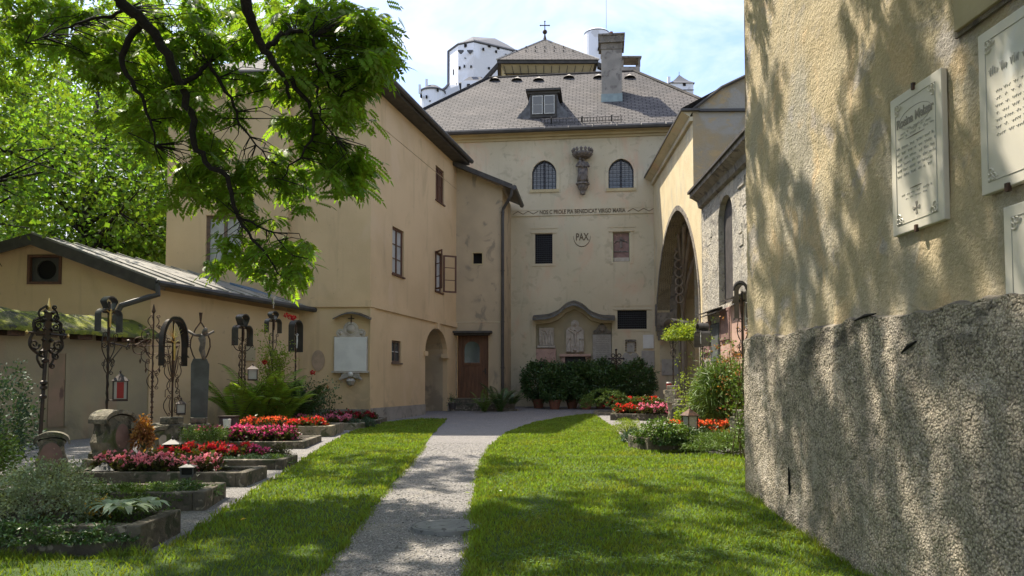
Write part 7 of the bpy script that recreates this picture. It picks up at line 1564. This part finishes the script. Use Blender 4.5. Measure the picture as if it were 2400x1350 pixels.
# laurel tubs
for i, (x, y, Y, sx, hz) in enumerate(((1262, 946, 31.4, 1.0, 1.55), (1300, 950, 30.4, .85, 1.45), (1341, 948, 31.0, .95, 1.45), (1374, 946, 30.3, .9, 1.5), (1408, 946, 31.0, 1.0, 1.6), (1443, 948, 30.4, .9, 1.3), (1490, 948, 30.6, 1.15, 1.55))):
    lb = ['leftmost laurel bush in a clay pot, under the pink slab', 'second laurel bush from the left, its clay pot nearer the path', 'third laurel bush in front of the dark framed opening', 'fourth laurel bush, clay pot visible below the crucifixion relief', 'tall laurel bush in front of the inscribed tablet', 'low laurel bush at the foot of the plain iron cross', 'broadest laurel bush at the right end below the white tablets'][i]
    c_ = gz(at(x, y, Y)); t = thing('potted_laurel', lb, 'potted shrub', c_, group='laurels in clay pots along the facade'); mb = MB(); mb.lathe(c_, [(.17, 0), (.24, .30), (.27, .31), (.27, .37), (.23, .37), (.22, .33), (.001, .33)], 16); mb.build('clay_pot', M['terracotta'], t)
    mb = MB(); r = np.random.default_rng(200+i)
    for k in range(5): mb.tube([c_+Z*.3, c_+Vector((r.normal()*.12, r.normal()*.12, .7)), c_+Vector((r.normal()*.3, r.normal()*.3, 1.2))], [.02, .015, .008], 4)
    mb.build('stems', M['stem'], t); P, O, C = clumps(r, c_+Z*(.34+hz*.5), (.72*sx, .55*sx, hz*.53), 300, 24, .07, .55); P = P[P[:, 2] > c_.z+.25]; O = norm(P-np.array(tuple(c_+Z*1.0)))
    cloud_mesh('foliage', P, r, .10, .045, 'shrub', t, out=O*.8, up=.5, droop=.1)
# plants at the steps
fern('dark fern beside the downpipe at the foot of the turret', gz(at(1172, 955, 28.6)), 18, 1.0, 101, 'shrub'); fern('bright low fern at the turret steps', gz(at(1135, 962, 28.2)), 14, .75, 102, 'box'); fern('fern right of the downpipe against the facade corner', gz(at(1196, 955, 29.5)), 14, .95, 103, 'shrub')
t = thing('potted_plant', 'small black pot with a sparse plant between the arched doorway and the steps', 'potted plant', gz(at(1060, 962, 28.4), .1)); mb = MB(); mb.lathe(t.location, [(.12, 0), (.16, .22), (.14, .22), (.001, .19)], 12); mb.build('pot', M['gutter'], t)
r = np.random.default_rng(7); P = r.normal(size=(120, 3))*[.08, .08, .12]+np.array(tuple(t.location))+[0, 0, .38]; cloud_mesh('foliage', P, r, .09, .03, 'shrub', t)
# ================================================================== RIGHT-HAND GRAVES
def rbed(n_px, f_px, length, h, label, m='kerb2', **k):
    a, b = gp(*n_px), gp(*f_px); z0 = zg(a.x, a.y)-.05; ax = (b-a); ax.z = 0; L_ = ax.length; ax.normalize(); e = Vector((-ax.y, ax.x, 0)); t = thing('grave_bed', label, 'grave', (a.x, a.y, z0+.05)); o = Vector((a.x, a.y, z0)); w, th, H_ = length, .14, h+.05; mb = MB()
    mb.frame3(o, ax, e, Z, (L_, th, H_)); mb.frame3(o+e*(w-th), ax, e, Z, (L_, th, H_)); mb.frame3(o+e*th, ax, e, Z, (th, w-2*th, H_-.004)); mb.frame3(o+e*th+ax*(L_-th), ax, e, Z, (th, w-2*th, H_-.004)); mb.build('kerb', M[m], t, bevel=.02)
    mb = MB(); mb.frame3(o+e*th+ax*th, ax, e, Z, (L_-2*th, w-2*th, H_*.8)); mb.build('soil', M['soil'], t)
    return dict(o=Vector((a.x, a.y, 0)), ax=ax, e=e, w=w, L=L_, top=z0+H_, soil=z0+H_*.8, t=t)
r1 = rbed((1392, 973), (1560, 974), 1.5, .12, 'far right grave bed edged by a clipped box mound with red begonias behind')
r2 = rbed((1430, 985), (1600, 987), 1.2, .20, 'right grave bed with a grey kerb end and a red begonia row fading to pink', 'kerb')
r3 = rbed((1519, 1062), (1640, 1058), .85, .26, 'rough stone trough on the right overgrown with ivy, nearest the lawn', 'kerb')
bush('clipped_box_mound', 'rounded clipped box hedge mound at the left end of the far right grave', 'hedge', Vector(r1['t'].location)+Vector((.45, .5, .1)), (.85, .7, .55), 9500, .03, .02, 'box', 110, 260, .03, shell=.9, stem=False)
bush('clipped_box_mound', 'low clipped box hedge running right in front of the red begonia row', 'hedge', Vector(r1['t'].location)+Vector((1.7, .45, .1)), (1.0, .35, .36), 8000, .03, .02, 'box', 111, 280, .03, shell=.85, stem=False)
RB += [r1, r2]
plant_row(r1, 'scarlet', fr(.6, 2.3, .17), (.85, 1.15), 'scarlet begonia behind box hedge', dz=.22, sc=1.3, group='scarlet begonias behind the box hedge')
plant_row(r2, 'scarlet', fr(.25, 1.1, .15), (.3, .55, .85), 'scarlet begonia on the right', dz=.04, sc=1.2, group='scarlet begonias on the right')
plant_row(r2, 'rose', fr(.95, 2.35, .15), (.10, .38, .68), 'rose pink begonia beyond ivy trough', dz=.04, sc=1.3, group='rose pink begonias on the right')
bush('heather_clump', 'olive brown heather clump left of the ivy trough', 'plant', gz(at(1470, 1010, 17.6)), (.40, .5, .26), 3800, .035, .01, 'limeleaf', 112, 150, .04, droop=-.3)
bush('ground_cover', 'blue green cushion plant at the lawn edge left of the ivy trough', 'plant', gz(at(1483, 1038, 15.2)), (.24, .4, .22), 2600, .03, .014, 'bluegreen', 113, 110, .035)
bush('ivy_ground_cover', 'variegated ivy spilling over the rough stone trough', 'plant', Vector(r3['t'].location)+Vector((.42, .35, .16)), (.58, .45, .30), 5200, .05, .04, 'shrub', 114, 230, .05, lo=-.5)
bush('ivy_ground_cover', 'pale edged ivy on top of the rough stone trough', 'plant', Vector(r3['t'].location)+Vector((.30, .25, .24)), (.50, .4, .24), 1500, .045, .035, 'box', 118, 110, .05, lo=-.2)
bush('creeping_juniper', 'low dark green creeping juniper between the ivy trough and the near wall', 'shrub', gz(Vector((3.75, 13.4, 0))), (.85, .6, .27), 9000, .055, .012, 'box', 115, 300, .05, up=.9)
bush('creeping_juniper', 'small dark juniper tuft right behind the ivy trough', 'shrub', gz(Vector((3.45, 14.6, 0))), (.6, .5, .28), 5000, .055, .012, 'shrub', 119, 180, .05, up=.9)
bush('lime_leaved_plant', 'yellow green leafy plant left of the copper roofed lantern', 'plant', gz(at(1605, 985, 16.4), .1), (.25, .25, .34), 1500, .06, .04, 'limeleaf', 116, 80, .05)
bush('red_leaved_plant', 'reddish green shrub behind the orange begonias on the right', 'plant', gz(at(1660, 985, 15.8), .1), (.36, .3, .38), 2400, .045, .03, 'orangeleaf', 117, 100, .06)
OR_ = 'first second third fourth fifth sixth seventh eighth ninth'.split()
for i in range(9):
    p = gz(Vector((3.15+.12*i+random.uniform(-.03, .03), 14.9-.28*math.sin(i*1.7)*.6, 0)), .16); key = ('orange', i % 3)
    if key not in BG: BG[key] = begonia('orange', 300+i); place(BG[key], p, i); BG[key]['label'] = 'orange begonia behind the creeping juniper, '+OR_[i]+' from the left'; BG[key]['group'] = 'orange begonias on the right'; BG[key].scale = (1.4,)*3
    else: dup(BG[key], p, i, 1.4, 'orange begonia behind the creeping juniper, '+OR_[i]+' from the left', 'orange begonias on the right')
lantern('copper roofed lantern standing in the ivy trough on the right', .20, .42, gz(at(1617, 1000, 14.2), .30), .4, m='rust')
lantern('small dark lantern left of the stepped gravestone on the right', .22, .24, gz(at(1592, 950, 21.0), .35), .2, m='gutter', glass='palestone' if 0 else 'clear')
lantern('lower dark lantern in front of the stepped gravestone on the right', .24, .22, gz(at(1602, 965, 19.5), .22), .2, m='gutter')
t = thing('red_candle_jar', 'red grave candle jar on the stone urn at the right graves', 'candle', at(1568, 913, 21.8)); mb = MB(); mb.lathe(t.location, [(.07, 0), (.075, .17), (.07, .18)], 12); mb.build('red_glass', M['redglass'], t); mb = MB(); mb.lathe(t.location+Z*.18, [(.078, 0), (.06, .035)], 12); mb.build('jar_lid', M['white'], t)
t = thing('stone_urn_pedestal', 'pale stone urn pedestal carrying the red candle jar', 'pedestal', gz(at(1575, 960, 21.8))); h_ = at(1568, 914, 21.8).z-t.location.z; mb = MB(); mb.lathe(t.location, [(.20, -.05), (.20, .1), (.12, .2), (.10, .35), (.18, h_-.22), (.24, h_-.1), (.24, h_)], 14); mb.build('urn', M['kerb2'], t)
def rstone(label, px_, py_, Y, w, h, d, m='stone', tilt=0):
    t = thing('gravestone', label, 'gravestone', gz(at(px_, py_, Y))); mb = MB(); mb.prism([(-w/2, -d/2, 0), (w/2, -d/2, 0), (w*.42, -d/2, h*.8), (w*.2, -d/2, h), (-w*.2, -d/2, h), (-w*.42, -d/2, h*.8)], (0, d, 0))
    mb.v = [v+t.location for v in mb.v]; mb.build('stone', M[m], t, bevel=.02); mb = MB(); mb.box(t.location+Z*.05, (w*1.3, d*1.3, .14)); mb.build('base', M[m], t, bevel=.02); t.rotation_euler = (0, 0, tilt); return t
rstone('stepped grey gravestone behind the copper roofed lantern', 1600, 960, 19.6, .62, .62, .3, 'kerb', -.5); rstone('broad low gravestone under the strappy bush', 1655, 965, 17.2, .9, .42, .4, 'kerb2'); rstone('bright sunlit block stone beside the near wall corner', 1705, 975, 15.4, .34, .36, .3, 'palestone', .3)
# crosses of the right side
t = hooded('thin chain like iron cross with a dark round hood, leftmost on the right side', 1.5, .42, .46, .32, 1.42, False, True, 'iron', False, 'round', 'rust', True, 'gutter'); foot(t, .5); place(t, at(1578, 903, 21.6), R(-50))
t = hooded('straight iron cross with a dark hood behind the rose standard', 1.7, .40, .5, .3, 1.55, False, False, 'iron', False, 'round', 'rust', False, 'gutter'); foot(t, .5); place(t, at(1597, 935, 20.0), R(-55))
t = hooded('large cross with a trefoil sheet metal hood right of the rose standard', 1.80, .48, .58, .24, 1.22, False, True, 'iron', False, 'trefoil', 'white', False, 'tin'); foot(t, .5); place(t, at(1648, 935, 18.0), R(-84))
t = hooded('tall narrow cross with a serrated dark hood half hidden by the near wall corner', 1.8, .24, .62, .14, 1.62, False, True, 'iron', True, 'round', 'rust', False, 'gutter'); foot(t, .5); place(t, at(1743, 960, 13.6), R(-50))
rose('rose standard with a bright yellow green crown on thin stems by the porch arch', gz(at(1606, 945, 19.5)), 1.9, 120, .25, 'limeleaf', [], 4, 500)
bush('rose_standard_crown', 'bright yellow green leafy crown of a small standard tree in front of the porch arch', 'small tree', at(1608, 775, 19.5)-Z*.2, (.52, .45, .42), 4200, .06, .035, 'limeleaf', 121, 180, .07, shell=.25, lo=-.9)
rose('tall climbing rose between the hooded cross and the near wall', gz(at(1690, 940, 16.0)), 2.2, 122, .45, 'box', [], 5, 700)
rose('thin rose with orange leaves climbing in front of the pink plaster patch', gz(at(1710, 940, 15.2)), 2.3, 123, .4, 'orangeleaf', [], 5, 1000)
rose('dense climbing rose hugging the corner of the near wall', gz(at(1738, 980, 12.6)), 1.9, 124, .2, 'box', [], 5, 1100)
rose('low rose bush in front of the hooded cross on the right', gz(at(1640, 945, 17.6)), 1.3, 126, .4, 'limeleaf', [], 5, 800)
bush('strappy_leaved_bush', 'large bush with drooping narrow leaves, bright on top and dark below, at the chapel wall', 'bush', gz(at(1697, 945, 15.6), .35), (.60, .5, .85), 12000, .18, .016, 'box', 125, 260, .10, shell=.35, droop=.7, up=.9)
# ================================================================== SMALL THINGS
c_ = gp(1047, 1238); t = thing('manhole_cover', 'round concrete manhole cover sunk in the gravel path', 'manhole cover', (c_.x, c_.y, c_.z)); mb = MB(); mb.lathe(c_-Z*.03, [(.335, 0), (.335, .062), (.315, .066), (.312, .056), (.300, .056), (.297, .066), (.001, .068)], 48)
mb.build('cover', mat('worn_concrete', (.24, .24, .23), (.17, .17, .165), 6, bump=.6, bscale=40, stains=[(14, .58, .64, (.08, .075, .07))]), t); 
def fallen(p, a, s_, m='limeleaf', lb=''):
    t = thing('fallen_leaf', lb, 'leaf', p); p = Vector(p); d = Vector((math.cos(a), math.sin(a), .15)); s2 = Vector((-d.y, d.x, .1)); mb = MB(); mb.add([p, p+d*s_*.5+s2*s_*.25+Z*.01, p+d*s_, p+d*s_*.5-s2*s_*.25+Z*.012], [(0, 1, 2), (0, 2, 3)]); mb.build('leaf_blade', M[m], t)
for x, y, lb, m_ in ((562, 1233, 'yellow fallen leaf at the lawn edge by the foreground bed', 'f_yellow'), (663, 1178, 'pale fallen leaf on the shaded left lawn', 'limeleaf'), (1165, 1163, 'white petal lying on the shaded right lawn', 'white'), (1102, 1158, 'pale fallen leaf at the right edge of the gravel path', 'limeleaf'), (890, 1030, 'light leaf on the sunlit left lawn', 'limeleaf'), (1440, 1260, 'pale leaf in the foreground grass on the right', 'hosta')):
    g_ = gp(x, y); fallen((g_.x, g_.y, g_.z+.055 if 'path' not in lb else g_.z+.01), random.random()*6, .07, m_, lb)
# loose pebbles along the edges of the path
r = np.random.default_rng(31); n = 9000; ys = 4.6+11*r.random(n)**1.5; xs = np.array([pathL(y) + (pathR(y)-pathL(y))*u for y, u in zip(ys, r.random(n))]); s_ = .004+.008*r.random(n)**2
octa = np.array([[1, 0, 0], [0, 1, 0], [-1, 0, 0], [0, -1, 0], [0, 0, .7], [0, 0, -.7]], float); of = np.array([[0, 1, 4], [1, 2, 4], [2, 3, 4], [3, 0, 4], [1, 0, 5], [2, 1, 5], [3, 2, 5], [0, 3, 5]])
zz = np.array([zg(x, y) for x, y in zip(xs, ys)])+s_*.3; V = np.stack([xs, ys, zz], 1)[:, None]+s_[:, None, None]*octa[None]*(.7+.6*r.random((n, 6, 1))); Fq = of[None]+(np.arange(n)*6)[:, None, None]
tag(fastmesh('gravel_stones', V.reshape(-1, 3), Fq.reshape(-1, 3), mat('loose_stones', (.42, .40, .38), (.25, .24, .23), 40, island=.5)), 'loose light and dark stones scattered over the gravel path', 'gravel', kind='stuff')

# ------------------------------------------------------------------ pieces that lie apart become parts of their own
def split_apart(o, gap=.12):
    me = o.data; n = len(me.vertices); par = list(range(n))
    def find(a):
        while par[a] != a: par[a] = par[par[a]]; a = par[a]
        return a
    for p in me.polygons:
        v = list(p.vertices)
        for b in v[1:]: par[find(v[0])] = find(b)
    comp = {}
    for i in range(n): comp.setdefault(find(i), []).append(i)
    B = []
    for k, ids in comp.items():
        c = np.array([tuple(me.vertices[i].co) for i in ids]); B.append([c.min(0)-gap/2, c.max(0)+gap/2, {k}])
    ch = True
    while ch:
        ch = False
        for i in range(len(B)):
            for j in range(i+1, len(B)):
                if np.all(B[i][0] <= B[j][1]) and np.all(B[j][0] <= B[i][1]):
                    B[i] = [np.minimum(B[i][0], B[j][0]), np.maximum(B[i][1], B[j][1]), B[i][2] | B[j][2]]; B.pop(j); ch = True; break
            if ch: break
    if len(B) < 2: return
    base = me.copy()
    for q, (_, _, ks) in enumerate(B):
        m2 = base.copy(); bm = bmesh.new(); bm.from_mesh(m2); bm.verts.ensure_lookup_table()
        bmesh.ops.delete(bm, geom=[v for v in bm.verts if find(v.index) not in ks], context='VERTS'); bm.to_mesh(m2); bm.free()
        if q == 0: o.data = m2
        else:
            c = o.copy(); c.data = m2; COL.objects.link(c); c.parent = o.parent
for o in list(SC.objects):
    if o.type == 'MESH' and o.parent is not None and o.get('kind') != 'stuff' and o.name.split('.')[0] in ('plinth', 'dark_opening', 'dormer_cheek_tiles', 'verge_board', 'impost_and_keystone', 'string_course', 'zigzag_ornament', 'snow_hook', 'coping_corbel', 'broken_hole', 'pane', 'window_surround', 'gutter_bracket', 'inscription_moulding', 'wings'):
        if len(o.data.vertices) < 3000: split_apart(o, .03)
